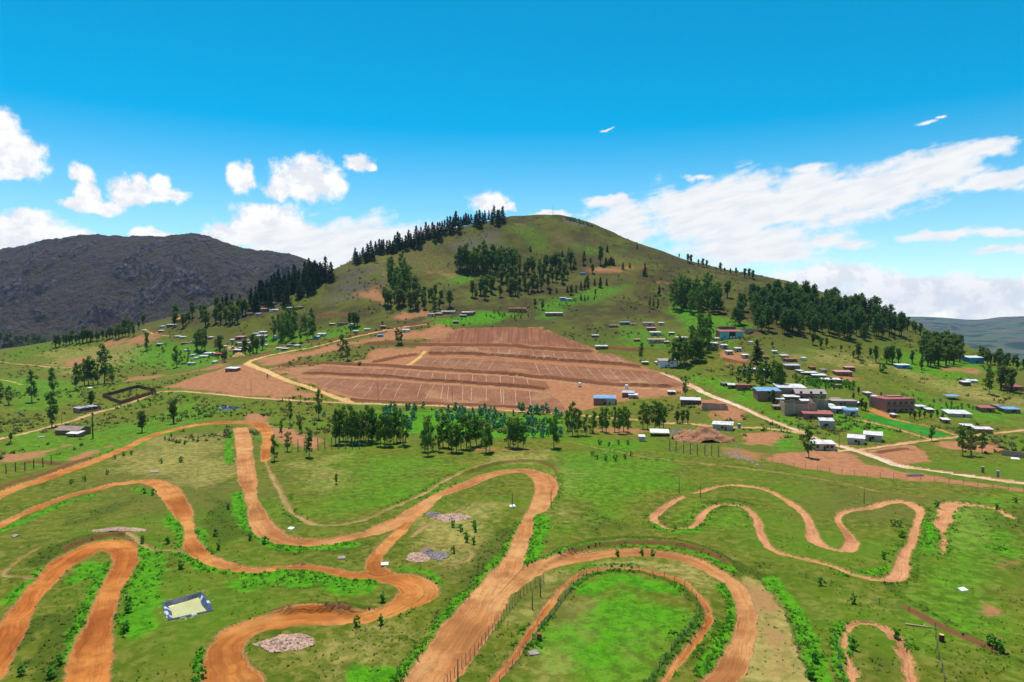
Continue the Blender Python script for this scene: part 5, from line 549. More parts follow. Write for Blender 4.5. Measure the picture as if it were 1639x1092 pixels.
HOUSES = [('house', 'brown adobe house with weathered roof on the left meadow', 'house', -217.0, 330.6, 12.7, 4.2, 8, -8, 'gable', 'adobe', 'oldtile', 1),
 ('house', 'pale booth with white roof right beside the pale road', 'house', 137.0, 296.8, 9.0, 3.3, 6, -6, 'mono', 'concrete', 'tin', 3),
 ('house', 'left of the two matching pale booths by the tan lane', 'house', 156.1, 307.7, 6.8, 3.4, 7, -28, 'mono', 'concrete', 'tin', 1),
 ('house', 'right of the two matching pale booths by the tan lane', 'house', 167.3, 314.3, 7.2, 3.5, 7, -28, 'mono', 'concrete', 'tin', 1),
 ('house', 'small grey booth in front of the dark red roofed shed', 'house', 162.0, 348.8, 6.7, 4.2, 6, -15, 'mono', 'concrete', 'tin', 1),
 ('shed', 'long shed with dark red roof below the walled compound', 'shed', 166.7, 369.2, 14.9, 3.7, 9, -12, 'mono', 'brick', 'redroof', 2),
 ('brick_compound', 'large roofless grey brick walled compound above the green slope', 'building', 160.5, 378.0, 16.6, 7.6, 16, -12, 'open', 'brickgrey', 'none', 0),
 ('brick_compound', 'lower grey brick yard joined to the right of the compound', 'building', 177.6, 391.3, 8.6, 5.7, 9, -12, 'open', 'brickgrey', 'none', 0),
 ('house', 'two-storey house with grey roof and brick gable behind the compound', 'house', 182.1, 414.0, 17.4, 6.4, 10, -8, 'gable', 'brick', 'greyroof', 6),
 ('hall', 'wide white-roofed hall left of the two-storey grey-roofed house', 'building', 175.2, 425.1, 16.4, 5.1, 16, -10, 'mono', 'brickgrey', 'tin', 1),
 ('house', 'tall brick building with bright blue roof edge', 'building', 155.7, 411.5, 13.6, 7.2, 10, -4, 'mono', 'brick', 'blueroof', 2),
 ('shed', 'low white-roofed annex in front of the white-roofed hall', 'shed', 169.5, 411.1, 8.3, 3.0, 6, -10, 'mono', 'adobe', 'tin', 1),
 ('shed', 'tiny white-roofed kiosk beside the tall brick building', 'shed', 160.8, 407.2, 4.5, 2.6, 4, -10, 'mono', 'brick', 'tin', 1),
 ('workshop', 'flat grey-roofed workshop behind the white sheds', 'building', 196.2, 400.6, 13.9, 2.9, 8, -8, 'flat', 'brickgrey', 'greyroof', 1),
 ('shed', 'white-roofed shed at the left end of the tan path', 'shed', 184.4, 382.0, 8.4, 3.1, 6, -10, 'mono', 'concrete', 'tin', 1),
 ('shed', 'pale blue roofed shed at the left end of the tan path', 'shed', 188.4, 376.7, 6.9, 3.5, 6, -10, 'mono', 'concrete', 'blueroof', 1),
 ('house', 'brown flat-roofed house uphill of the tall brick building', 'house', 149.8, 440.1, 8.1, 3.6, 8, -12, 'flat', 'adobe', 'redroof', 1),
 ('shed', 'low pale-roofed lean-to at the top of the green slope', 'shed', 145.7, 446.1, 7.4, 2.9, 6, -14, 'mono', 'adobe', 'tin', 1),
 ('house', 'two-storey red brick house with rows of dark windows', 'house', 222.8, 389.7, 18.6, 7.9, 14, 10, 'flat', 'brickred', 'redroof', 10),
 ('shed', 'white-roofed lean-to right of the two-storey brick house', 'shed', 240.8, 399.3, 5.1, 2.2, 5, -10, 'mono', 'concrete', 'tin', 1),
 ('barn', 'low building with big bright white roof in the right plots', 'shed', 250.1, 378.8, 11.1, 2.2, 14, -18, 'mono', 'concrete', 'tin', 1),
 ('shed', 'left white-roofed piece of the long low shed row', 'shed', 231.5, 344.0, 5.0, 2.2, 5, -15, 'mono', 'adobe', 'tin', 1),
 ('shed', 'right white-roofed piece of the long low shed row', 'shed', 234.6, 337.0, 7.4, 2.2, 5, -15, 'mono', 'adobe', 'tin', 1),
 ('shed', 'dark red roofed brick shed near the right edge', 'shed', 274.1, 391.2, 7.2, 2.9, 7, -12, 'mono', 'brick', 'redroof', 1),
 ('shed', 'blue-roofed brick shed near the right edge', 'shed', 286.6, 388.6, 8.2, 2.8, 7, -6, 'mono', 'brick', 'blueroof', 1),
 ('shelter', 'open shelter with blue-grey roof on the tan slope', 'shelter', 276.8, 425.6, 6.6, 2.7, 5, 0, 'posts', 'wood', 'blueroof', 0),
 ('hut', 'small dark hut with white roof on the tan slope', 'hut', 311.3, 465.2, 5.1, 3.0, 5, 0, 'mono', 'dark', 'tin', 1),
 ('tent', 'white tent-like roof beside the small dark hut', 'tent', 320.6, 473.4, 6.9, 2.2, 6, 0, 'gable', 'white', 'tin', 0),
 ('warehouse', 'bright blue metal warehouse on the right skyline slope', 'building', 375.3, 550.3, 12.1, 5.5, 10, 0, 'mono', 'bluewall', 'tin', 1),
 ('shed', 'blue-walled shed with white roof below the pine grove', 'shed', 294.1, 510.9, 9.4, 3.3, 6, 0, 'mono', 'bluewall', 'tin', 1),
 ('house', 'brownish-roofed house cut by the right edge', 'house', 335.7, 451.9, 9.1, 3.3, 8, 0, 'mono', 'adobe', 'redroof', 1),
 ('hut', 'tiny hut at the corner of the earth yard', 'hut', 211.3, 374.9, 2.2, 2.2, 3, 0, 'mono', 'adobe', 'tin', 0),
 ('house', 'pink-roofed house on the orange earth yard', 'house', 234.8, 481.2, 11.0, 3.5, 7, -6, 'mono', 'adobe', 'pinkroof', 1),
 ('house', 'smaller pink-roofed house behind the orange earth yard', 'house', 246.9, 496.9, 6.8, 3.2, 5, -6, 'mono', 'adobe', 'pinkroof', 1),
 ('house', 'white-roofed long house below the orange earth yard', 'house', 216.2, 460.2, 11.8, 2.5, 8, -10, 'mono', 'adobe', 'tin', 1),
 ('house', 'white-roofed house beside the green hedge of crops', 'house', 212.5, 470.0, 8.6, 2.6, 8, -10, 'mono', 'dark', 'tin', 1),
 ('house', 'low dark house with thin white roof uphill of the crops', 'house', 208.9, 477.5, 10.5, 2.2, 6, -5, 'mono', 'dark', 'tin', 1),
 ('house', 'brick house with blue-grey roof at the top of the right village', 'house', 203.1, 492.4, 9.9, 3.6, 7, -6, 'mono', 'brick', 'bluegrey', 1),
 ('house', 'low brown house at the upper edge of the right village', 'house', 211.7, 515.7, 8.5, 2.4, 5, 0, 'mono', 'adobe', 'redroof', 1),
 ('hut', 'small white-roofed hut at the upper edge of the right village', 'hut', 210.6, 525.1, 5.8, 2.2, 5, 0, 'mono', 'concrete', 'tin', 0),
 ('hut', 'tiny white hut alone on the tan slope', 'hut', 222.7, 519.5, 2.9, 2.2, 3, 0, 'mono', 'white', 'tin', 0),
 ('house', 'white-roofed house half hidden by the compound wood', 'house', 179.9, 483.4, 6.2, 2.7, 6, 0, 'mono', 'adobe', 'tin', 1),
 ('house', 'white-roofed house on the red earth above the compound wood', 'house', 171.8, 488.2, 8.9, 2.7, 7, -8, 'mono', 'adobe', 'tin', 1),
 ('hall', 'teal-fronted hall with red roof on the right slope', 'building', 186.7, 579.9, 20.2, 7.4, 10, 4, 'gablefront', 'teal', 'redroof', 2),
 ('enclosure', 'roofless stone enclosure right of the teal-fronted hall', 'enclosure', 207.7, 591.5, 11.9, 4.3, 8, 4, 'open', 'brickgrey', 'none', 0),
 ('shed', 'low brown shed behind the teal-fronted hall', 'shed', 192.2, 605.8, 13.3, 2.8, 6, 4, 'flat', 'adobe', 'oldtile', 0),
 ('hut', 'tiny white-roofed hut below the teal hall, nearest the stone ramp', 'hut', 166.7, 560.6, 5.4, 3.3, 4, 0, 'mono', 'concrete', 'tin', 1),
 ('hut', 'tiny white-roofed hut below the teal hall, second from the stone ramp', 'hut', 172.9, 554.2, 5.3, 3.3, 4, 0, 'mono', 'concrete', 'tin', 1),
 ('hut', 'tiny white-roofed hut below the teal hall, highest on the right', 'hut', 180.9, 544.4, 5.2, 3.2, 4, 0, 'mono', 'concrete', 'tin', 1),
 ('hut', 'tiny white-roofed hut below the teal hall, lowest in the middle', 'hut', 171.8, 537.6, 5.2, 3.2, 4, 0, 'mono', 'concrete', 'tin', 1),
 ('hut', 'tiny white-roofed hut below the teal hall, farthest downhill on the right', 'hut', 180.5, 525.7, 5.1, 3.1, 4, 0, 'mono', 'concrete', 'tin', 1),
 ('hut', 'tiny white box hut right below the teal hall', 'hut', 197.2, 561.3, 2.6, 2.2, 3, 0, 'mono', 'white', 'tin', 0),
 ('house', 'white-walled house with grey roof above the terraces', 'house', 118.9, 517.3, 13.3, 6.2, 9, 0, 'mono', 'white', 'greyroof', 1),
 ('shed', 'low white-roofed lean-to beside the white-walled house', 'shed', 114.0, 525.3, 5.8, 2.4, 5, 0, 'mono', 'concrete', 'tin', 0),
 ('hut', 'dark low hut at the right tip of the terraces', 'hut', 103.3, 527.3, 4.8, 2.2, 4, 0, 'mono', 'dark', 'tin', 0),
 ('house', 'cream house with pink roof on the right slope', 'house', 123.5, 579.8, 14.3, 3.7, 7, 0, 'mono', 'cream', 'pinkroof', 4),
 ('house', 'white-roofed house directly behind the pink-roofed cream house', 'house', 126.7, 600.5, 8.8, 3.3, 6, 0, 'mono', 'concrete', 'tin', 1),
 ('hut', 'small pink-roofed hut in the upper right hamlet', 'hut', 126.5, 618.5, 7.4, 2.8, 5, 0, 'mono', 'adobe', 'pinkroof', 1),
 ('house', 'grey-roofed house at the top of the upper right hamlet', 'house', 127.4, 634.3, 9.9, 3.5, 6, 0, 'mono', 'concrete', 'greyroof', 1),
 ('hut', 'small white hut right of the grey-roofed hamlet house', 'hut', 139.1, 634.9, 4.7, 2.9, 4, 0, 'mono', 'concrete', 'tin', 0),
 ('hut', 'blue-roofed hut on the slope above the terraces', 'hut', 106.4, 640.5, 8.8, 2.9, 5, 0, 'mono', 'adobe', 'blueroof', 1),
 ('hut', 'low tan hut touching the blue-roofed hut', 'hut', 113.5, 637.5, 6.4, 2.2, 4, 0, 'mono', 'cream', 'oldtile', 0),
 ('hut', 'brown hut left of the blue-roofed hut', 'hut', 94.3, 633.8, 8.1, 2.3, 5, 0, 'mono', 'adobe', 'oldtile', 1),
 ('hut', 'lone dark hut with white roof above the terraces', 'hut', 74.1, 606.2, 6.1, 2.2, 4, 0, 'mono', 'dark', 'tin', 0),
 ('house', 'white-roofed adobe house at the edge of the ploughed slope', 'house', 75.5, 573.8, 9.5, 3.2, 5, 0, 'mono', 'adobe', 'tin', 1),
 ('hut', 'tiny pink-roofed hut left of the cream house', 'hut', 107.7, 586.2, 4.8, 2.2, 4, 0, 'mono', 'adobe', 'pinkroof', 0),
 ('house', 'white-roofed house behind the tall ragged trees', 'house', 145.8, 584.2, 9.1, 2.7, 6, 0, 'mono', 'white', 'tin', 1),
 ('house', 'blue-roofed brick house by the road below the terraces', 'house', 58.7, 432.5, 13.5, 5.2, 10, -10, 'mono', 'brick', 'blueroof', 1),
 ('shed', 'pale front wing of the blue-roofed brick house', 'shed', 62.8, 431.1, 5.5, 3.9, 5, -8, 'mono', 'concrete', 'blueroof', 0),
 ('house', 'grey-blue roofed adobe house uphill of the bright blue roof', 'house', 75.6, 443.6, 7.3, 3.7, 7, -14, 'mono', 'adobe', 'bluegrey', 1),
 ('shed', 'grey block annex with pale roof beside the adobe house', 'shed', 78.2, 439.7, 5.6, 2.8, 4, -14, 'mono', 'brickgrey', 'tin', 0),
 ('hut', 'small dark hut on posts beside the poplar-like tree', 'hut', 104.2, 442.1, 4.5, 2.4, 4, 0, 'mono', 'dark', 'tin', 0),
 ('house', 'low house with rubble-strewn pale roof at the bend', 'house', 108.5, 413.4, 11.4, 3.8, 9, -14, 'mono', 'dark', 'rubble', 1),
 ('enclosure', 'roofless brick enclosure right of the rubble-roofed house', 'enclosure', 118.4, 396.7, 14.5, 3.6, 10, -14, 'open', 'brickgrey', 'none', 0),
 ('shelter', 'open shelter with pale sheet roof on the meadow edge', 'shelter', 71.6, 328.8, 8.4, 2.2, 9, -10, 'posts', 'wood', 'tinrust', 0),
 ('booth', 'small grey upright booth on the meadow', 'booth', 60.7, 316.0, 2.5, 2.6, 2.6, 0, 'mono', 'concrete', 'tinrust', 1),
 ('shed', 'grey shed with white tin roof beside the earth mound', 'shed', 107.8, 347.8, 9.6, 3.5, 7, -22, 'mono', 'concrete', 'tin', 1),
 ('house', 'brick house with red roof above the ploughed slope', 'house', 5.4, 690.7, 17.1, 4.4, 7, 0, 'mono', 'brick', 'redroof', 1),
 ('house', 'adobe house with white-roofed wing in the earth cutting', 'house', 41.9, 679.2, 16.2, 3.7, 7, 0, 'mono', 'adobe', 'tin', 1),
 ('hut', 'left of the two joined white huts on the green slope', 'hut', 54.1, 727.1, 6.0, 3.3, 5, 0, 'mono', 'bluewall', 'tin', 0),
 ('hut', 'right of the two joined white huts on the green slope', 'hut', 60.0, 726.1, 6.0, 3.3, 5, 0, 'mono', 'concrete', 'tin', 0),
 ('hut', 'small blue shelter under the earth shelf', 'hut', 83.3, 804.8, 5.9, 2.9, 4, 0, 'mono', 'bluewall', 'blueroof', 0),
 ('house', 'largest house of the little row above the terraces', 'house', -44.4, 679.6, 10.6, 3.7, 7, 0, 'mono', 'adobe', 'tin', 1),
 ('hut', 'right end hut of the little row above the terraces', 'hut', -39.7, 683.4, 5.0, 3.1, 5, 0, 'mono', 'brick', 'greyroof', 0),
 ('hut', 'dark hut in front of the little row above the terraces', 'hut', -48.3, 672.1, 6.2, 2.5, 4, 0, 'mono', 'dark', 'bluegrey', 0),
 ('hut', 'left hut of the thin line above the terrace road', 'hut', -79.9, 674.5, 7.4, 3.1, 5, 0, 'mono', 'concrete', 'greyroof', 0),
 ('hut', 'second hut of the thin line above the terrace road', 'hut', -72.9, 678.4, 6.8, 2.5, 5, 0, 'mono', 'adobe', 'tin', 0),
 ('hut', 'third hut of the thin line above the terrace road', 'hut', -66.5, 682.6, 8.1, 3.1, 5, 0, 'mono', 'adobe', 'tin', 0),
 ('hut', 'right end hut of the thin line above the terrace road', 'hut', -59.8, 684.2, 5.0, 2.5, 4, 0, 'mono', 'concrete', 'tin', 0),
 ('hut', 'dark hut alone on the brown field above the terraces', 'hut', -53.9, 651.4, 4.8, 2.4, 4, 0, 'mono', 'dark', 'greyroof', 0),
 ('hut', 'small white and blue hut above the slim pair of trees', 'hut', -98.2, 629.3, 6.3, 2.9, 5, 0, 'mono', 'white', 'tin', 0),
 ('hut', 'bright blue hut beside the earth road', 'hut', -120.1, 620.1, 4.5, 2.3, 4, 0, 'mono', 'bluewall', 'blueroof', 0),
 ('hut', 'pale hut above the earth road, left of the bright blue hut', 'hut', -136.7, 642.2, 5.3, 2.4, 4, 0, 'mono', 'concrete', 'tin', 0),
 ('hut', 'pale-roofed hut under the bushy trees above the earth road', 'hut', -147.0, 640.8, 4.7, 2.3, 4, 0, 'mono', 'adobe', 'tin', 0),
 ('hut', 'dark hut above the bright blue hut', 'hut', -121.7, 643.7, 5.3, 2.4, 4, 0, 'mono', 'dark', 'greyroof', 0),
 ('house', 'flat grey house left of the bushy trees', 'house', -167.6, 672.1, 9.2, 3.1, 6, 0, 'flat', 'brickgrey', 'greyroof', 1),
 ('hut', 'small hut left of the flat grey house', 'hut', -179.2, 678.9, 5.0, 2.5, 5, 0, 'mono', 'adobe', 'tin', 0),
 ('hut', 'small white-roofed hut right of the flat grey house', 'hut', -156.3, 665.9, 4.3, 2.4, 4, 0, 'mono', 'concrete', 'tin', 0),
 ('house', 'pinkish-roofed house in the upper left village', 'house', -268.1, 739.5, 8.8, 4.1, 5, 6, 'mono', 'adobe', 'pinkroof', 1),
 ('house', 'red-roofed house highest in the upper left village', 'house', -277.8, 757.1, 6.9, 3.5, 5, -8, 'mono', 'brick', 'redroof', 0),
 ('house', 'white house beside the pines of the upper left village', 'house', -256.0, 734.0, 9.4, 3.4, 5, 6, 'mono', 'white', 'tin', 1),
 ('house', 'tin-roofed house right of the tall pines in the upper village', 'house', -237.5, 732.8, 8.1, 3.4, 5, 6, 'mono', 'adobe', 'tin', 1),
 ('hut', 'brown house at the right end of the upper left village', 'hut', -227.5, 730.8, 6.0, 3.3, 5, 0, 'mono', 'adobe', 'oldtile', 0),
 ('house', 'grey-roofed house among the pines of the spur', 'house', -260.9, 752.1, 6.9, 2.8, 5, 6, 'mono', 'brick', 'greyroof', 0),
 ('hut', 'tiny white-roofed hut below the upper left village', 'hut', -237.0, 718.8, 4.6, 2.6, 5, -8, 'mono', 'concrete', 'tin', 0),
 ('hut', 'tiny pale hut behind the tall pines of the upper village', 'hut', -245.0, 745.7, 4.1, 2.7, 5, 0, 'mono', 'concrete', 'tin', 0),
 ('house', 'brick house on the earth terrace of the upper left village', 'house', -279.4, 733.4, 6.7, 3.4, 5, 6, 'mono', 'brick', 'oldtile', 0),
 ('hut', 'pale-roofed annex on the earth terrace of the upper left village', 'hut', -272.2, 730.3, 5.4, 2.7, 5, -8, 'mono', 'concrete', 'tin', 0),
 ('house', 'white roof left of the dark wood in the left village', 'house', -249.1, 680.9, 7.5, 3.1, 5, 0, 'mono', 'white', 'tin', 1),
 ('house', 'wide pale roof left of the dark wood in the left village', 'house', -247.2, 670.6, 9.8, 3.7, 5, -8, 'mono', 'concrete', 'tin', 1),
 ('house', 'white roof in front of the dark wood', 'house', -231.0, 666.4, 6.1, 3.1, 5, -14, 'mono', 'white', 'tin', 0),
 ('house', 'white roof at the right end of the dark wood', 'house', -181.0, 647.0, 7.1, 3.6, 5, 0, 'mono', 'white', 'tin', 1),
 ('hut', 'bluish hut at the right end of the dark wood', 'hut', -184.0, 640.7, 4.7, 2.9, 5, 0, 'mono', 'bluewall', 'tin', 0),
 ('house', 'teal-sided shed left of the dark wood', 'house', -243.2, 661.3, 7.3, 3.0, 5, 0, 'mono', 'teal', 'greyroof', 1),
 ('house', 'grey-roofed hut below the dark wood', 'house', -203.5, 624.7, 6.3, 2.3, 5, 0, 'mono', 'adobe', 'greyroof', 1),
 ('hut', 'small white-roofed hut below the dark wood', 'hut', -195.6, 617.9, 4.0, 2.3, 5, -8, 'mono', 'concrete', 'tin', 0),
 ('hut', 'small white roof on the green bank below the dark wood', 'hut', -212.1, 619.5, 4.5, 2.2, 5, 6, 'mono', 'white', 'tin', 0),
 ('house', 'brown hut on the green bank below the dark wood', 'house', -204.6, 612.6, 5.6, 2.2, 5, 0, 'mono', 'brick', 'tin', 0),
 ('house', 'house with bright orange tiled roof on the left skyline', 'house', -371.2, 766.2, 11.9, 6.3, 5, -14, 'gable', 'brick', 'orangeroof', 1),
 ('house', 'dark house with blue-white roof below the orange roof', 'house', -378.1, 757.3, 9.0, 3.5, 5, 6, 'mono', 'dark', 'bluegrey', 1),
 ('hut', 'tiny white hut left of the orange-roofed house', 'hut', -392.5, 763.8, 4.9, 2.8, 5, -14, 'mono', 'concrete', 'tin', 0),
 ('hut', 'small grey hut by the saddle road', 'hut', -384.1, 745.9, 5.5, 2.7, 5, -8, 'mono', 'dark', 'tin', 0),
 ('hut', 'tiny white hut at the end of the saddle road', 'hut', -416.4, 771.6, 3.5, 2.5, 5, 6, 'mono', 'white', 'tin', 0),
 ('hut', 'left of the two white roofs below the orange-roofed house', 'hut', -349.1, 709.3, 5.2, 2.6, 5, -14, 'mono', 'concrete', 'tin', 0),
 ('house', 'right of the two white roofs below the orange-roofed house', 'house', -339.0, 701.7, 6.4, 2.6, 5, 6, 'mono', 'concrete', 'tin', 0),
 ('hut', 'dark hut with pale roof at the edge of the bare field', 'hut', -359.7, 694.1, 5.1, 2.9, 5, 0, 'mono', 'dark', 'bluegrey', 0),
 ('house', 'long low brown house in the green fields', 'house', -326.7, 681.2, 7.5, 2.2, 5, 6, 'mono', 'adobe', 'oldtile', 1),
 ('hut', 'white end of the long low brown house', 'hut', -318.3, 679.2, 5.0, 2.5, 5, -14, 'mono', 'concrete', 'tin', 0),
 ('hut', 'small white roof alone in the green fields', 'hut', -314.1, 655.9, 4.2, 2.2, 5, -14, 'mono', 'white', 'tin', 0),
 ('hut', 'pale hut lower in the green fields', 'hut', -299.1, 636.5, 3.5, 2.2, 5, -8, 'mono', 'white', 'tin', 0),
 ('hut', 'tiny white hut left of the red-roofed house', 'hut', -290.3, 623.7, 2.9, 2.2, 5, -14, 'mono', 'white', 'tin', 0),
 ('house', 'grey-roofed hut at the lowest edge of the left village', 'house', -282.2, 597.9, 5.5, 2.7, 5, 6, 'mono', 'concrete', 'bluegrey', 0),
 ('hut', 'low roofless walls at the lowest edge of the left village', 'hut', -292.8, 606.3, 4.4, 2.2, 5, 0, 'open', 'brickgrey', 'none', 0),
 ('house', 'long white roof left of the red-roofed house', 'house', -282.8, 635.3, 10.5, 2.9, 5, -14, 'mono', 'white', 'tin', 1),
 ('house', 'bright red-roofed house in the left village', 'house', -271.1, 628.5, 6.3, 2.9, 5, 6, 'mono', 'adobe', 'redtin', 1),
 ('house', 'pale roof in front of the long white roof', 'house', -284.7, 627.8, 6.9, 2.3, 5, 6, 'mono', 'concrete', 'tin', 1),
 ('hut', 'tiny tilted white roof near the field road', 'hut', -259.9, 593.4, 3.3, 2.2, 5, 0, 'mono', 'white', 'tin', 0),
 ('house', 'brick house with pinkish roof in the middle of the left village', 'house', -268.7, 672.0, 9.2, 3.7, 5, -14, 'mono', 'brick', 'pinkroof', 1),
 ('house', 'blue-grey roofed wing behind the brick house', 'house', -260.2, 664.5, 6.1, 2.4, 5, 6, 'mono', 'adobe', 'bluegrey', 0),
 ('house', 'long grey house in front of the brick house', 'house', -259.5, 658.0, 12.1, 2.7, 5, 0, 'mono', 'concrete', 'bluegrey', 1),
 ('house', 'long dark house with patchy white roof', 'house', -252.7, 643.5, 11.8, 2.7, 5, -14, 'mono', 'dark', 'tin', 1),
 ('house', 'dark shed with white roof by the straw heap', 'house', -257.1, 636.7, 8.7, 2.9, 5, -14, 'mono', 'dark', 'tin', 1),
 ('hut', 'tiny white hut left of the brick house', 'hut', -274.8, 668.8, 3.7, 2.5, 5, 6, 'mono', 'white', 'tin', 0),
 ('hut', 'small pale roof at the upper right of the left village', 'hut', -255.5, 679.8, 5.6, 2.5, 5, 0, 'mono', 'concrete', 'tin', 0),
 ('hut', 'pale roof left of the straw heap', 'hut', -275.2, 653.5, 4.8, 2.2, 5, -8, 'mono', 'concrete', 'tin', 0),
 ('hut', 'small pale-roofed hut by the earth scar', 'hut', -303.5, 684.0, 5.0, 2.5, 5, -14, 'mono', 'adobe', 'tin', 0), ('hut', 'tiny white hut on the green bank', 'hut', -234.2, 646.3, 3.0, 2.2, 5, 0, 'mono', 'white', 'tin', 0),
 ('hut', 'white roof among the trees below the pine spur', 'hut', -295.9, 746.4, 6.2, 2.7, 5, 0, 'mono', 'white', 'tin', 0),
 ('hut', 'pale roof lower among the trees below the pine spur', 'hut', -293.7, 732.3, 5.4, 2.7, 5, 0, 'mono', 'white', 'tin', 0),
 ('house', 'blue-grey roofs among the trees below the pine spur', 'house', -311.5, 751.0, 6.9, 2.8, 5, -8, 'mono', 'concrete', 'bluegrey', 0),
 ('house', 'brown house among the trees below the pine spur', 'house', -325.0, 752.0, 6.9, 2.8, 5, 6, 'mono', 'brick', 'oldtile', 0),
 ('shed', 'long dark shed with pale tin roof beside the curving yellow road', 'shed', -217.9, 526.9, 10.6, 3.9, 5, -22, 'mono', 'adobe', 'tinblue', 1),
 ('hut', 'low brown-roofed hut at the top edge of the compound wood', 'hut', 182.6, 472.9, 4.3, 2.2, 5, 0, 'mono', 'adobe', 'oldtile', 0),
 ('hut', 'small brick hut left of the low dark house', 'hut', 204.9, 481.7, 4.0, 2.2, 5, 6, 'mono', 'brick', 'tin', 0),
 ('hut', 'small red-roofed hut above the low dark house', 'hut', 218.3, 493.1, 3.6, 2.2, 5, 0, 'mono', 'adobe', 'redroof', 0),
 ('hut', 'small brown-tiled hut between the white roofs and the pink roofs', 'hut', 224.0, 487.6, 4.0, 2.2, 5, 6, 'mono', 'concrete', 'oldtile', 0),
 ('shed', 'low brown shed below the long white-roofed house', 'shed', 214.7, 447.3, 4.9, 2.2, 5, 6, 'mono', 'adobe', 'oldtile', 1),
 ('shed', 'dark brown-roofed shed before the tall brick building', 'shed', 159.9, 396.6, 5.1, 2.2, 5, -14, 'mono', 'brick', 'oldtile', 1),
 ('hut', 'little brown lean-to on the compound slope', 'hut', 152.7, 392.1, 3.6, 2.2, 5, -14, 'mono', 'adobe', 'oldtile', 0),
 ('shed', 'rusty-roofed shed squeezed behind the compound wall', 'shed', 174.8, 403.1, 5.9, 2.6, 5, -8, 'mono', 'brick', 'tinrust', 1),
 ('shed', 'rusty-roofed hut right of the lower brick yard', 'shed', 183.8, 391.4, 5.0, 2.5, 5, 0, 'mono', 'adobe', 'tinrust', 1),
 ('shed', 'brown-roofed hut behind the flat workshop', 'shed', 195.3, 409.6, 5.3, 2.2, 5, -14, 'mono', 'brick', 'oldtile', 1),
 ('shed', 'dark hut among the trees behind the green field', 'shed', 205.3, 401.1, 4.4, 2.2, 5, -8, 'mono', 'dark', 'tinrust', 1),
 ('hut', 'small hut at the foot of the tan slope', 'hut', 225.9, 430.0, 3.5, 2.2, 5, 0, 'mono', 'brick', 'tin', 0),
 ('hut', 'tiny hut beside the foot of the tan slope', 'hut', 227.0, 421.8, 3.1, 2.2, 5, 6, 'mono', 'concrete', 'tinrust', 0),
 ('hut', 'rusty hut beside the hedge of the brick house', 'hut', 241.4, 391.3, 3.6, 2.2, 5, -8, 'mono', 'adobe', 'tinrust', 0),
 ('shed', 'brown hut between the red and blue roofs near the right edge', 'shed', 287.5, 400.5, 4.0, 2.2, 5, 0, 'mono', 'brick', 'oldtile', 1),
 ('hut', 'small pinkish shed above the orange path', 'hut', 231.6, 361.7, 3.3, 2.2, 5, -14, 'mono', 'brick', 'tinrust', 0),
 ('shed', 'brown hut at the top corner of the green slope', 'shed', 143.3, 454.1, 5.0, 2.2, 5, 6, 'mono', 'brick', 'oldtile', 1),
 ('hut', 'small hut behind the nearest tiny white hut', 'hut', 173.7, 577.2, 4.8, 2.2, 5, 6, 'mono', 'concrete', 'tinrust', 0),
 ('hut', 'brown hut on the earthy slope right of the slim pine', 'hut', 195.7, 537.2, 4.4, 2.2, 5, -14, 'mono', 'brick', 'oldtile', 0),
 ('hut', 'small red hut on the earthy slope', 'hut', 195.1, 523.3, 3.8, 2.2, 5, -14, 'mono', 'adobe', 'redroof', 0),
 ('hut', 'tiny pale hut high on the earthy slope', 'hut', 207.0, 537.0, 3.4, 2.2, 5, -14, 'mono', 'concrete', 'tin', 0),
 ('hut', 'brown hut hidden left of the tall ragged trees', 'hut', 162.0, 609.0, 5.0, 2.2, 5, -14, 'mono', 'brick', 'oldtile', 0),
 ('hut', 'rusty hut right of the upper right hamlet', 'hut', 140.5, 600.6, 4.4, 2.2, 5, -8, 'mono', 'adobe', 'tinrust', 0),
 ('hut', 'small hut right of the cream pink-roofed house', 'hut', 131.3, 576.6, 4.8, 2.2, 5, 6, 'mono', 'brick', 'tin', 0)]
RUIN = [(-263.93, 414.81), (-258.97, 427.52)]
CORRAL = [(-287.76, 477.6), (-259.48, 450.4), (-252.26, 482.03), (-279.97, 508.36)]
ADOBE_ANNEX = (-211.39, 326.09)
POND_A = [(-71.41, 138.06), (-66.39, 143.13), (-60.48, 134.85), (-66.66, 130.88)]
POND_B = [(-182.34, 421.33), (-180.03, 430.7), (-169.11, 424.15), (-171.43, 410.87)]
CONCRETE_POSTS = [(68.45, 293.95, 4.8), (70.83, 292.54, 4.8), (73.13, 288.81, 4.9), (75.55, 286.89, 4.9), (78.09, 285.51, 4.8), (80.93, 284.35, 4.8), (83.25, 282.43, 4.9), (85.26, 279.62, 4.9)]
MEADOW_POSTS = [(-91.51, 289.71, 5.3), (-89.8, 292.86, 5.4), (-84.54, 295.26, 5.1), (-81.82, 296.24, 5.2), (-79.19, 297.66, 5.2), (-76.17, 297.66, 5.2), (-73.06, 297.29, 5.2), (-70.16, 297.78, 5.2), (-67.21, 298.12, 5.2)]
LEFT_POSTS = [(-187.89, 251.32, 3.5), (-186.62, 254.36, 3.5), (-183.98, 255.61, 3.5), (-184.0, 260.35, 3.6), (-181.85, 262.47, 3.6), (-181.77, 267.02, 3.7)]
POLES = [(111.11, 213.11, 4.9), (55.56, 224.63, 5.3), (61.31, 219.86, 4.8), (0.1, 207.63, 4.8), (11.96, 206.79, 4.9), (-86.82, 440.26, 11.3), (-39.14, 445.73, 9.8), (-180.47, 470.44, 8.6), (-138.47, 464.42, 4.7), (193.03, 320.04, 4.1),
 (144.81, 342.13, 7.5), (145.92, 302.3, 6.1), (-248.02, 373.89, 6.2), (-8.75, 108.05, 3.8), (6.03, 142.5, 3.7), (4.12, 136.23, 3.7), (132.31, 347.41, 3.8), (150.27, 393.18, 2.9)]
MAST = [(57.37, 963.55, 15.0)]
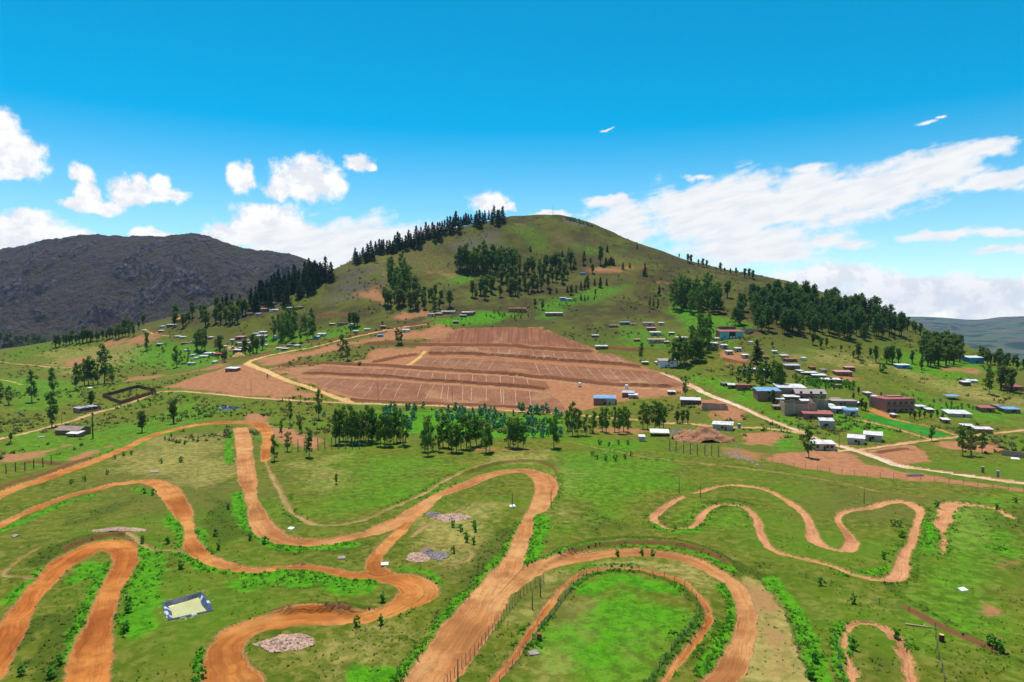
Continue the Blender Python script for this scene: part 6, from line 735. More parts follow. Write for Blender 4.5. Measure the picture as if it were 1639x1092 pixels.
PITCH_FENCE = [(-2.91, 105.28), (-1.49, 110.21), (2.06, 119.43), (5.29, 127.49), (8.92, 135.88), (12.12, 143.99), (15.26, 151.3), (20.11, 155.16), (26.88, 155.94), (32.14, 154.07), (35.73, 149.22), (38.0, 144.06), (38.25, 137.61),
 (37.22, 132.95), (33.92, 127.41), (29.69, 121.18), (25.17, 113.84), (22.5, 108.58), (20.7, 104.99)]
TRACK_FENCE = [(-11.22, 104.65), (-8.94, 113.16), (-6.11, 120.07), (-3.5, 127.03), (-1.18, 133.64), (0.84, 139.3), (3.44, 145.08), (7.04, 150.03)]
ROAD_FENCE = [(100.17, 271.69), (107.57, 264.54), (118.87, 257.2), (129.23, 249.62), (139.74, 243.77), (150.09, 238.7), (160.15, 234.0), (171.36, 226.16)]
FIELD_FENCE = [(-188.09, 324.26), (-190.28, 341.7), (-190.98, 357.88), (-192.89, 377.88), (-193.52, 404.85)]
SMALL_FENCE = [(66.65, 152.38), (69.32, 150.16), (71.98, 146.13), (74.61, 140.98), (80.27, 135.59)]
SMALL_FENCE_B = [(60.12, 124.76), (57.77, 118.84), (55.2, 112.33), (53.38, 107.51)]
SMALL_FENCE_C = [(80.26, 127.02), (75.52, 118.82), (72.88, 113.4), (70.38, 108.6)]
HEAPS = [('heap of pinkish stones inside the red hairpin near the bottom', 'gravelpink', -41.01, 120.53, 9.5, 5, 1.1), ('long ridge of stones behind the deep red hairpin', 'gravelpink', -107.35, 183.96, 13, 3.5, 0.8),
 ('small grey stone heap left of the faint yellow path', 'gravelgrey', -23.39, 201.25, 4, 4, 0.7), ('pinkish stone heap by the faint yellow path', 'gravelpink', -17.29, 197.55, 9, 6, 0.9),
 ('grey stone heap inside the worn ring', 'gravelgrey', -18.24, 165.8, 5, 5, 0.8), ('pale flat stone heap left of the worn ring', 'gravelpink', -22.6, 165.01, 6, 6, 0.5),
 ('small dark stone heap touching the worn ring', 'gravelgrey', -20.84, 168.2, 3.5, 3.5, 0.7)]
MOUND = (90.91, 319.76)
STRAW = [(-265.86, 646.79), (-246.99, 617.15)]
BITS = [('board', 'white board lying beside the link track', -30.26, 160.07), ('board', 'grey board lying in the grass above the narrow track', -41.6, 164.41),
 ('board', 'small white sheet on the grass inside the big bend', -60.95, 186.06), ('board', 'white slab at the foot of the pole beside the upper loop', 0.1, 207.63),
 ('board', 'pale flat stone on the lower left meadow', -132.4, 179.5), ('board', 'white bag lying on the right meadow', 98.09, 146.13), ('log', 'pale log lying on the right meadow', 78.32, 129.12),
 ('barrel', 'dark barrel with pale lid on the right meadow', 78.94, 123.03), ('barrel', 'rusty red barrel inside the pitch fence', 5.02, 123.62), ('board', 'grey tarpaulin inside the pitch fence', 3.82, 118.43),
 ('toilet', 'blue portable toilet beside the grey tin-roofed shed', 118.48, 353.92), ('tank', 'white water tank on the terrace road, left', 47.64, 477.95), ('tank', 'white water tank on the terrace road, right', 78.53, 465.81),
 ('board', 'white sheet beside the tall field clump', -321.14, 517.51), ('board', 'white stone on the olive bank', -134.96, 255.28), ('board', 'grey trough lying left of the adobe house', -225.59, 324.9),
 ('trough', 'low concrete trough beside the pale road', 147.34, 247.5), ('sign', 'small blue sign on posts on the left meadow', -291.54, 401.75), ('stump', 'reddish post stump in the meadow beyond the pale road', 175.9, 252.78),
 ('stump', 'grey post stump in the meadow beyond the pale road', 176.2, 245.33), ('board', 'pale tarpaulin in the earth yard', 198.46, 392.64), ('board', 'heap of bluish sheets at the right edge wall', 204.81, 275.56)]
END_WALL = [(204.57, 283.03), (215.29, 271.12)]
STAIR = [(168.68, 563.87), (180.75, 572.8)]
MOUNTAIN_RIDGE = [(-2766.5, 2300.0, 227.6), (-2344.9, 2300.0, 279.8), (-2031.5, 2300.0, 258.9), (-1679.5, 2250.0, 266.8), (-1521.3, 2200.0, 282.2), (-1349.1, 2150.0, 302.4), (-1251.3, 2150.0, 300.5), (-1088.5, 2100.0, 291.1),
 (-931.9, 2050.0, 291.2), (-839.1, 2050.0, 259.6), (-727.4, 2050.0, 241.0), (-652.8, 2050.0, 229.9), (-578.5, 2050.0, 198.2), (-513.4, 2050.0, 166.5), (-382.6, 2100.0, 117.5), (-195.6, 2150.0, 60.0), (1.0, 2200.0, 19.8)]
FAR_RIDGE = [(1334.3, 5200.0, 3.0), (2285.5, 5200.0, 17.3), (2791.9, 5000.0, 28.1), (3112.1, 5000.0, 23.5), (3251.6, 4800.0, 7.4), (3355.3, 4700.0, 25.7), (3447.7, 4600.0, 34.8), (3829.3, 4500.0, 43.6), (4549.4, 4400.0, 35.9),
 (5687.5, 4200.0, 29.3)]

# ---------------------------------------------------------------- terrain model
CAM_Z, PITCH, LENS = 60.0, 2.41, 24.0          # metres, degrees down, millimetres on a 36 mm sensor

def hash01(ix, iy, seed):
    h = (ix.astype(np.int64)*374761393 + iy.astype(np.int64)*668265263 + seed*1442695041) & 0xFFFFFFFF
    h = ((h ^ (h >> 13))*1274126177) & 0xFFFFFFFF
    return ((h ^ (h >> 16)) & 0xFFFFFF)/float(0xFFFFFF)

def vnoise(x, y, seed=0):
    fx, fy = np.floor(x), np.floor(y)
    tx, ty = x-fx, y-fy
    tx = tx*tx*tx*(tx*(tx*6-15)+10); ty = ty*ty*ty*(ty*(ty*6-15)+10)
    a = hash01(fx, fy, seed); b = hash01(fx+1, fy, seed); c = hash01(fx, fy+1, seed); d = hash01(fx+1, fy+1, seed)
    return (a*(1-tx)+b*tx)*(1-ty)+(c*(1-tx)+d*tx)*ty

def fbm(x, y, octaves=4, seed=0, gain=.5):
    s = 0; a = 1; t = 0
    for o in range(octaves):
        s = s + a*(vnoise(x*2**o+17.3*o, y*2**o-9.1*o, seed+o)-.5); t += a; a *= gain
    return 2*s/t                                  # about -1..1

def sstep(a, b, x):
    t = np.clip((x-a)/(b-a), 0, 1)
    return t*t*(3-2*t)

def tps_fit(P):
    n = len(P); xy = P[:, :2]/100.; z = P[:, 2]
    d2 = ((xy[:, None]-xy[None])**2).sum(-1)
    K = .5*d2*np.log(d2+1e-9)+np.eye(n)*.02
    A = np.zeros((n+3, n+3)); A[:n, :n] = K; A[:n, n] = 1; A[:n, n+1:] = xy; A[n, :n] = 1; A[n+1:, :n] = xy.T
    return xy, np.linalg.solve(A, np.concatenate([z, np.zeros(3)]))

def base_height(x, y):
    x = np.asarray(x, float); y = np.asarray(y, float)
    sh = x.shape; x = x.ravel(); y = y.ravel(); out = np.empty_like(x)
    c, w = TPS; n = len(c)
    for i in range(0, len(x), 40000):
        X = x[i:i+40000]/100; Y = y[i:i+40000]/100
        d2 = (X[:, None]-c[None, :, 0])**2+(Y[:, None]-c[None, :, 1])**2
        out[i:i+40000] = (.5*d2*np.log(d2+1e-9))@w[:n]+w[n]+w[n+1]*X+w[n+2]*Y
    r = np.hypot(x, y)
    out = -60+(out+60)*(1-sstep(1150, 1500, r))      # settle to the valley floor far away
    out = np.maximum(out, -62)
    near = 1-sstep(250, 420, r)
    up = sstep(25, 90, out)
    out = out+near*(.9*fbm(x/34, y/34, 3, 5)+.22*fbm(x/6, y/6, 2, 9))*sstep(20, 60, r)
    out = out+(1-near)*(.8*fbm(x/40, y/40, 3, 15)+.25*fbm(x/7, y/7, 2, 19))
    out = out+up*(4.5*fbm(x/85, y/120, 4, 25)+.7*fbm(x/14, y/14, 3, 27))
    return out.reshape(sh)


TPS = tps_fit(np.array(CONTROL))

# ---------------------------------------------------------------- helpers
def tag(o, label=None, cat=None, group=None, kind=None):
    if label: o['label'] = label
    if cat: o['category'] = cat
    if group: o['group'] = group
    if kind: o['kind'] = kind
    return o

def link(name, me, parent=None, mat=None):
    o = bpy.data.objects.new(name, me); COL.objects.link(o)
    if parent is not None: o.parent = parent
    if mat is not None: me.materials.append(MAT[mat] if isinstance(mat, str) else mat)
    return o

def empty(name, loc, rz=0.):
    o = bpy.data.objects.new(name, None); COL.objects.link(o)
    o.empty_display_size = .5; o.location = loc; o.rotation_euler = (0, 0, rz); return o

def np_mesh(name, V, Q, smooth=True):
    """vertices (n,3), faces (m,k) -> mesh"""
    me = bpy.data.meshes.new(name); k = Q.shape[1]
    me.vertices.add(len(V)); me.vertices.foreach_set('co', np.ascontiguousarray(V, np.float32).ravel())
    me.loops.add(Q.size); me.loops.foreach_set('vertex_index', np.ascontiguousarray(Q, np.int32).ravel())
    me.polygons.add(len(Q)); me.polygons.foreach_set('loop_start', np.arange(0, Q.size, k, dtype=np.int32))
    me.update(calc_edges=True)
    me.polygons.foreach_set('use_smooth', np.full(len(Q), smooth))
    return me

def color_attr(me, name, arr):
    a = me.color_attributes.new(name, 'FLOAT_COLOR', 'POINT')
    full = np.ones((len(arr), 4), np.float32); full[:, :arr.shape[1]] = arr
    a.data.foreach_set('color', full.ravel())

class MB:
    """collects boxes and prisms into one mesh"""
    def __init__(s): s.v = []; s.f = []
    def add(s, vs, fs):
        b = len(s.v); s.v += [tuple(v) for v in vs]; s.f += [tuple(b+i for i in f) for f in fs]; return s
    def box(s, x0, x1, y0, y1, z0, z1):
        return s.hexa([(x0, y0, z0), (x1, y0, z0), (x1, y1, z0), (x0, y1, z0), (x0, y0, z1), (x1, y0, z1), (x1, y1, z1), (x0, y1, z1)])
    def hexa(s, v):
        return s.add(v, [(0, 3, 2, 1), (4, 5, 6, 7), (0, 1, 5, 4), (1, 2, 6, 5), (2, 3, 7, 6), (3, 0, 4, 7)])
    def bar(s, a, b, r0, r1=None, n=5):
        r1 = r0 if r1 is None else r1
        a = Vector(a); b = Vector(b); d = (b-a).normalized()
        u = d.orthogonal().normalized(); w = d.cross(u)
        vs = [p+(u*math.cos(k*2*math.pi/n)+w*math.sin(k*2*math.pi/n))*r for p, r in ((a, r0), (b, r1)) for k in range(n)]
        fs = [(k, (k+1) % n, n+(k+1) % n, n+k) for k in range(n)]+[tuple(range(n))[::-1], tuple(range(n, 2*n))]
        return s.add(vs, fs)
    def mesh(s, name, smooth=False):
        me = bpy.data.meshes.new(name); me.from_pydata(s.v, [], s.f)
        if smooth: me.polygons.foreach_set('use_smooth', [True]*len(me.polygons))
        me.update(); return me
    def obj(s, name, mat, parent=None, smooth=False): return link(name, s.mesh(name, smooth), parent, mat)

# ---------------------------------------------------------------- materials
MAT = {}
def new_mat(name):
    m = bpy.data.materials.new(name); m.use_nodes = True; m.node_tree.nodes.clear(); MAT[name] = m
    t = NT(m.node_tree)
    bsdf = t.n('ShaderNodeBsdfPrincipled'); out = t.n('ShaderNodeOutputMaterial')
    m.node_tree.links.new(bsdf.outputs[0], out.inputs[0])
    bsdf.inputs['Specular IOR Level'].default_value = .2; bsdf.inputs['Roughness'].default_value = .9
    return m, t, bsdf, out

def bump(t, bsdf, h, strength, dist):
    b = t.n('ShaderNodeBump'); b.inputs['Strength'].default_value = strength; b.inputs['Distance'].default_value = dist
    t.put(b.inputs['Height'], h); t.t.links.new(b.outputs[0], bsdf.inputs['Normal'])

def plain(name, c1, c2, scale=1.5, rough=.85, metal=0., bumpd=.02, space='Object', spec=.2):
    m, t, b, o = new_mat(name)
    p = t.n('ShaderNodeTexCoord').outputs['Object']
    n = t.noise(p, scale, 5, .6)
    f = t.ss(n, .32, .68)
    fine = t.noise(p, scale*9, 3, .6)
    c = t.mix(f, c1, c2)
    c = t.mix(t.m('MULTIPLY', t.ss(fine, .45, .75), .35), c, tuple(.6*v for v in c1))
    t.put(b.inputs['Base Color'], c); b.inputs['Roughness'].default_value = rough; b.inputs['Metallic'].default_value = metal
    b.inputs['Specular IOR Level'].default_value = spec
    if bumpd: bump(t, b, fine, .5, bumpd)
    return m

def tin_sheet(name, c1, c2, rust):
    m, t, b, o = new_mat(name)
    p = t.n('ShaderNodeTexCoord').outputs['Object']; r = t.n('ShaderNodeObjectInfo').outputs['Random']
    q = t.vm('ADD', p, t.comb(t.m('MULTIPLY', r, 90.), 0., 0.))
    c = t.mix(t.ss(t.noise(q, .35, 4, .6), .35, .65), c1, c2)
    c = t.mix(t.m('MULTIPLY', t.ss(t.noise(t.vm('MULTIPLY', q, (1.6, .35, 1.)), .7, 5, .7), .50, .66), t.m('MULTIPLY', r, .9)), c, rust)
    t.put(b.inputs['Base Color'], c); b.inputs['Roughness'].default_value = .6
    w = t.n('ShaderNodeTexWave', bands_direction='X'); t.put(w.inputs['Vector'], p); w.inputs['Scale'].default_value = 2.2
    bump(t, b, w.outputs['Fac'], .6, .04)

def ground_material():
    m, t, b, o = new_mat('ground')
    pos = t.n('ShaderNodeNewGeometry').outputs['Position']
    A = t.n('ShaderNodeVertexColor', layer_name='paint_a').outputs['Color']; Bn = t.n('ShaderNodeVertexColor', layer_name='paint_b'); B = Bn.outputs['Color']
    lush, dry, bare = t.sep(A); rock, scrub, fringe = t.sep(B)
    nL = t.noise(pos, .018, 4, .55); nM = t.noise(pos, .075, 5, .6); nS = t.noise(pos, .42, 5, .62, .4); nX = t.noise(pos, 2.4, 4, .65)
    z = t.sep(pos)[2]
    grain = t.m('ADD', t.m('MULTIPLY', nS, .6), t.m('MULTIPLY', nX, .4))
    mott = t.m('ADD', t.m('MULTIPLY', t.m('SUBTRACT', nM, .5), 1.1), t.m('MULTIPLY', t.m('SUBTRACT', grain, .5), 2.2))
    def msk(attr, amp=.5, lo=.1, hi=.9):
        v = t.m('ADD', attr, t.m('MULTIPLY', mott, amp))
        return t.m('MULTIPLY', t.ss(v, lo, hi), t.ss(attr, .0, .3))
    c = t.mix(t.ss(t.m('ADD', t.m('MULTIPLY', nM, .55), t.m('MULTIPLY', grain, .45)), .36, .64), G['olive_dark'], G['olive'])
    c = t.mix(t.ss(nS, .42, .7), c, G['olive_light'])
    c = t.mix(t.m('MULTIPLY', t.ss(nL, .46, .66), .55), c, G['green'])
    c = t.mix(t.m('MULTIPLY', t.ss(t.noise(pos, .011, 3, .55), .50, .64), .5), c, t.mix(t.ss(nS, .4, .65), (.135, .105, .028), (.095, .085, .02)))
    hill = t.ss(z, 12., 60.)
    hb = t.m('MULTIPLY', hill, t.ss(t.m('ADD', nM, t.m('MULTIPLY', t.m('SUBTRACT', nL, .5), 1.2)), .30, .62, .25, 1.))
    c = t.mix(hb, c, t.mix(t.ss(nS, .4, .65), G['hill'], G['hill_b']))
    c = t.mix(t.m('MULTIPLY', msk(dry, .5, .05, .95), .9), c, t.mix(t.ss(nS, .35, .65), G['dry_b'], G['dry']))
    c = t.mix(t.m('MULTIPLY', msk(scrub, .6, .2, .8), .7), c, t.mix(nX, G['scrub'], G['olive_dark']))
    c = t.mix(msk(lush, .55, .1, .9), c, t.mix(t.ss(t.m('ADD', nS, t.m('MULTIPLY', t.m('SUBTRACT', nX, .5), .8)), .30, .68), G['lush_dark'], G['lush']))
    c = t.mix(msk(rock, .7, .2, .8), c, t.mix(t.ss(nX, .35, .65), G['rock'], G['rock_b']))
    c = t.mix(msk(bare, .55, .15, .75), c, t.mix(t.ss(nS, .35, .7), G['bare'], G['bare_b']))
    c = t.mix(t.m('MULTIPLY', t.ss(t.m('ADD', fringe, t.m('MULTIPLY', t.m('SUBTRACT', nX, .5), 1.4)), .5, .8), .8), c, G['fringe'])
    c = t.mix(t.m('MULTIPLY', t.ss(nX, .58, .76), .25), c, G['scrub'])
    c = t.mix(t.m('MULTIPLY', t.ss(t.m('ADD', Bn.outputs['Alpha'], t.m('MULTIPLY', t.m('SUBTRACT', nS, .5), .8)), .25, .7), .9), c, G['cut'])
    t.put(b.inputs['Base Color'], c); b.inputs['Specular IOR Level'].default_value = .05
    bump(t, b, t.m('ADD', t.m('MULTIPLY', nX, .35), nS), .9, .5)

def track_material(name, c1, c2, edge, pale=None):
    m, t, b, o = new_mat(name)
    pos = t.n('ShaderNodeNewGeometry').outputs['Position']
    A = t.n('ShaderNodeVertexColor', layer_name='run').outputs['Color']; s, lat, rim = t.sep(A)
    lw = t.m('ADD', lat, t.m('MULTIPLY', t.m('SUBTRACT', t.noise(pos, .12, 2, .5), .5), 3.))
    st = t.noise(t.comb(t.m('MULTIPLY', s, .03), t.m('MULTIPLY', lw, 1.9), 0.), 1., 4, .65, .2)
    st2 = t.noise(t.comb(t.m('MULTIPLY', s, .016), t.m('MULTIPLY', lw, .42), 3.), 1., 4, .6)
    n = t.noise(pos, .16, 5, .62); n0 = t.noise(pos, .045, 3, .5); x = t.noise(pos, 2.2, 4, .7)
    c = t.mix(t.ss(st2, .36, .64), c1, c2)
    c = t.mix(t.m('MULTIPLY', t.ss(n0, .44, .60), .75), c, pale or c2); c = t.mix(t.m('MULTIPLY', t.ss(n0, .32, .45, 1., 0.), .6), c, tuple(.60*v for v in c1))
    c = t.mix(t.m('MULTIPLY', t.ss(n, .42, .68), .5), c, tuple(.66*v for v in c1))
    c = t.mix(t.m('MULTIPLY', t.ss(st, .48, .72), t.ss(n0, .3, .6, .08, .38)), c, tuple(.62*v for v in c1))
    c = t.mix(t.m('MULTIPLY', t.ss(st, .28, .44, 1., 0.), .25), c, pale or c2); c = t.mix(t.m('MULTIPLY', t.ss(t.noise(pos, .55, 5, .7), .52, .70), .45), c, tuple(.66*v for v in c1))
    c = t.mix(t.m('MULTIPLY', t.ss(t.m('ADD', rim, t.m('MULTIPLY', t.m('SUBTRACT', x, .5), 1.0)), .45, .85), .75), c, edge)
    c = t.mix(t.m('MULTIPLY', t.ss(x, .56, .75), .35), c, tuple(.6*v for v in c1))
    t.put(b.inputs['Base Color'], c); b.inputs['Specular IOR Level'].default_value = .06
    bump(t, b, t.m('ADD', t.m('MULTIPLY', x, .3), st), 1., .5)

def soil_material(name, c1, c2, furrow, stripe=None):
    m, t, b, o = new_mat(name)
    pos = t.n('ShaderNodeNewGeometry').outputs['Position']
    n = t.noise(pos, .06, 5, .6); x = t.noise(pos, .9, 4, .7); xx = t.noise(pos, 3., 3, .6)
    c = t.mix(t.ss(n, .35, .66), c1, c2)
    c = t.mix(t.m('MULTIPLY', t.ss(x, .45, .7), .5), c, tuple(.68*v for v in c1))
    if stripe:
        w = t.noise(t.vm('MULTIPLY', pos, stripe), 1., 3, .6, .6)
        c = t.mix(t.m('MULTIPLY', t.ss(w, .4, .62), furrow), c, tuple(.6*v for v in c1))
        bump(t, b, t.m('ADD', w, t.m('MULTIPLY', xx, .3)), .8, .5)
    else: bump(t, b, t.m('ADD', x, t.m('MULTIPLY', xx, .3)), .7, .3)
    c = t.mix(t.ss(t.n('ShaderNodeVertexColor', layer_name='paint_b').outputs['Alpha'], .2, .7), c, G['cut'])
    c = t.mix(t.m('MULTIPLY', t.ss(t.noise(pos, .03, 4, .6), .55, .68), .45), c, (.40, .22, .10))
    t.put(b.inputs['Base Color'], c); b.inputs['Specular IOR Level'].default_value = .05

def leaf_material(name, c1, c2, c3, trans=.3):
    m, t, b, o = new_mat(name)
    rnd = t.n('ShaderNodeObjectInfo').outputs['Random']
    v = t.sep(t.n('ShaderNodeVertexColor', layer_name='leaf').outputs['Color'])[0]
    c = t.mix(v, c1, c2); c = t.mix(t.m('MULTIPLY', rnd, .55), c, c3)
    t.put(b.inputs['Base Color'], c); b.inputs['Roughness'].default_value = .75; b.inputs['Specular IOR Level'].default_value = .15
    tr = t.n('ShaderNodeBsdfTranslucent'); t.put(tr.inputs['Color'], c)
    mx = t.n('ShaderNodeMixShader'); mx.inputs[0].default_value = trans
    t.t.links.new(b.outputs[0], mx.inputs[1]); t.t.links.new(tr.outputs[0], mx.inputs[2]); t.t.links.new(mx.outputs[0], o.inputs[0])

G = dict(olive_dark=(.060, .092, .005), olive=(.122, .134, .010), olive_light=(.178, .160, .030), green=(.074, .170, .005), hill=(.076, .060, .020), hill_b=(.047, .041, .014),
         dry=(.37, .285, .085), dry_b=(.235, .185, .05), scrub=(.026, .054, .005), lush=(.088, .270, .006), lush_dark=(.036, .135, .004), rock=(.085, .068, .045), rock_b=(.17, .135, .11),
         bare=(.40, .175, .080), bare_b=(.27, .110, .048), fringe=(.33, .165, .06), cut=(.17, .066, .030))
ground_material()
track_material('orange', (.34, .102, .020), (.51, .175, .038), (.46, .225, .08), (.60, .265, .075))
track_material('sand', (.38, .140, .042), (.53, .225, .076), (.46, .25, .10), (.62, .315, .120))
track_material('red', (.34, .092, .018), (.55, .170, .032), (.44, .19, .065), (.62, .24, .055))
track_material('clay', (.46, .185, .078), (.60, .280, .125), (.44, .26, .10))
track_material('tan', (.52, .27, .12), (.62, .36, .18), (.40, .2, .1))
track_material('yellow', (.58, .32, .10), (.68, .42, .17), (.44, .22, .1))
track_material('pale', (.56, .30, .14), (.70, .48, .32), (.46, .24, .12), (.74, .60, .46))
track_material('earthroad', (.38, .18, .09), (.48, .25, .13), (.28, .12, .06))
track_material('redroad', (.34, .13, .06), (.42, .17, .075), (.3, .12, .06))
track_material('drypath', (.30, .22, .07), (.42, .27, .10), (.2, .19, .06))
soil_material('soil', (.255, .104, .050), (.335, .152, .080), .45, (1.1, .12, 0))
soil_material('plough', (.25, .094, .048), (.31, .126, .066), .65, (.55, .02, 0))
soil_material('crop', (.03, .19, .015), (.05, .25, .02), .6, (.9, .1, 0))
plain('chalk', (.46, .33, .25), (.64, .54, .46), .5)
plain('adobe', (.24, .115, .06), (.32, .16, .085)); plain('brick', (.30, .13, .085), (.36, .17, .11)); plain('brickred', (.33, .15, .12), (.40, .2, .15))
plain('brickgrey', (.37, .225, .155), (.46, .29, .205)); plain('concrete', (.48, .35, .265), (.58, .44, .34)); plain('white', (.62, .55, .50), (.72, .66, .61)); plain('cream', (.55, .43, .3), (.62, .5, .36))
plain('dark', (.10, .075, .065), (.16, .115, .09)); plain('teal', (.16, .46, .42), (.2, .52, .47)); plain('bluewall', (.05, .26, .46), (.07, .32, .52)); plain('wood', (.18, .10, .06), (.25, .15, .09))
tin_sheet('tin', (.50, .47, .45), (.76, .73, .71), (.26, .15, .10)); plain('tinrust', (.62, .56, .54), (.72, .68, .66), .5, .5); plain('tinblue', (.55, .66, .8), (.65, .72, .82), .6, .5, spec=.5)
plain('greyroof', (.30, .24, .22), (.40, .33, .30), .8); plain('redroof', (.30, .085, .075), (.38, .12, .11), .8); plain('redtin', (.55, .05, .06), (.62, .09, .09), .8); plain('pinkroof', (.46, .20, .19), (.56, .29, .27), .8)
plain('orangeroof', (.68, .22, .08), (.74, .3, .12), .9); tin_sheet('blueroof', (.10, .25, .45), (.22, .38, .56), (.30, .27, .26)); tin_sheet('bluegrey', (.32, .35, .42), (.48, .51, .57), (.24, .16, .12)); plain('oldtile', (.22, .145, .11), (.33, .24, .19), .9); plain('rubble', (.42, .37, .34), (.68, .66, .64), 1.4)
plain('window', (.012, .012, .016), (.03, .03, .035), 1., .3, spec=.5); plain('doorwood', (.10, .055, .035), (.16, .09, .055)); plain('doordark', (.03, .025, .025), (.06, .045, .04))
plain('bark', (.13, .095, .07), (.22, .17, .13), 3.); plain('barkdark', (.06, .042, .03), (.1, .07, .05), 3.)
plain('post', (.17, .15, .15), (.25, .22, .21), 2.); plain('postwood', (.09, .065, .05), (.14, .1, .075), 2.); plain('wire', (.12, .11, .1), (.16, .15, .14)); plain('plank', (.17, .075, .045), (.25, .12, .075), 1.2)
plain('stonepink', (.46, .27, .19), (.58, .37, .27), 2.); plain('stonegrey', (.27, .205, .18), (.37, .29, .26), 2.); plain('earthmound', (.30, .12, .055), (.38, .165, .08), .8)
plain('liner', (.03, .032, .05), (.075, .08, .11), 1.2, .35, spec=.5); plain('lineredge', (.40, .42, .5), (.5, .52, .6), 1.2, .4, spec=.5); plain('straw', (.56, .33, .10), (.66, .42, .16), 2.)
plain('sheet', (.78, .78, .8), (.86, .86, .88), 2.); plain('rust', (.28, .07, .04), (.36, .1, .06), 3.); plain('bluepaint', (.03, .25, .6), (.05, .3, .68), 2., .5); plain('yellowpaint', (.7, .55, .03), (.75, .6, .05)); plain('tank', (.75, .75, .76), (.82, .82, .82), 1., .4)
plain('pondwater', (.46, .41, .14), (.52, .47, .18), .25, .12, bumpd=.0, spec=.5)
leaf_material('leaf_eucalyptus', (.062, .140, .015), (.18, .29, .036), (.11, .235, .022), .42)
leaf_material('leaf_pine', (.017, .050, .017), (.050, .110, .036), (.045, .09, .022), .25)
leaf_material('leaf_roundpine', (.042, .100, .022), (.120, .210, .046), (.095, .175, .030), .38)
leaf_material('leaf_broad', (.060, .125, .018), (.175, .26, .040), (.15, .165, .04), .42)
leaf_material('leaf_young', (.12, .34, .15), (.22, .48, .25), (.12, .38, .12), .4)
leaf_material('leaf_shrub', (.07, .24, .022), (.18, .42, .04), (.09, .30, .022), .4)
leaf_material('grass_blade', (.055, .095, .010), (.15, .18, .028), (.07, .15, .012), .4)
leaf_material('weed', (.045, .15, .008), (.115, .29, .016), (.07, .22, .01), .4)
leaf_material('scrub_leaf', (.06, .085, .016), (.15, .15, .040), (.09, .10, .02), .3)

# ---------------------------------------------------------------- the ground, one fine grid cut into meadow, tracks, roads and fields
th = np.concatenate([np.arange(-180, -46, 2.), np.arange(-46, 46.001, .1), np.arange(48, 180.1, 2.)])*math.pi/180
th = th[:-1] if abs(th[-1]-math.pi) < 1e-6 else th
rr = [2.]
while rr[-1] < 9000: rr.append(rr[-1]*(1.07 if rr[-1] < 88 else 1.0031 if rr[-1] < 1010 else 1.012 if rr[-1] < 1500 else 1.08))
rr = np.array(rr); NR, NT_ = len(rr), len(th)
X = rr[:, None]*np.sin(th)[None]; Y = rr[:, None]*np.cos(th)[None]
Z = base_height(X, Y)
JIT = .9*fbm(X/8, Y/8, 2, 49)+.75*fbm(X/2.6, Y/2.6, 2, 51)+.8*fbm(X/.8, Y/.8, 2, 57)

def window_of(xs, ys, pad):
    """slice of the grid that covers a set of points"""
    r = np.hypot(xs, ys); a = np.arctan2(xs, ys)
    i0, i1 = np.searchsorted(rr, [max(r.min()-pad, 2), r.max()+pad])
    da = pad/max(r.min(), 5)
    j0, j1 = np.searchsorted(th, [a.min()-da, a.max()+da])
    return slice(max(i0-1, 0), min(i1+1, NR)), slice(max(j0-1, 0), min(j1+1, NT_))

def resample(P, n=5):
    """Catmull-Rom through rows of P"""
    P = np.array(P, float); out = []
    E = np.vstack([2*P[0]-P[1], P, 2*P[-1]-P[-2]])
    for k in range(len(P)-1):
        p0, p1, p2, p3 = E[k:k+4]
        for u in np.arange(n)/n:
            out.append(.5*(2*p1+(p2-p0)*u+(2*p0-5*p1+4*p2-p3)*u*u+(3*p1-p0-3*p2+p3)*u**3))
    out.append(P[-1]); return np.array(out)

def seg(px, py, a, b):
    ex, ey = b[0]-a[0], b[1]-a[1]; L2 = ex*ex+ey*ey+1e-9
    t = np.clip(((px-a[0])*ex+(py-a[1])*ey)/L2, 0, 1)
    return t, a[0]+ex*t, a[1]+ey*t, math.sqrt(L2), ex, ey

def inside(px, py, poly):
    c = np.zeros(px.shape, bool)
    for k in range(len(poly)):
        (ax, ay), (bx, by) = poly[k], poly[k-1]
        cond = (ay > py) != (by > py)
        c ^= cond & (px < (bx-ax)*(py-ay)/(by-ay+1e-12)+ax)
    return c

def poly_sd(px, py, poly):
    d = np.full(px.shape, 1e9); qx = np.zeros(px.shape); qy = np.zeros(px.shape)
    for k in range(len(poly)):
        t, cx, cy, L, ex, ey = seg(px, py, poly[k-1], poly[k])
        dd = np.hypot(px-cx, py-cy); m = dd < d
        d = np.where(m, dd, d); qx = np.where(m, cx, qx); qy = np.where(m, cy, qy)
    return np.where(inside(px, py, poly), -d, d), qx, qy

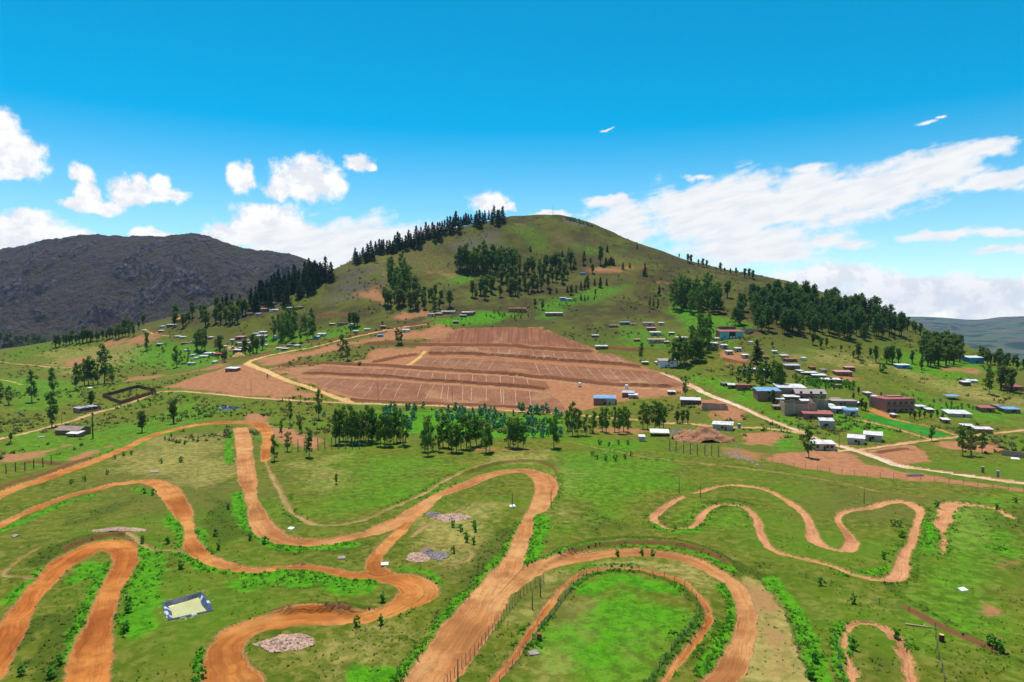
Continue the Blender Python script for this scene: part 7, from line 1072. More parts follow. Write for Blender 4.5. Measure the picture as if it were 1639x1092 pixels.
paint_a = np.zeros((NR, NT_, 3), np.float32); paint_b = np.zeros((NR, NT_, 4), np.float32)
def put_paint(ch, w, val):
    arr = paint_a if ch < 3 else paint_b; k = ch % 3 if ch < 6 else 3
    arr[w[0], w[1], k] = np.maximum(arr[w[0], w[1], k], val)
for ch, s, f, poly in PAINT:
    P = np.array(poly); w = window_of(P[:, 0], P[:, 1], f*3)
    px, py = X[w], Y[w]
    sd, _, _ = poly_sd(px, py, poly)
    sd = sd+f*1.5*fbm(px/(f*2.2), py/(f*2.2), 4, 71+ch, .6)
    put_paint(ch, w, s*(1-sstep(-f*1.3, f*1.0, sd)))
for ch, s, wd, poly in PAINTLINES:
    P = resample(poly, 3)
    for a, b in zip(P, P[1:]):
        ab = np.array([a, b]); w = window_of(ab[:, 0], ab[:, 1], wd*1.4)
        t, cx, cy, L, ex, ey = seg(X[w], Y[w], a, b)
        d = np.hypot(X[w]-cx, Y[w]-cy)+wd*.30*fbm(X[w]/3, Y[w]/3, 2, 83)
        put_paint(ch, w, s*(1-sstep(wd*.25, wd*.75, d)))
# berms and terrace steps
for h, L0, soil, poly in BANKS:
    P = resample(poly, 3); pad = L0*3.5
    w = window_of(P[:, 0], P[:, 1], pad); px, py = X[w], Y[w]
    best = np.full(px.shape, 1e9); side = np.zeros(px.shape); end = np.zeros(px.shape); tot = 0.; S = np.zeros(px.shape)
    for a, b in zip(P, P[1:]):
        t, cx, cy, L, ex, ey = seg(px, py, a, b)
        d = np.hypot(px-cx, py-cy); m = d < best
        best = np.where(m, d, best); side = np.where(m, np.sign(ex*(py-cy)-ey*(px-cx)), side); S = np.where(m, tot+t*L, S); tot += L
    sg = best*side
    taper = sstep(0, 6, S)*sstep(0, 6, tot-S)
    up = np.where(sg > 0, np.exp(-np.maximum(sg, 0)/L0), sstep(-.8, 0., sg))*(.95+.22*fbm(px/9, py/9, 2, 91))*(1.15 if h >= 1.4 else 1.1)
    Z[w] += h*taper*up*(best < pad)
    wid = np.maximum(.55, .0022*np.hypot(px, py))
    put_paint(6, w, taper*soil*(1-sstep(wid, wid*1.9, np.abs(sg+.5*wid))))
# pits of the two lined ponds
for poly, dep in ((POND_A, 1.5), (POND_B, 1.6)):
    P = np.array(poly); w = window_of(P[:, 0], P[:, 1], 6)
    sd, _, _ = poly_sd(X[w], Y[w], poly)
    base = float(np.mean(base_height(P[:, 0], P[:, 1])))
    k = 1-sstep(.6, 3., sd)
    Z[w] = Z[w]*(1-k)+k*(base+.15)
    Z[w] = np.where(sd < 0, base+.15-dep*sstep(0, 1.6, -sd)-.12, Z[w])
# tracks
SD = np.full((NR, NT_), 1e9); CLS = np.full((NR, NT_), -1, int); RS = np.zeros((NR, NT_)); RL = np.zeros((NR, NT_)); GX = np.zeros((NR, NT_)); GY = np.zeros((NR, NT_))
for k, (name, label, mat, rag, pts) in enumerate(TRACKS):
    P = resample(pts, 5); tot = 0.
    for a, b in zip(P, P[1:]):
        ab = np.array([a, b]); w = window_of(ab[:, 0], ab[:, 1], max(a[2], b[2])*.5+4)
        px, py = X[w], Y[w]
        t, cx, cy, L, ex, ey = seg(px, py, a, b)
        d = np.hypot(px-cx, py-cy)+1e-6
        hw = .5*(a[2]+(b[2]-a[2])*t)*(.78 if mat == 'clay' else .86)
        sd = d-hw+rag*JIT[w]
        m = sd < SD[w]
        SD[w] = np.where(m, sd, SD[w]); CLS[w] = np.where(m, k, CLS[w]); RS[w] = np.where(m, tot+t*L, RS[w])
        RL[w] = np.where(m, (ex*(py-cy)-ey*(px-cx))/L, RL[w]); GX[w] = np.where(m, (px-cx)/d, GX[w]); GY[w] = np.where(m, (py-cy)/d, GY[w])
        tot += L
Z -= .38*sstep(-1.0, .6, -SD)*(SD < 2)
Z += np.where(SD < 0, .20*fbm(RS/9, RL/2.4, 3, 161)+.10*fbm(X/1.6, Y/1.6, 2, 165)+.16*np.sin(RS/3.1+2*fbm(RS/14, RL/5, 2, 163))*np.clip(fbm(RS/40, RS*0, 2, 167)*2, 0, 1), 0)*np.clip(-SD, 0, 1)
Z += .22*np.exp(-((SD-.5)/.6)**2)*(1+fbm(X/4, Y/4, 2, 169))*(rr[:, None] < 420)
SDF = np.full((NR, NT_), 1e9); CLF = np.full((NR, NT_), -1, int); QX = X.copy(); QY = Y.copy()
for k, (name, label, mat, poly, lines) in enumerate(FIELDS):
    P = np.array(poly); w = window_of(P[:, 0], P[:, 1], 4)
    sd, qx, qy = poly_sd(X[w], Y[w], poly); m = sd < SDF[w]
    SDF[w] = np.where(m, sd, SDF[w]); CLF[w] = np.where(m, k, CLF[w]); QX[w] = np.where(m, qx, QX[w]); QY[w] = np.where(m, qy, QY[w])
paint_b[..., 2] = np.maximum(paint_b[..., 2], np.where(SD < 5, np.exp(-np.maximum(SD, 0)/.75), 0)*.95)
GRID_Z = Z.copy()
# pull the grid onto the edges so that every track has a clean outline
cell = .0015*rr[:, None]*np.ones_like(X)
mv = (np.abs(SD) < .62*cell) & (rr[:, None] < 1000)
X = np.where(mv, X-GX*SD, X); Y = np.where(mv, Y-GY*SD, Y); SD = np.where(mv, 0, SD)
mf = ~mv & (np.abs(SDF) < .6*cell) & (SD > cell)
X = np.where(mf, QX, X); Y = np.where(mf, QY, Y); SDF = np.where(mf, 0, SDF)

def height(x, y):
    """ground height at any point, read off the grid"""
    r = math.hypot(x, y); a = math.atan2(x, y)
    i = int(np.clip(np.searchsorted(rr, r)-1, 0, NR-2)); j = int(np.clip(np.searchsorted(th, a)-1, 0, NT_-2))
    u = min(max((r-rr[i])/(rr[i+1]-rr[i]), 0), 1); v = min(max((a-th[j])/(th[j+1]-th[j]), 0), 1)
    return float((GRID_Z[i, j]*(1-u)+GRID_Z[i+1, j]*u)*(1-v)+(GRID_Z[i, j+1]*(1-u)+GRID_Z[i+1, j+1]*u)*v)

ii, jj = np.meshgrid(np.arange(NR-1), np.arange(NT_), indexing='ij'); jn = (jj+1) % NT_
quads = np.stack([ii*NT_+jj, ii*NT_+jn, (ii+1)*NT_+jn, (ii+1)*NT_+jj], -1).reshape(-1, 4)[:, ::-1]
fsd = SD.ravel()[quads].mean(1); fcl = CLS.ravel()[quads][np.arange(len(quads)), SD.ravel()[quads].argmin(1)]
gsd = SDF.ravel()[quads].mean(1); gcl = CLF.ravel()[quads][np.arange(len(quads)), SDF.ravel()[quads].argmin(1)]
cls = np.where(fsd < -1e-4, fcl, np.where(gsd < -1e-4, 100+gcl, -1))
VV = np.stack([X, Y, Z], -1).reshape(-1, 3)
PAa = paint_a.reshape(-1, 3); PAb = paint_b.reshape(-1, 4)
HWR = np.stack([RS, RL, np.exp(-np.maximum(-SD, 0)/.5)], -1).reshape(-1, 3)
def cut(name, sel, attrs):
    q = quads[sel]; u, inv = np.unique(q, return_inverse=True)
    me = np_mesh(name, VV[u], inv.reshape(-1, 4))
    for an, arr in attrs: color_attr(me, an, arr[u])
    return me
tag(link('ground', cut('ground', cls == -1, (('paint_a', PAa), ('paint_b', PAb))), None, 'ground'), 'green and olive grassland spreading over plain and hillside', kind='structure')
for k, (name, label, mat, rag, pts) in enumerate(TRACKS):
    if (cls == k).any(): tag(link(name, cut(name, cls == k, (('run', HWR),)), None, mat), label, kind='structure')
plot_objs = []
for k, (name, label, mat, poly, lines) in enumerate(FIELDS):
    o = link(name, cut(name, cls == 100+k, (('paint_b', PAb),)), None, mat); tag(o, label, kind='structure'); plot_objs.append(o)
    for (x0, y0, x1, y1) in lines:
        n = max(3, int(math.hypot(x1-x0, y1-y0)/2.)); dx, dy = x1-x0, y1-y0; L = math.hypot(dx, dy); nx, ny = -dy/L*.12, dx/L*.12
        vs = []; fs = []
        for q in range(n+1):
            cx, cy = x0+dx*q/n+random.uniform(-.08, .08), y0+dy*q/n; s_ = random.uniform(.55, 1.15)
            for sg in (-1, 1): vs.append((cx+nx*sg*s_, cy+ny*sg*s_, height(cx+nx*sg*s_, cy+ny*sg*s_)+.10))
        fs = [(2*q, 2*q+1, 2*q+3, 2*q+2) for q in range(n)]
        me = bpy.data.meshes.new('chalk_line'); me.from_pydata(vs, [], fs); me.update(); link('chalk_line', me, o, 'chalk')

# ---------------------------------------------------------------- mountain and far hills
def mountain():
    R = resample([tuple(p) for p in MOUNTAIN_RIDGE], 40); ns = len(R); T = np.concatenate([np.linspace(0, 1, 210), np.linspace(1.02, 1.6, 14)])
    s = np.arange(ns)[None]*np.ones((len(T), 1)); t = T[:, None]*np.ones((1, ns))
    k = np.where(t <= 1, .60+.40*t, 1+(t-1)*.5)
    x = R[None, :, 0]*k; y = R[None, :, 1]*k
    prof = np.where(t <= 1, t**1.15, 1-(t-1)*1.1)
    z = -62+(R[None, :, 2]+62)*prof
    wob = np.clip(t*(1-t)*4, 0, 1)*(t <= 1)
    rid = 1-np.abs(fbm((x+.45*y)/170+2, y/520, 4, 101)); z = z+wob*62*(rid-.72)
    crag = np.maximum(fbm(x/75+fbm(x/160, y/160, 2, 113), y/95, 5, 111, .62)-.02, 0)
    z = z+(.25+wob)*(42*crag+9*crag*fbm(x/9, y/12, 2, 123)*2+7*fbm(x/26, y/30, 4, 121, .65))*np.where(t <= 1, np.clip(t*3, 0, 1), 0)
    z = z+np.exp(-((t-1)/.12)**2)*(9*fbm(x/70, y/200, 4, 171, .65)+5*np.maximum(fbm(x/24, y/60, 3, 173, .6), 0))
    V = np.stack([x, y, z], -1).reshape(-1, 3)
    a, b = np.meshgrid(np.arange(len(T)-1), np.arange(ns-1), indexing='ij')
    Q = np.stack([a*ns+b, a*ns+b+1, (a+1)*ns+b+1, (a+1)*ns+b], -1).reshape(-1, 4)
    me = np_mesh('mountain', V, Q)
    color_attr(me, 'paint_a', np.stack([np.clip(crag*2.2, 0, 1), wob, t], -1).reshape(-1, 3))
    m, tt, bs, o = new_mat('shaded_mountain_rock')
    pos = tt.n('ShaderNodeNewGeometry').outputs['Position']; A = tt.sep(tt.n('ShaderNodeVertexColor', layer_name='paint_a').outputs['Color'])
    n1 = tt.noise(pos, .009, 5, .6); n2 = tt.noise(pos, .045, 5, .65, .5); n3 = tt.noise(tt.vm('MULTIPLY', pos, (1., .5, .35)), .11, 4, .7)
    c = tt.mix(tt.ss(n1, .38, .62), (.060, .039, .034), (.056, .043, .027))  # rock tones darkened to paint in the cloud shade over the mountain
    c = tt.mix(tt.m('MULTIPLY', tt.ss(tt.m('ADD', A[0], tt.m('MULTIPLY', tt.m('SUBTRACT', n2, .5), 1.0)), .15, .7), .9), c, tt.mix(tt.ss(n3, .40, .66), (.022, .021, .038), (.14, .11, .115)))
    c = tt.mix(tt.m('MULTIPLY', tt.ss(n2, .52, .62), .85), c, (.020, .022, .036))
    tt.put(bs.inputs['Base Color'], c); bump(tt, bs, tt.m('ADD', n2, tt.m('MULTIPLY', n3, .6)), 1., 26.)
    tag(link('mountain', me, None, 'shaded_mountain_rock'), 'grey-brown rocky mountain, cloud shade painted into its colour, behind the left valley', kind='structure')
    az = V[:, 0]/V[:, 1]; sl = (V[:, 2]-60)/V[:, 1]
    return V[(az > -.86) & (az < -.655) & (sl > -.062-.10*(az+.75)) & (sl < -.036-.12*(az+.75)) & (t.ravel() < .6)]
MOUNTAIN_FOOT = mountain()

def far_hills():
    R = resample([tuple(p) for p in FAR_RIDGE], 14); ns = len(R); T = np.concatenate([np.linspace(0, 1, 80), np.linspace(1.03, 1.5, 8)])
    t = T[:, None]*np.ones((1, ns)); k = np.where(t <= 1, .27+.73*t, 1+(t-1)*.6)
    x = R[None, :, 0]*k; y = R[None, :, 1]*k
    z = np.where(t <= 1, -64+(R[None, :, 2]+64)*t**1.3, R[None, :, 2]-(t-1)*180)
    z = z+np.clip(t*(1-t)*4, 0, 1)*(t <= 1)*(62*fbm(x/560, y/820, 4, 131)+9*fbm(x/120, y/170, 3, 141))+np.where(t <= 1, 2.5*t*fbm(x/90, y/90, 3, 151), 0)
    a, b = np.meshgrid(np.arange(len(T)-1), np.arange(ns-1), indexing='ij')
    Q = np.stack([a*ns+b, a*ns+b+1, (a+1)*ns+b+1, (a+1)*ns+b], -1).reshape(-1, 4)
    me = np_mesh('far_hills', np.stack([x, y, z], -1).reshape(-1, 3), Q)
    m, tt, bs, o = new_mat('haze_tinted_land')
    pos = tt.n('ShaderNodeNewGeometry').outputs['Position']
    n1 = tt.noise(pos, .0022, 4, .6); n2 = tt.noise(pos, .009, 5, .65, .4)
    vor = tt.n('ShaderNodeTexVoronoi'); tt.put(vor.inputs['Vector'], tt.vm('MULTIPLY', pos, (1., .6, 0.))); vor.inputs['Scale'].default_value = .006
    c = tt.mix(tt.ss(n1, .4, .6), (.050, .075, .058), (.095, .082, .078))  # bluish tones paint distance haze into the land colour
    c = tt.mix(tt.m('MULTIPLY', tt.sep(vor.outputs['Color'])[0], .4), c, (.05, .11, .045))
    c = tt.mix(tt.ss(n2, .50, .58), c, (.016, .042, .042)); c = tt.mix(tt.m('MULTIPLY', tt.ss(n2, .25, .36, 1., 0.), .5), c, (.3, .19, .11))
    tt.put(bs.inputs['Base Color'], c)
    tag(link('far_hills', me, None, 'haze_tinted_land'), 'hazy patchwork hills beyond the right-hand valley', kind='structure')
far_hills()

# ---------------------------------------------------------------- trees
def leaf_cards(P, S, N, rng, jit=.8):
    """one bent card per point: P centres, S sizes, N outward directions"""
    n = len(P); d = N*.9+np.array([0, 0, .45])+rng.normal(0, jit*.7, (n, 3)); d /= np.linalg.norm(d, axis=1)[:, None]+1e-9
    a = np.cross(d, rng.normal(0, 1, (n, 3))); a /= np.linalg.norm(a, axis=1)[:, None]+1e-9
    b = np.cross(d, a); S = S[:, None]
    V = np.stack([P-a*S*.5-b*S*.22, P+a*S*.1-b*S*.5+d*S*.1, P+a*S*.55+b*S*.12, P-a*S*.05+b*S*.5+d*S*.1], 1).reshape(-1, 3)
    return V, np.arange(4*n).reshape(-1, 4)

def crown_mesh(name, P, S, N, rng, mat, shade):
    V, Q = leaf_cards(P, S, N, rng)
    me = np_mesh(name, V, Q, False); color_attr(me, 'leaf', np.repeat(np.clip(shade, 0, 1), 4)[:, None]*np.ones((1, 3)))
    me.materials.append(MAT[mat]); return me

def limbs(mb, pts, r0, r1):
    for k in range(len(pts)-1):
        u, v = k/(len(pts)-1), (k+1)/(len(pts)-1)
        mb.bar(pts[k], pts[k+1], r0+(r1-r0)*u, r0+(r1-r0)*v, 5)

def make_tree(kind, seed):
    """trunk and crown of a tree one unit tall"""
    rng = np.random.default_rng(seed); rnd = random.Random(seed); mb = MB(); P = []; S = []; N = []
    def clump(c, r, n, s, squash=.8):
        q = rng.normal(0, 1, (n, 3)); q /= np.linalg.norm(q, axis=1)[:, None]
        rad = rng.uniform(.55, 1.05, n)[:, None]
        P.append(np.array(c)+q*rad*np.array([r, r, r*squash])); N.append(q); S.append(rng.uniform(.7, 1.3, n)*s)
    if kind == 'eucalyptus_tree':
        stems = rnd.choice([1, 1, 2]); wide = rnd.uniform(.085, .135)
        for k in range(stems):
            bx, by = (rnd.uniform(-.05, .05), rnd.uniform(-.05, .05)) if stems > 1 else (0, 0)
            lean = (rnd.uniform(-.06, .06)+bx, rnd.uniform(-.06, .06)+by)
            limbs(mb, [(bx*.4, by*.4, -.06), (bx+lean[0]*.3, by+lean[1]*.3, .3), (bx+lean[0]*.8, by+lean[1]*.8, .62), (bx+lean[0], by+lean[1], .9)], .016, .004)
            for q in range(5):
                z = rnd.uniform(.25, .75); a = rnd.uniform(0, 6.28); r = rnd.uniform(.5, 1.)*wide
                limbs(mb, [(bx+lean[0]*z, by+lean[1]*z, z-.05), (bx+lean[0]*z+math.cos(a)*r, by+lean[1]*z+math.sin(a)*r, z+rnd.uniform(.08, .16))], .007, .003)
        n = rnd.randint(16, 20)
        for k in range(n):
            z = .20+.72*(k+.5)/n+rnd.uniform(-.04, .04); env = wide*(.7+.75*math.sin(math.pi*min(1, max(.02, (z-.08)/.92))**.9))
            a = rnd.uniform(0, 6.28); r = env*rnd.uniform(.2, .95)
            clump((math.cos(a)*r, math.sin(a)*r, z), rnd.uniform(.045, .085), 40, .042, 1.15)
        clump((0, 0, .93), .035, 26, .036, 1.9)
    elif kind == 'round_pine':
        limbs(mb, [(0, 0, -.06), (rnd.uniform(-.02, .02), 0, .5), (0, 0, .93)], .02, .004); w = rnd.uniform(.19, .26)
        n = rnd.randint(17, 21)
        for k in range(n):
            z = .26+.68*(k+.5)/n; f = (z-.2)/.8; env = w*(1.05-f)**.55*min(1., .35+f*2.2)
            a = k*2.4+rnd.uniform(-.5, .5); r = env*rnd.uniform(.35, .9)
            limbs(mb, [(0, 0, z-.03), (math.cos(a)*r, math.sin(a)*r, z)], .006, .003)
            clump((math.cos(a)*r, math.sin(a)*r, z), rnd.uniform(.065, .105), 46, .045, .85)
        clump((0, 0, .94), .05, 26, .035, 1.6)
    elif kind == 'pine_tree':
        limbs(mb, [(0, 0, -.06), (0, 0, .5), (0, 0, .97)], .022, .003)
        w = rnd.uniform(.22, .30); nl = rnd.randint(14, 17)
        for k in range(nl):
            z = .14+.83*k/nl; env = w*(1-((z-.12)/.9))**.8*rnd.uniform(.85, 1.15)+.015
            m = max(5, int(11*(1-z)+4))
            for q in range(m):
                a = rnd.uniform(0, 6.28); L = env*rnd.uniform(.6, 1.1)
                u = rng.uniform(.15, 1., 9)
                c = np.stack([np.cos(a)*u*L, np.sin(a)*u*L, z-.25*u*L+rng.normal(0, .010, 9)], 1)
                P.append(c); N.append(np.stack([np.cos(a)*u, np.sin(a)*u, .9+0*u], 1)); S.append(rng.uniform(.04, .07, 9))
        P.append(np.stack([rng.normal(0, .006, 14), rng.normal(0, .006, 14), rng.uniform(.9, 1., 14)], 1)); N.append(rng.normal(0, 1, (14, 3))); S.append(np.full(14, .03))
    elif kind in ('broadleaf_tree', 'shrub', 'young_eucalyptus'):
        low = {'broadleaf_tree': .3, 'shrub': .12, 'young_eucalyptus': .12}[kind]; w = {'broadleaf_tree': .20, 'shrub': .52, 'young_eucalyptus': .46}[kind]*rnd.uniform(.85, 1.15)
        for k in range(3 if kind == 'broadleaf_tree' else 2):
            a = rnd.uniform(0, 6.28); limbs(mb, [(0, 0, -.06), (.03*math.cos(a), .03*math.sin(a), low), (w*.5*math.cos(a), w*.5*math.sin(a), .7)], .026, .006)
        n = 15 if kind == 'broadleaf_tree' else 14
        for k in range(n):
            z = low+(.92-low)*(k+.5)/n; f = (z-low)/(1-low)
            env = w*(math.sin(math.pi*min(.98, .12+.8*f))**.7 if kind != 'young_eucalyptus' else (1-f)**.7+.1)
            a = rnd.uniform(0, 6.28); r = env*rnd.uniform(.1, .75)
            clump((math.cos(a)*r, math.sin(a)*r, z), rnd.uniform(.085, .14)*(1 if kind != 'young_eucalyptus' else .8), 44, .060 if kind == 'broadleaf_tree' else .10, .85)
    elif kind == 'bare_tree':
        limbs(mb, [(0, 0, -.05), (.01, 0, .4), (-.005, .01, .75), (.01, 0, 1.)], .022, .006)
        for k in range(12):
            z = rnd.uniform(.3, .95); a = rnd.uniform(0, 6.28); L = rnd.uniform(.03, .08); limbs(mb, [(0, 0, z), (math.cos(a)*L, math.sin(a)*L, z+.04)], .006, .002)
        for k in range(9): a = rnd.uniform(0, 6.28); clump((.03*math.cos(a), .03*math.sin(a), rnd.uniform(.45, .95)), .03, 9, .03)
    P = np.concatenate(P); N = np.concatenate(N); S = np.concatenate(S)
    leaf = {'eucalyptus_tree': 'leaf_eucalyptus', 'pine_tree': 'leaf_pine', 'round_pine': 'leaf_roundpine', 'broadleaf_tree': 'leaf_broad', 'shrub': 'leaf_shrub', 'young_eucalyptus': 'leaf_young', 'bare_tree': 'leaf_broad'}[kind]
    cr = crown_mesh('crown', P, S, N, rng, leaf, rng.uniform(0, 1, len(P)))
    tr = mb.mesh('trunk'); tr.materials.append(MAT['bark' if kind in ('eucalyptus_tree',) else 'barkdark'])
    return tr, cr

KINDS = {k: [make_tree(k, 1000+17*i+len(k)) for i in range(n)] for k, n in (('eucalyptus_tree', 7), ('pine_tree', 5), ('round_pine', 6), ('broadleaf_tree', 6), ('shrub', 4), ('young_eucalyptus', 4), ('bare_tree', 1))}
CAT = {'eucalyptus_tree': 'tree', 'pine_tree': 'pine', 'broadleaf_tree': 'tree', 'shrub': 'bush', 'young_eucalyptus': 'young tree', 'bare_tree': 'tree'}
ONES = 'first second third fourth fifth sixth seventh eighth ninth tenth eleventh twelfth thirteenth fourteenth fifteenth sixteenth seventeenth eighteenth nineteenth twentieth'.split()
def nth(k):
    if k < 20: return ONES[k]
    d, u = divmod(k+1, 10); return ('twentieth thirtieth fortieth fiftieth'.split()[d-2]) if u == 0 else 'twenty thirty forty fifty'.split()[d-2]+'-'+ONES[u-1]
def plant(kind, mesh_kind, x, y, z, h, label, group):
    tr, cr = random.choice(KINDS[mesh_kind])
    root = empty(kind, (x, y, z), random.uniform(0, 6.28)); w = h*random.uniform(.85, 1.2); root.scale = (w, w, h)
    tag(root, label, CAT[kind], group or None)
    if kind not in ('shrub', 'young_eucalyptus'): link('trunk', tr, root)
    link('crown', cr, root)
for kind, label, group, pts in TREES:
    pts = sorted(pts, key=lambda p: p[0]/p[1])
    mk = 'round_pine' if kind == 'pine_tree' and any(s in label for s in ('large wood',)) else kind
    for k, (x, y, h) in enumerate(pts):
        single = 1 < len(pts) <= 58 and 'wood' not in label and len(label.split()) <= 12
        plant(kind, mk, x, y, height(x, y), h, label+(', %s from the left' % nth(k) if single else ''), group)
_p = np.random.default_rng(5).permutation(len(MOUNTAIN_FOOT))[:70]
for v in MOUNTAIN_FOOT[_p]: plant('broadleaf_tree', 'broadleaf_tree', float(v[0]), float(v[1]), float(v[2])-1, random.uniform(16, 26), 'far dark tree in the wood at the foot of the mountain', 'wood at the mountain foot')

# ---------------------------------------------------------------- buildings
def slab(mb, pts, th_):
    """roof sheet from four corners, thickness downwards"""
    mb.hexa([(p[0], p[1], p[2]-th_) for p in pts]+list(pts))

def window(root, x, z, y, w=1.1, h=1.0, framed=False):
    f = MB()
    for (a, b, c, d) in ((x-w/2-.09, x+w/2+.09, z-.09, z), (x-w/2-.09, x+w/2+.09, z+h, z+h+.09), (x-w/2-.09, x-w/2, z, z+h), (x+w/2, x+w/2+.09, z, z+h)): f.box(a, b, y-.09, y+.02, c, d)
    o = f.obj('window', 'doorwood', root); MB().box(x-w/2, x+w/2, y-.035, y+.03, z, z+h).obj('pane', 'window', o)

def building(rec):
    name, label, cat, x, y, w, h, dep, yaw, roof, wall, rmat, win = rec
    rz = RAD(yaw); zf = min(height(x-w*.4, y), height(x, y), height(x+w*.4, y))
    root = empty(name, (x, y, zf), rz); tag(root, label, cat)
    W, D, b = w/2, dep, -2.2; big = w > 7
    hf = h
    if roof in ('mono', 'gablefront'):
        hf, hb = h*.86, h*1.02
        MB().hexa([(-W, 0, b), (W, 0, b), (W, D, b), (-W, D, b), (-W, 0, hf), (W, 0, hf), (W, D, hb), (-W, D, hb)]).obj('wall', wall if roof == 'mono' else 'brick', root)
        ov = .45 if big else .3; sl = (hb-hf)/D
        mb = MB(); n = max(2, int(w/1.6))
        for k in range(n):                                   # overlapping sheets
            xa, xb = -W-ov+(w+2*ov)*k/n, -W-ov+(w+2*ov)*(k+1)/n+.04; dz = .02*(k % 2)+.13
            slab(mb, [(xa, -ov, hf-sl*ov+dz), (xb, -ov, hf-sl*ov+dz), (xb, D+ov, hb+sl*ov+dz), (xa, D+ov, hb+sl*ov+dz)], .09)
        mb.obj('roof', rmat, root)
        if roof == 'gablefront':
            for (xa, xb) in ((-W+.02, -W*.22), (W*.34, W-.02)): MB().box(xa, xb, -.12, .03, b, hf-.12).obj('front_panel', 'teal', root)
            MB().box(-W*.2, W*.32, -.05, .02, 0, hf-.5).obj('porch_shade_panel', 'doordark', root)  # flat dark panel paints the shade of the porch recess
            for xx in (-W*.05, W*.2): MB().box(xx-.9, xx+.9, -.10, -.06, 0, 2.4).obj('door', 'white', root)
            for xx in (-W*.6, W*.66): window(root, xx, 1.6, -.12, 1.0, 1.0)
            return
    elif roof == 'gable':
        hf = h*.66
        MB().add([(-W, 0, b), (W, 0, b), (W, D, b), (-W, D, b), (-W, 0, hf), (W, 0, hf), (W, D, hf), (-W, D, hf), (-W, D/2, h-.1), (W, D/2, h-.1)], [(0, 1, 5, 4), (2, 3, 7, 6), (1, 2, 6, 9, 5), (3, 0, 4, 8, 7), (0, 3, 2, 1)]).obj('wall', wall, root)
        ov = .5; sl = (h-hf)/(D/2); mb = MB()
        slab(mb, [(-W-ov, -ov, hf-sl*ov+.1), (W+ov, -ov, hf-sl*ov+.1), (W+ov, D/2, h+.1), (-W-ov, D/2, h+.1)], .12)
        slab(mb, [(-W-ov, D/2+.004, h+.1), (W+ov, D/2+.004, h+.1), (W+ov, D+ov, hf-sl*ov+.1), (-W-ov, D+ov, hf-sl*ov+.1)], .12)
        r = mb.obj('roof', rmat, root); MB().box(-W-ov, W+ov, D/2-.12, D/2+.12, h+.1, h+.2).obj('ridge_cap', rmat, r)
    elif roof == 'flat':
        MB().box(-W, W, 0, D, b, h).obj('wall', wall, root)
        mb = MB().box(-W-.35, W+.35, -.5, D+.3, h+.003, h+.22); r = mb.obj('roof', rmat, root)
        if h > 6: MB().box(-W-.2, W*.75, -.9, -.02, h*.5, h*.5+.14).obj('balcony', rmat, root); MB().box(-W*.2, W*.8, D*.5, D*.8, h+.22, h+.9).obj('parapet', wall, r)
    elif roof == 'open':
        t_ = .3; mb = MB()
        def run(a, c, ax):
            L = abs(c[0]-a[0])+abs(c[1]-a[1]); n = max(2, int(L/2.5))
            for k in range(n):
                hh = h*random.uniform(.86, 1.0)
                if ax: mb.box(a[0]+(c[0]-a[0])*k/n, a[0]+(c[0]-a[0])*(k+1)/n, a[1], a[1]+t_, b, hh)
                else: mb.box(a[0], a[0]+t_, a[1]+(c[1]-a[1])*k/n, a[1]+(c[1]-a[1])*(k+1)/n, b, hh)
        run((-W, 0), (W, 0), True); run((-W, D-t_), (W, D-t_), True); run((-W, t_), (-W, D-t_), False); run((W-t_, t_), (W-t_, D-t_), False)
        mb.obj('wall', wall, root)
        if big and h > 3:
            for xx in (-W*.4, W*.5): MB().box(xx-.25, xx+.25, -.12, -.003, b, h*1.04).obj('pilaster', 'concrete', root)
        MB().box(-W+t_+.02, W-t_-.02, t_+.02, D-t_-.02, -.4, .12).obj('earth_floor', 'earthmound', root)
        return
    elif roof == 'posts':
        for xx in (-W+.2, W-.2):
            for yy in (.2, D-.2): MB().bar((xx, yy, -1.), (xx, yy, h*.9), .09).obj('post', 'postwood', root)
        for k in range(4):
            mb = MB(); xa = -W-.4+(w+.8)*k/4; xb = xa+(w+.8)/4+.05; dz = .03*(k % 2)
            slab(mb, [(xa, -.5, h*.86+dz), (xb, -.5, h*.86+dz), (xb, D+.5, h+dz), (xa, D+.5, h+dz)], .07); mb.obj('roof_sheet', rmat, root)
        return
    # openings
    dh = min(2.0, hf*.82); dw = .95 if big else .8
    dx = random.choice([-.3, 0., .35])*W
    if w > 3: MB().box(dx-dw/2, dx+dw/2, -.05, .02, -.3, dh).obj('door', random.choice(['doorwood', 'doordark']), root)
    rows = 2 if h > 5.5 else 1
    if win and hf > 2.2:
        per = max(1, win//rows); fl = h/rows
        for r_ in range(rows):
            for k in range(per):
                xx = -W+w*(k+.5)/per
                if r_ == 0 and abs(xx-dx) < dw: xx += dw*1.3
                if abs(xx) < W-.6: window(root, xx, r_*fl+min(1.1, fl*.4), 0, 1.3 if h > 5.5 else 1., min(1.1, fl*.35))
    # the side wall that can be seen
    if big and hf > 2.4:
        s = -1 if x > 0 else 1
        MB().box(s*W-.03, s*W+.04, D*.4, D*.4+1., min(1.1, hf*.4), min(1.1, hf*.4)+.9).obj('side_window', 'window', root)
for rec in HOUSES: building(rec)

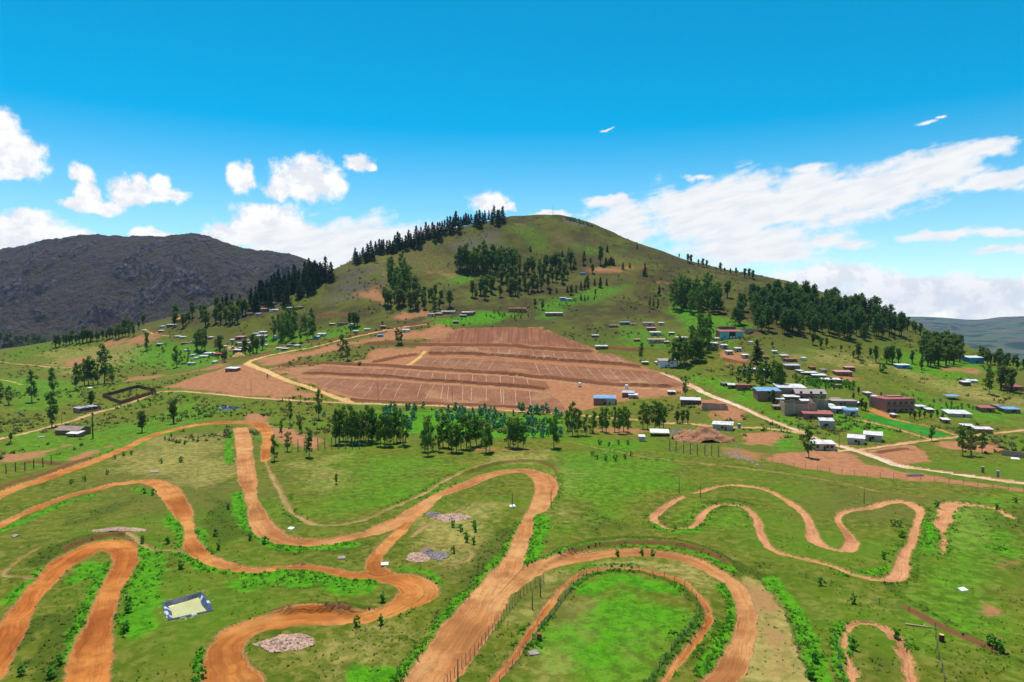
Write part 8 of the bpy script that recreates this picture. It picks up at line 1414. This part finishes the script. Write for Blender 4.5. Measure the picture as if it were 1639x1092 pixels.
# ---------------------------------------------------------------- single structures
def adobe_annex():
    x, y = ADOBE_ANNEX; r = empty('lean_to', (x, y, height(x, y)), RAD(-8)); tag(r, 'low pinkish-roofed lean-to in front of the adobe house', 'shed')
    MB().hexa([(-3, 0, -1), (3, 0, -1), (3, 4.2, -1), (-3, 4.2, -1), (-3, 0, 1.7), (3, 0, 1.7), (3, 4.2, 2.3), (-3, 4.2, 2.3)]).obj('wall', 'brick', r)
    mb = MB(); slab(mb, [(-3.4, -.4, 1.75), (3.3, -.4, 1.75), (3.3, 4.6, 2.45), (-3.4, 4.6, 2.45)], .1); mb.obj('roof', 'tinrust', r)
    MB().box(.8, 1.6, -.05, .02, -.3, 1.5).obj('door', 'doordark', r)
adobe_annex()

def ruin():
    (x0, y0), (x1, y1) = RUIN; L = math.hypot(x1-x0, y1-y0); r = empty('ruined_shed', (x0, y0, min(height(x0, y0), height(x1, y1))), math.atan2(y1-y0, x1-x0))
    tag(r, 'long dark brick shed with broken bluish roof under the umbrella tree', 'shed'); D = 6.
    MB().box(0, L, D-.3, D, -1.5, 3.2).box(0, .3, 0, D-.3, -1.5, 3.0).box(L-.3, L, 0, D-.3, -1.5, 3.0).obj('wall', 'brickred', r)
    MB().box(.0, L, 0, .3, -1.5, .9).obj('low_wall', 'brickgrey', r)
    for k in range(5):
        xa = L*k/5+.1; mb = MB(); slab(mb, [(xa, 1.2+.5*(k % 2), 2.9), (xa+L/5-.5-(k % 3)*.3, 1.2+.5*(k % 2), 2.9), (xa+L/5-.5-(k % 3)*.3, D+.3, 3.45), (xa, D+.3, 3.45)], .08); mb.obj('roof_sheet', 'bluegrey', r)
    MB().box(L-2.2, L-.9, D-.36, D-.302, 0, 2.2).obj('door', 'yellowpaint', r)
ruin()

def corral():
    c = [Vector((x, y, 0)) for x, y in CORRAL]; r = empty('corral', (c[0].x, c[0].y, 0)); tag(r, 'rectangular brown plank corral beside the tan road', 'corral')
    r.location.z = height(c[0].x, c[0].y); off = Vector(r.location)
    pk = MB().box(-.34, .34, -.04, .04, -.6, 2.3).mesh('plank'); pk.materials.append(MAT['plank'])
    ps = MB().box(-.1, .1, .05, .22, -.6, 2.55).mesh('post'); ps.materials.append(MAT['postwood'])
    for a, b in zip(c, c[1:]+c[:1]):
        L = (b-a).length; n = int(L/.72); ang = math.atan2(b.y-a.y, b.x-a.x)
        for k in range(n):
            p = a+(b-a)*((k+.5)/n)
            for me, nm in ((pk, 'plank'),)+(((ps, 'post'),) if k % 5 == 0 else ()):
                o = link(nm, me, r); o.location = Vector((p.x, p.y, height(p.x, p.y)+random.uniform(-.12, .08)))-off; o.rotation_euler = (0, 0, ang)
corral()

def pond(poly, dep, label, water):
    P = [Vector((x, y, 0)) for x, y in poly]; c = sum(P, Vector())/4
    z0 = float(np.mean([base_height(np.array(p.x), np.array(p.y)) for p in P]))+.15
    r = empty('lined_pond', (c.x, c.y, z0)); tag(r, label, 'pond')
    def ring(k, z, jit=0.):
        out = []
        for a, b in zip(P, P[1:]+P[:1]):
            for q in range(8):
                p = a+(b-a)*(q/8); d = (p-c); p = c+d*(1+k/d.length)
                out.append((p.x-c.x+random.uniform(-jit, jit), p.y-c.y+random.uniform(-jit, jit), z+random.uniform(-jit, jit)*.5))
        return out
    rings = [ring(.9, -.25, .12), ring(.55, .16, .10), ring(.05, .14, .06), ring(-.9, -.6, .05), ring(-1.9, -dep+.2, .05)]
    mb = MB(); n = 32
    for q in rings: mb.v += q
    for k in range(4):
        for q in range(n): mb.f.append((k*n+q, k*n+(q+1) % n, (k+1)*n+(q+1) % n, (k+1)*n+q))
    mb.f.append(tuple(4*n+q for q in range(n)))
    me = mb.mesh('liner'); me.materials.append(MAT['liner']); me.materials.append(MAT['lineredge'])
    for i, p in enumerate(me.polygons): p.material_index = 1 if (random.random() < .16 and i < 3*n) else 0
    link('liner', me, r)
    w = ring(-.75 if water else -1.6, -.5 if water else -dep+.35)
    m2 = bpy.data.meshes.new('water'); m2.from_pydata(w, [], [tuple(range(n))]); m2.update(); link('water', m2, r, 'pondwater' if water else 'liner')
    st = stones(60, .16, .4, lambda: (lambda p: (p[0]*random.uniform(1.02, 1.12), p[1]*random.uniform(1.02, 1.12), -.12))(random.choice(ring(.9, 0.))))
    if water: link('rim_stones', st, r, 'stonepink')['kind'] = 'stuff'

def stones(n, s0, s1, where):
    mb = MB()
    for k in range(n):
        x, y, z = where(); s = random.uniform(s0, s1); v = []
        for d in ((1, 0, 0), (0, 1, 0), (-1, 0, 0), (0, -1, 0), (0, 0, .8), (0, 0, -.6)):
            v.append((x+d[0]*s*random.uniform(.6, 1.2), y+d[1]*s*random.uniform(.6, 1.2), z+d[2]*s*random.uniform(.6, 1.1)))
        mb.add(v, [(0, 1, 4), (1, 2, 4), (2, 3, 4), (3, 0, 4), (1, 0, 5), (2, 1, 5), (3, 2, 5), (0, 3, 5)])
    return mb.mesh('stones')
pond(POND_A, 1.4, 'plastic-lined pond full of yellow-green water in the lower left', True)
pond(POND_B, 1.5, 'empty pond lined with dark plastic above the high bend', False)

def heap(label, mat, x, y, w, d, h, name='stone_heap', cat='stone heap', rocky=1., nst=420):
    r = empty(name, (x, y, height(x, y)), 0); tag(r, label, cat); n = 40; V = []; F = []
    seed = int(abs(x*7+y*13)) % 900
    u, v = np.meshgrid(np.linspace(-1, 1, n), np.linspace(-1, 1, n)); rad = np.hypot(u, v)+.35*fbm(u*1.6+seed, v*1.6, 3, seed)
    zz_ = h*np.clip(1-rad**1.6, -.05, 1)*(1+.5*fbm(u*3, v*3, 3, seed+5))+.10*rocky*fbm(u*w, v*d, 2, seed+9)
    gx, gy = x+u*w/2*1.15, y+v*d/2*1.15
    base = np.vectorize(height)(gx, gy)-height(x, y)
    zz_ = np.where(rad < 1, np.maximum(zz_, .02), -.4)+base
    Q = np.array([[a*n+b, a*n+b+1, (a+1)*n+b+1, (a+1)*n+b] for a in range(n-1) for b in range(n-1) if rad[a:a+2, b:b+2].min() < 1.02])
    us, inv = np.unique(Q, return_inverse=True)
    link('mound', np_mesh('mound', np.stack([gx-x, gy-y, zz_], -1).reshape(-1, 3)[us], inv.reshape(-1, 4), rocky < .5), r, mat)
    ok = np.argwhere(rad < .98)
    def where():
        a, b = ok[random.randrange(len(ok))]; return (gx[a, b]-x+random.uniform(-.12, .12), gy[a, b]-y+random.uniform(-.12, .12), zz_[a, b]+.02)
    o = link('stones', stones(nst, .10, .26 if rocky >= 1 else .6, where), r, mat if rocky >= 1 else 'stonepink'); o['kind'] = 'stuff'
for (l, m, x, y, w, d, h) in HEAPS: heap(l, {'gravelpink': 'stonepink', 'gravelgrey': 'stonegrey'}[m], x, y, w, d, h)
heap('big red-brown earth mound with broken rock beside the tin-roofed shed', 'earthmound', MOUND[0], MOUND[1], 26, 15, 5.5, 'earth_mound', 'earth mound', .4, 140)
for (x, y), l in zip(STRAW, ('yellow straw heap behind the left village sheds', 'small orange straw heap below the left village sheds')): heap(l, 'straw', x, y, 11, 8, 3.2, 'straw_heap', 'straw heap', .3, 1)

# ---------------------------------------------------------------- posts, poles and fences
def post_mesh(name, mat, w0, w1):
    me = MB().hexa([(-w0, -w0, -.05), (w0, -w0, -.05), (w0, w0, -.05), (-w0, w0, -.05), (-w1, -w1, 1), (w1, -w1, 1), (w1, w1, 1), (-w1, w1, 1)]).mesh(name); me.materials.append(MAT[mat]); return me
cpost = post_mesh('concrete_post', 'post', .17, .13); wpost = post_mesh('post', 'postwood', .07, .055); lpost = post_mesh('tall_post', 'postwood', .13, .11)
ORD = ['first', 'second', 'third', 'fourth', 'fifth', 'sixth', 'seventh', 'eighth', 'ninth']
for tab, me, nm, txt, grp in ((CONCRETE_POSTS, cpost, 'concrete_post', 'grey concrete post below the earth mound, %s from the left', 'concrete posts below the earth mound'), (MEADOW_POSTS, cpost, 'concrete_post', 'tall grey post on the upper meadow edge, %s from the left', 'posts along the upper meadow edge'), (LEFT_POSTS, lpost, 'tall_post', 'dark post near the left edge, %s from the left', 'dark posts near the left edge')):
    for k, (x, y, h) in enumerate(tab):
        o = link(nm, me); o.location = (x, y, height(x, y)); o.scale = (1, 1, h); o.rotation_euler = (random.uniform(-.02, .02), random.uniform(-.02, .02), random.uniform(-.2, .2)); tag(o, txt % ORD[k], 'post', grp)
POLE_TXT = ['dark pole beside the clay track pads', 'left of two slim poles at the clay track start', 'right of two slim poles at the clay track start', 'pole with white foot inside the upper loop', 'pole at the right end of the upper loop', 'tall pole standing on the lowest terrace', 'pole on the lowest terrace farther right', 'pole on the brown bank left of the terraces', 'short pole beside the curving yellow road', 'pole at the fork of the tan lanes', 'lamp pole at the bend of the road by the weedy lot', 'lamp pole beside the pale roadside booth', 'thin pole behind the adobe house', 'pole at the bottom edge beside the track fence', 'right of two slim posts left of the pitch', 'left of two slim posts left of the pitch', 'short pole at the road below the compound', 'short pole against the tall brick building']
for (x, y, h), l in zip(POLES, POLE_TXT):
    r = empty('utility_pole', (x, y, height(x, y)), random.uniform(-.3, .3)); tag(r, l, 'pole')
    MB().bar((0, 0, -.5), (0, 0, h), .13, .09, 6).obj('pole', 'postwood', r, True)
    if h > 7 or 'lamp' in l:
        c = MB().box(-.7, .7, -.05, .05, h-.5, h-.38).obj('crossarm', 'postwood', r)
        for xx in (-.6, .6): MB().bar((xx, 0, h-.38), (xx, 0, h-.22), .05).obj('insulator', 'sheet', c)
    if 'lamp' in l: MB().box(.7, 1.15, -.12, .12, h-.52, h-.42).obj('lamp_head', 'sheet', r)
(x, y, h), = MAST
r = empty('radio_mast', (x, y, height(x, y)-1)); tag(r, 'thin radio mast on the summit of the hill', 'mast')
for k in range(3): a = k*2.094; MB().bar((.45*math.cos(a), .45*math.sin(a), 0), (.2*math.cos(a), .2*math.sin(a), h+1), .09, .06).obj('leg', 'post', r)
for k in range(9): MB().box(-.35, .35, -.05, .05, 1+k*h/9, 1.12+k*h/9).obj('brace', 'post', r)

def fence(tab, label, step, h, wires=3, me=None):
    P = resample([(a, b, 0.) for a, b in tab], 6); x0, y0 = P[0][:2]; z0 = height(x0, y0); me = me or wpost
    r = empty('wire_fence', (x0, y0, z0)); tag(r, label, 'fence')
    d = np.concatenate([[0], np.cumsum(np.hypot(np.diff(P[:, 0]), np.diff(P[:, 1])))]); n = int(d[-1]/step); pts = []
    for k in range(n+1):
        s = k*d[-1]/n; x = float(np.interp(s, d, P[:, 0])); y = float(np.interp(s, d, P[:, 1])); z = height(x, y); hh = h*random.uniform(.88, 1.1)
        o = link('post', me, r); o.location = (x-x0, y-y0, z-z0); o.scale = (.7, .7, hh); o.rotation_euler = (random.uniform(-.06, .06), random.uniform(-.06, .06), 0); pts.append((x-x0, y-y0, z-z0))
    for w in range(wires):
        mb = MB(); f = (w+.7)/wires*h*.95
        for a, b in zip(pts, pts[1:]): mb.bar((a[0], a[1], a[2]+f), (b[0], b[1], b[2]+f), .014, None, 3)
        mb.obj('wire', 'wire', r)
fence(PITCH_FENCE, 'dark wire fence curving round the grass pitch', 3.2, 1.1, 4)
fence(TRACK_FENCE, 'wire fence of thin posts along the right side of the wide track', 1.6, 1.9, 3)
fence(ROAD_FENCE, 'wire fence between the meadow and the pale road', 4.2, 1.7, 3)
fence(FIELD_FENCE, 'thin fence on the bank behind the round tree', 3., 1.4, 2)
fence(SMALL_FENCE, 'sparse fence of short posts crossing the right meadow', 5., 1.3, 2)
fence(SMALL_FENCE_B, 'short wire fence left of the bare loop path', 4., 1.5, 3)
fence(SMALL_FENCE_C, 'short wire fence right of the bare loop path', 4., 1.5, 3)

# ---------------------------------------------------------------- small things
def ngon(mb, r, z0, z1, n=12, r1=None): mb.bar((0, 0, z0), (0, 0, z1), r, r1, n); return mb
for kind, label, x, y in BITS:
    r = empty({'board': 'loose_sheet', 'log': 'log', 'barrel': 'barrel', 'toilet': 'portable_toilet', 'tank': 'water_tank', 'trough': 'trough', 'sign': 'sign', 'stump': 'post_stump'}[kind], (x, y, height(x, y)), random.uniform(-.5, .5))
    tag(r, label, {'board': 'sheet', 'log': 'log', 'barrel': 'barrel', 'toilet': 'toilet', 'tank': 'water tank', 'trough': 'trough', 'sign': 'sign', 'stump': 'stump'}[kind])
    far = y > 250; k = 1.6 if far else 1.
    if kind == 'board':
        m = 'stonegrey' if 'grey' in label or 'stone' in label else 'sheet'
        MB().hexa([(-.9*k, -.5*k, -.05), (.9*k, -.6*k, -.05), (.8*k, .6*k, -.05), (-.9*k, .5*k, -.05), (-.9*k, -.5*k, .18), (.9*k, -.6*k, .22), (.8*k, .6*k, .5), (-.9*k, .5*k, .42)]).obj('panel', m, r); MB().bar((-.7*k, .4*k, -.1), (-.7*k, .4*k, .4), .05).obj('prop', 'postwood', r)
    elif kind == 'log': MB().bar((-2.2, .3, .15), (2.2, -.4, .22), .16, .11, 7).obj('trunk', 'stonepink', r, True); MB().bar((.8, 0, .2), (1.4, .7, .45), .06, .03).obj('branch_stub', 'stonepink', r)
    elif kind == 'barrel':
        b = ngon(MB(), .45, 0, 1.15, 14, .45).obj('drum', 'rust' if 'red' in label else 'doordark', r, False)
        for z in (.36, .76): ngon(MB(), .48, z, z+.07, 14).obj('hoop', 'rust', b)
        ngon(MB(), .42, 1.152, 1.21, 14).obj('lid', 'straw' if 'pale' in label else 'rust', r)
    elif kind == 'toilet':
        MB().box(-.6, .6, -.6, .6, 0, 2.2).obj('cabin', 'bluepaint', r); MB().box(-.66, .66, -.66, .66, 2.203, 2.4).obj('roof', 'sheet', r); MB().box(-.42, .42, -.65, -.602, .1, 2.0).obj('door', 'bluewall', r)
    elif kind == 'tank':
        for a in (-.8, .8):
            for b in (-.8, .8): MB().box(a-.08, a+.08, b-.08, b+.08, -.3, 1.).obj('leg', 'postwood', r)
        ngon(MB(), 1.25, 1.003, 2.6, 14).obj('drum', 'tank', r); ngon(MB(), 1.2, 2.603, 3.0, 14, .35).obj('lid', 'tank', r)
    elif kind == 'trough': MB().box(-3, 3, -.7, -.5, -.2, .8).box(-3, 3, .5, .7, -.2, .8).box(-3, -2.8, -.5, .5, -.2, .8).box(2.8, 3, -.5, .5, -.2, .8).obj('basin', 'concrete', r); MB().box(-2.8, 2.8, -.5, .5, 0, .5).obj('water', 'window', r)
    elif kind == 'sign':
        for a in (-.7, .7): MB().box(a-.06, a+.06, -.06, .06, -.3, 3.).obj('post', 'postwood', r)
        MB().box(-1., 1., -.12, -.06, 2., 3.2).obj('board', 'bluepaint', r)
    elif kind == 'stump': MB().box(-.35, .35, -.35, .35, -.2, 2.2).obj('pillar', 'brick' if 'red' in label else 'post', r); MB().box(-.45, .45, -.45, .45, 2.203, 2.4).obj('cap', 'concrete', r)
(x0, y0), (x1, y1) = END_WALL
r = empty('yard_wall', (x0, y0, min(height(x0, y0), height(x1, y1))), math.atan2(y1-y0, x1-x0)); tag(r, 'grey block yard wall at the right edge', 'wall'); L = math.hypot(x1-x0, y1-y0)
for k in range(int(L/3.2)): MB().box(k*3.2, k*3.2+3.0, -.12, .12, -1., 2.3).obj('panel', 'brickgrey', r); MB().box(k*3.2+3.0, k*3.2+3.2, -.18, .18, -1., 2.5).obj('pier', 'concrete', r)
(x0, y0), (x1, y1) = STAIR
r = empty('ramp', (x0, y0, height(x0, y0)), math.atan2(y1-y0, x1-x0)); tag(r, 'grey stone ramp climbing to the teal-fronted hall', 'ramp'); L = math.hypot(x1-x0, y1-y0); dz = height(x1, y1)-height(x0, y0)
for k in range(10): MB().box(L*k/10, L*(k+1)/10, -.9, .9, -1+dz*k/10, .35+dz*(k+1)/10).obj('step', 'brickgrey', r)

# ---------------------------------------------------------------- grass, weeds, scrub and boulders
def scatter(n, r0, r1, a0, a1, rng):
    r = np.exp(rng.uniform(math.log(r0), math.log(r1), n)); a = np.radians(rng.uniform(a0, a1, n)); i = np.clip(np.searchsorted(rr, r), 0, NR-1); j = np.clip(np.searchsorted(th, a), 0, NT_-1)
    return r*np.sin(a), r*np.cos(a), i, j

def tufts(name, label, cat, mat, x, y, z, hmin, hmax, rng, blades=5, spread=.9):
    n = len(x); h = rng.uniform(hmin, hmax, n); V = []
    for k in range(blades):
        a = rng.uniform(0, 6.283, n); w = h*rng.uniform(.25, .5, n); ox, oy = rng.normal(0, .35, n)*h*spread, rng.normal(0, .35, n)*h*spread; ln = rng.uniform(.5, 1.4, n)*h
        ca, sa = np.cos(a), np.sin(a)
        V.append(np.stack([np.stack([x+ox-ca*w, y+oy-sa*w, z-.05], -1), np.stack([x+ox+ca*w, y+oy+sa*w, z-.05], -1), np.stack([x+ox+sa*ln, y+oy-ca*ln, z+h*rng.uniform(.6, 1., n)], -1)], 1))
    V = np.stack(V, 1).reshape(-1, 3); me = np_mesh(name, V, np.arange(len(V)).reshape(-1, 3), False)
    color_attr(me, 'leaf', np.repeat(rng.uniform(0, 1, len(V)//3), 3)[:, None]*np.ones((1, 3)))
    tag(link(name, me, None, mat), label, cat, kind='stuff')
rng = np.random.default_rng(11)
rock_near = []
x, y, i, j = scatter(150000, 96, 345, -40, 40, rng); free = (SD[i, j] > .35) & (SDF[i, j] > 0)
lush = paint_a[i, j, 0]; bare = paint_a[i, j, 2]; scr = paint_b[i, j, 1]; pick = rng.uniform(0, 1, len(x)); pat = fbm(x/9, y/9, 3, 201)
in_pond = np.zeros(len(x), bool)
for poly in (POND_A, POND_B): in_pond |= poly_sd(x, y, poly)[0] < 1.2
free &= ~in_pond
in_pitch = poly_sd(x, y, PITCH_FENCE)[0] < -2.5
zz0 = GRID_Z[i, j]
s = free & ~in_pitch & (bare < .4) & (pick < .12*np.clip(.5+pat*1.6, 0, 1.5)); tufts('grass_tufts', 'short uneven grass growing over the near meadows', 'grass', 'grass_blade', x[s], y[s], zz0[s], .12, .35, rng)
near_edge = (SD[i, j] < 2.2)
s = (paint_b[i, j, 0] > .3) & (pick < .5); bx0, by0, bz0 = x[s], y[s], zz0[s]
s = free & ~in_pitch & ((lush > .55) & (pick < .30*np.clip(.3+pat*1.6, 0.03, 1)) | near_edge & (lush > .2) & (pick < .5)); tufts('roadside_weeds', 'bright green weeds crowding the edges of the tracks', 'weeds', 'weed', x[s], y[s], zz0[s], .15, .55, rng)
s = free & (scr > .45) & (pick < .2); tufts('scrub', 'dark olive scrub along ditches and fence lines', 'scrub', 'scrub_leaf', x[s], y[s], zz0[s], .15, .45, rng)
x, y, i, j = scatter(60000, 345, 960, -40, 40, rng); free = (SD[i, j] > 1) & (SDF[i, j] > 1); pick = rng.uniform(0, 1, len(x)); pat = fbm(x/45, y/45, 3, 211)
s = free & (paint_a[i, j, 2] < .5) & (pick < .30*np.clip(pat*2+.25, 0.02, 1)); tufts('hillside_scrub', 'low dark scrub dotted over the hillside', 'scrub', 'scrub_leaf', x[s], y[s], GRID_Z[i, j][s], .6, 2.0, rng)
s = free & (paint_b[i, j, 0] > .3) & (pick < .10); bx, by, bz = x[s], y[s], GRID_Z[i, j][s]; it = iter(range(len(bx)))
def next_rock():
    k = next(it); return (bx[k], by[k], bz[k])
it0 = iter(range(len(bx0)))
def next_near():
    k = next(it0); return (bx0[k], by0[k], bz0[k])
tag(link('rubble', stones(len(bx0), .2, .8, next_near), None, 'stonegrey'), 'dark loose rubble beside the earth mound', 'rubble', kind='stuff')
tag(link('boulders', stones(len(bx), .5, 1.7, next_rock), None, 'stonegrey'), 'grey boulders strewn over the rocky hill patches', 'boulders', kind='stuff')

# ---------------------------------------------------------------- the air
def haze():
    o = MB().box(-9600, 9600, -9600, 9600, -75, 330).obj('haze', None); tag(o, 'thin blue haze filling the whole valley', 'haze', kind='stuff')
    m = bpy.data.materials.new('haze'); m.use_nodes = True; m.node_tree.nodes.clear(); t = NT(m.node_tree)
    v = t.n('ShaderNodeVolumePrincipled'); v.inputs['Color'].default_value = (.50, .68, 1.0, 1); v.inputs['Density'].default_value = HAZE; v.inputs['Anisotropy'].default_value = .2
    out = t.n('ShaderNodeOutputMaterial'); m.node_tree.links.new(v.outputs[0], out.inputs['Volume']); o.data.materials.append(m)
HAZE = .00003
haze()
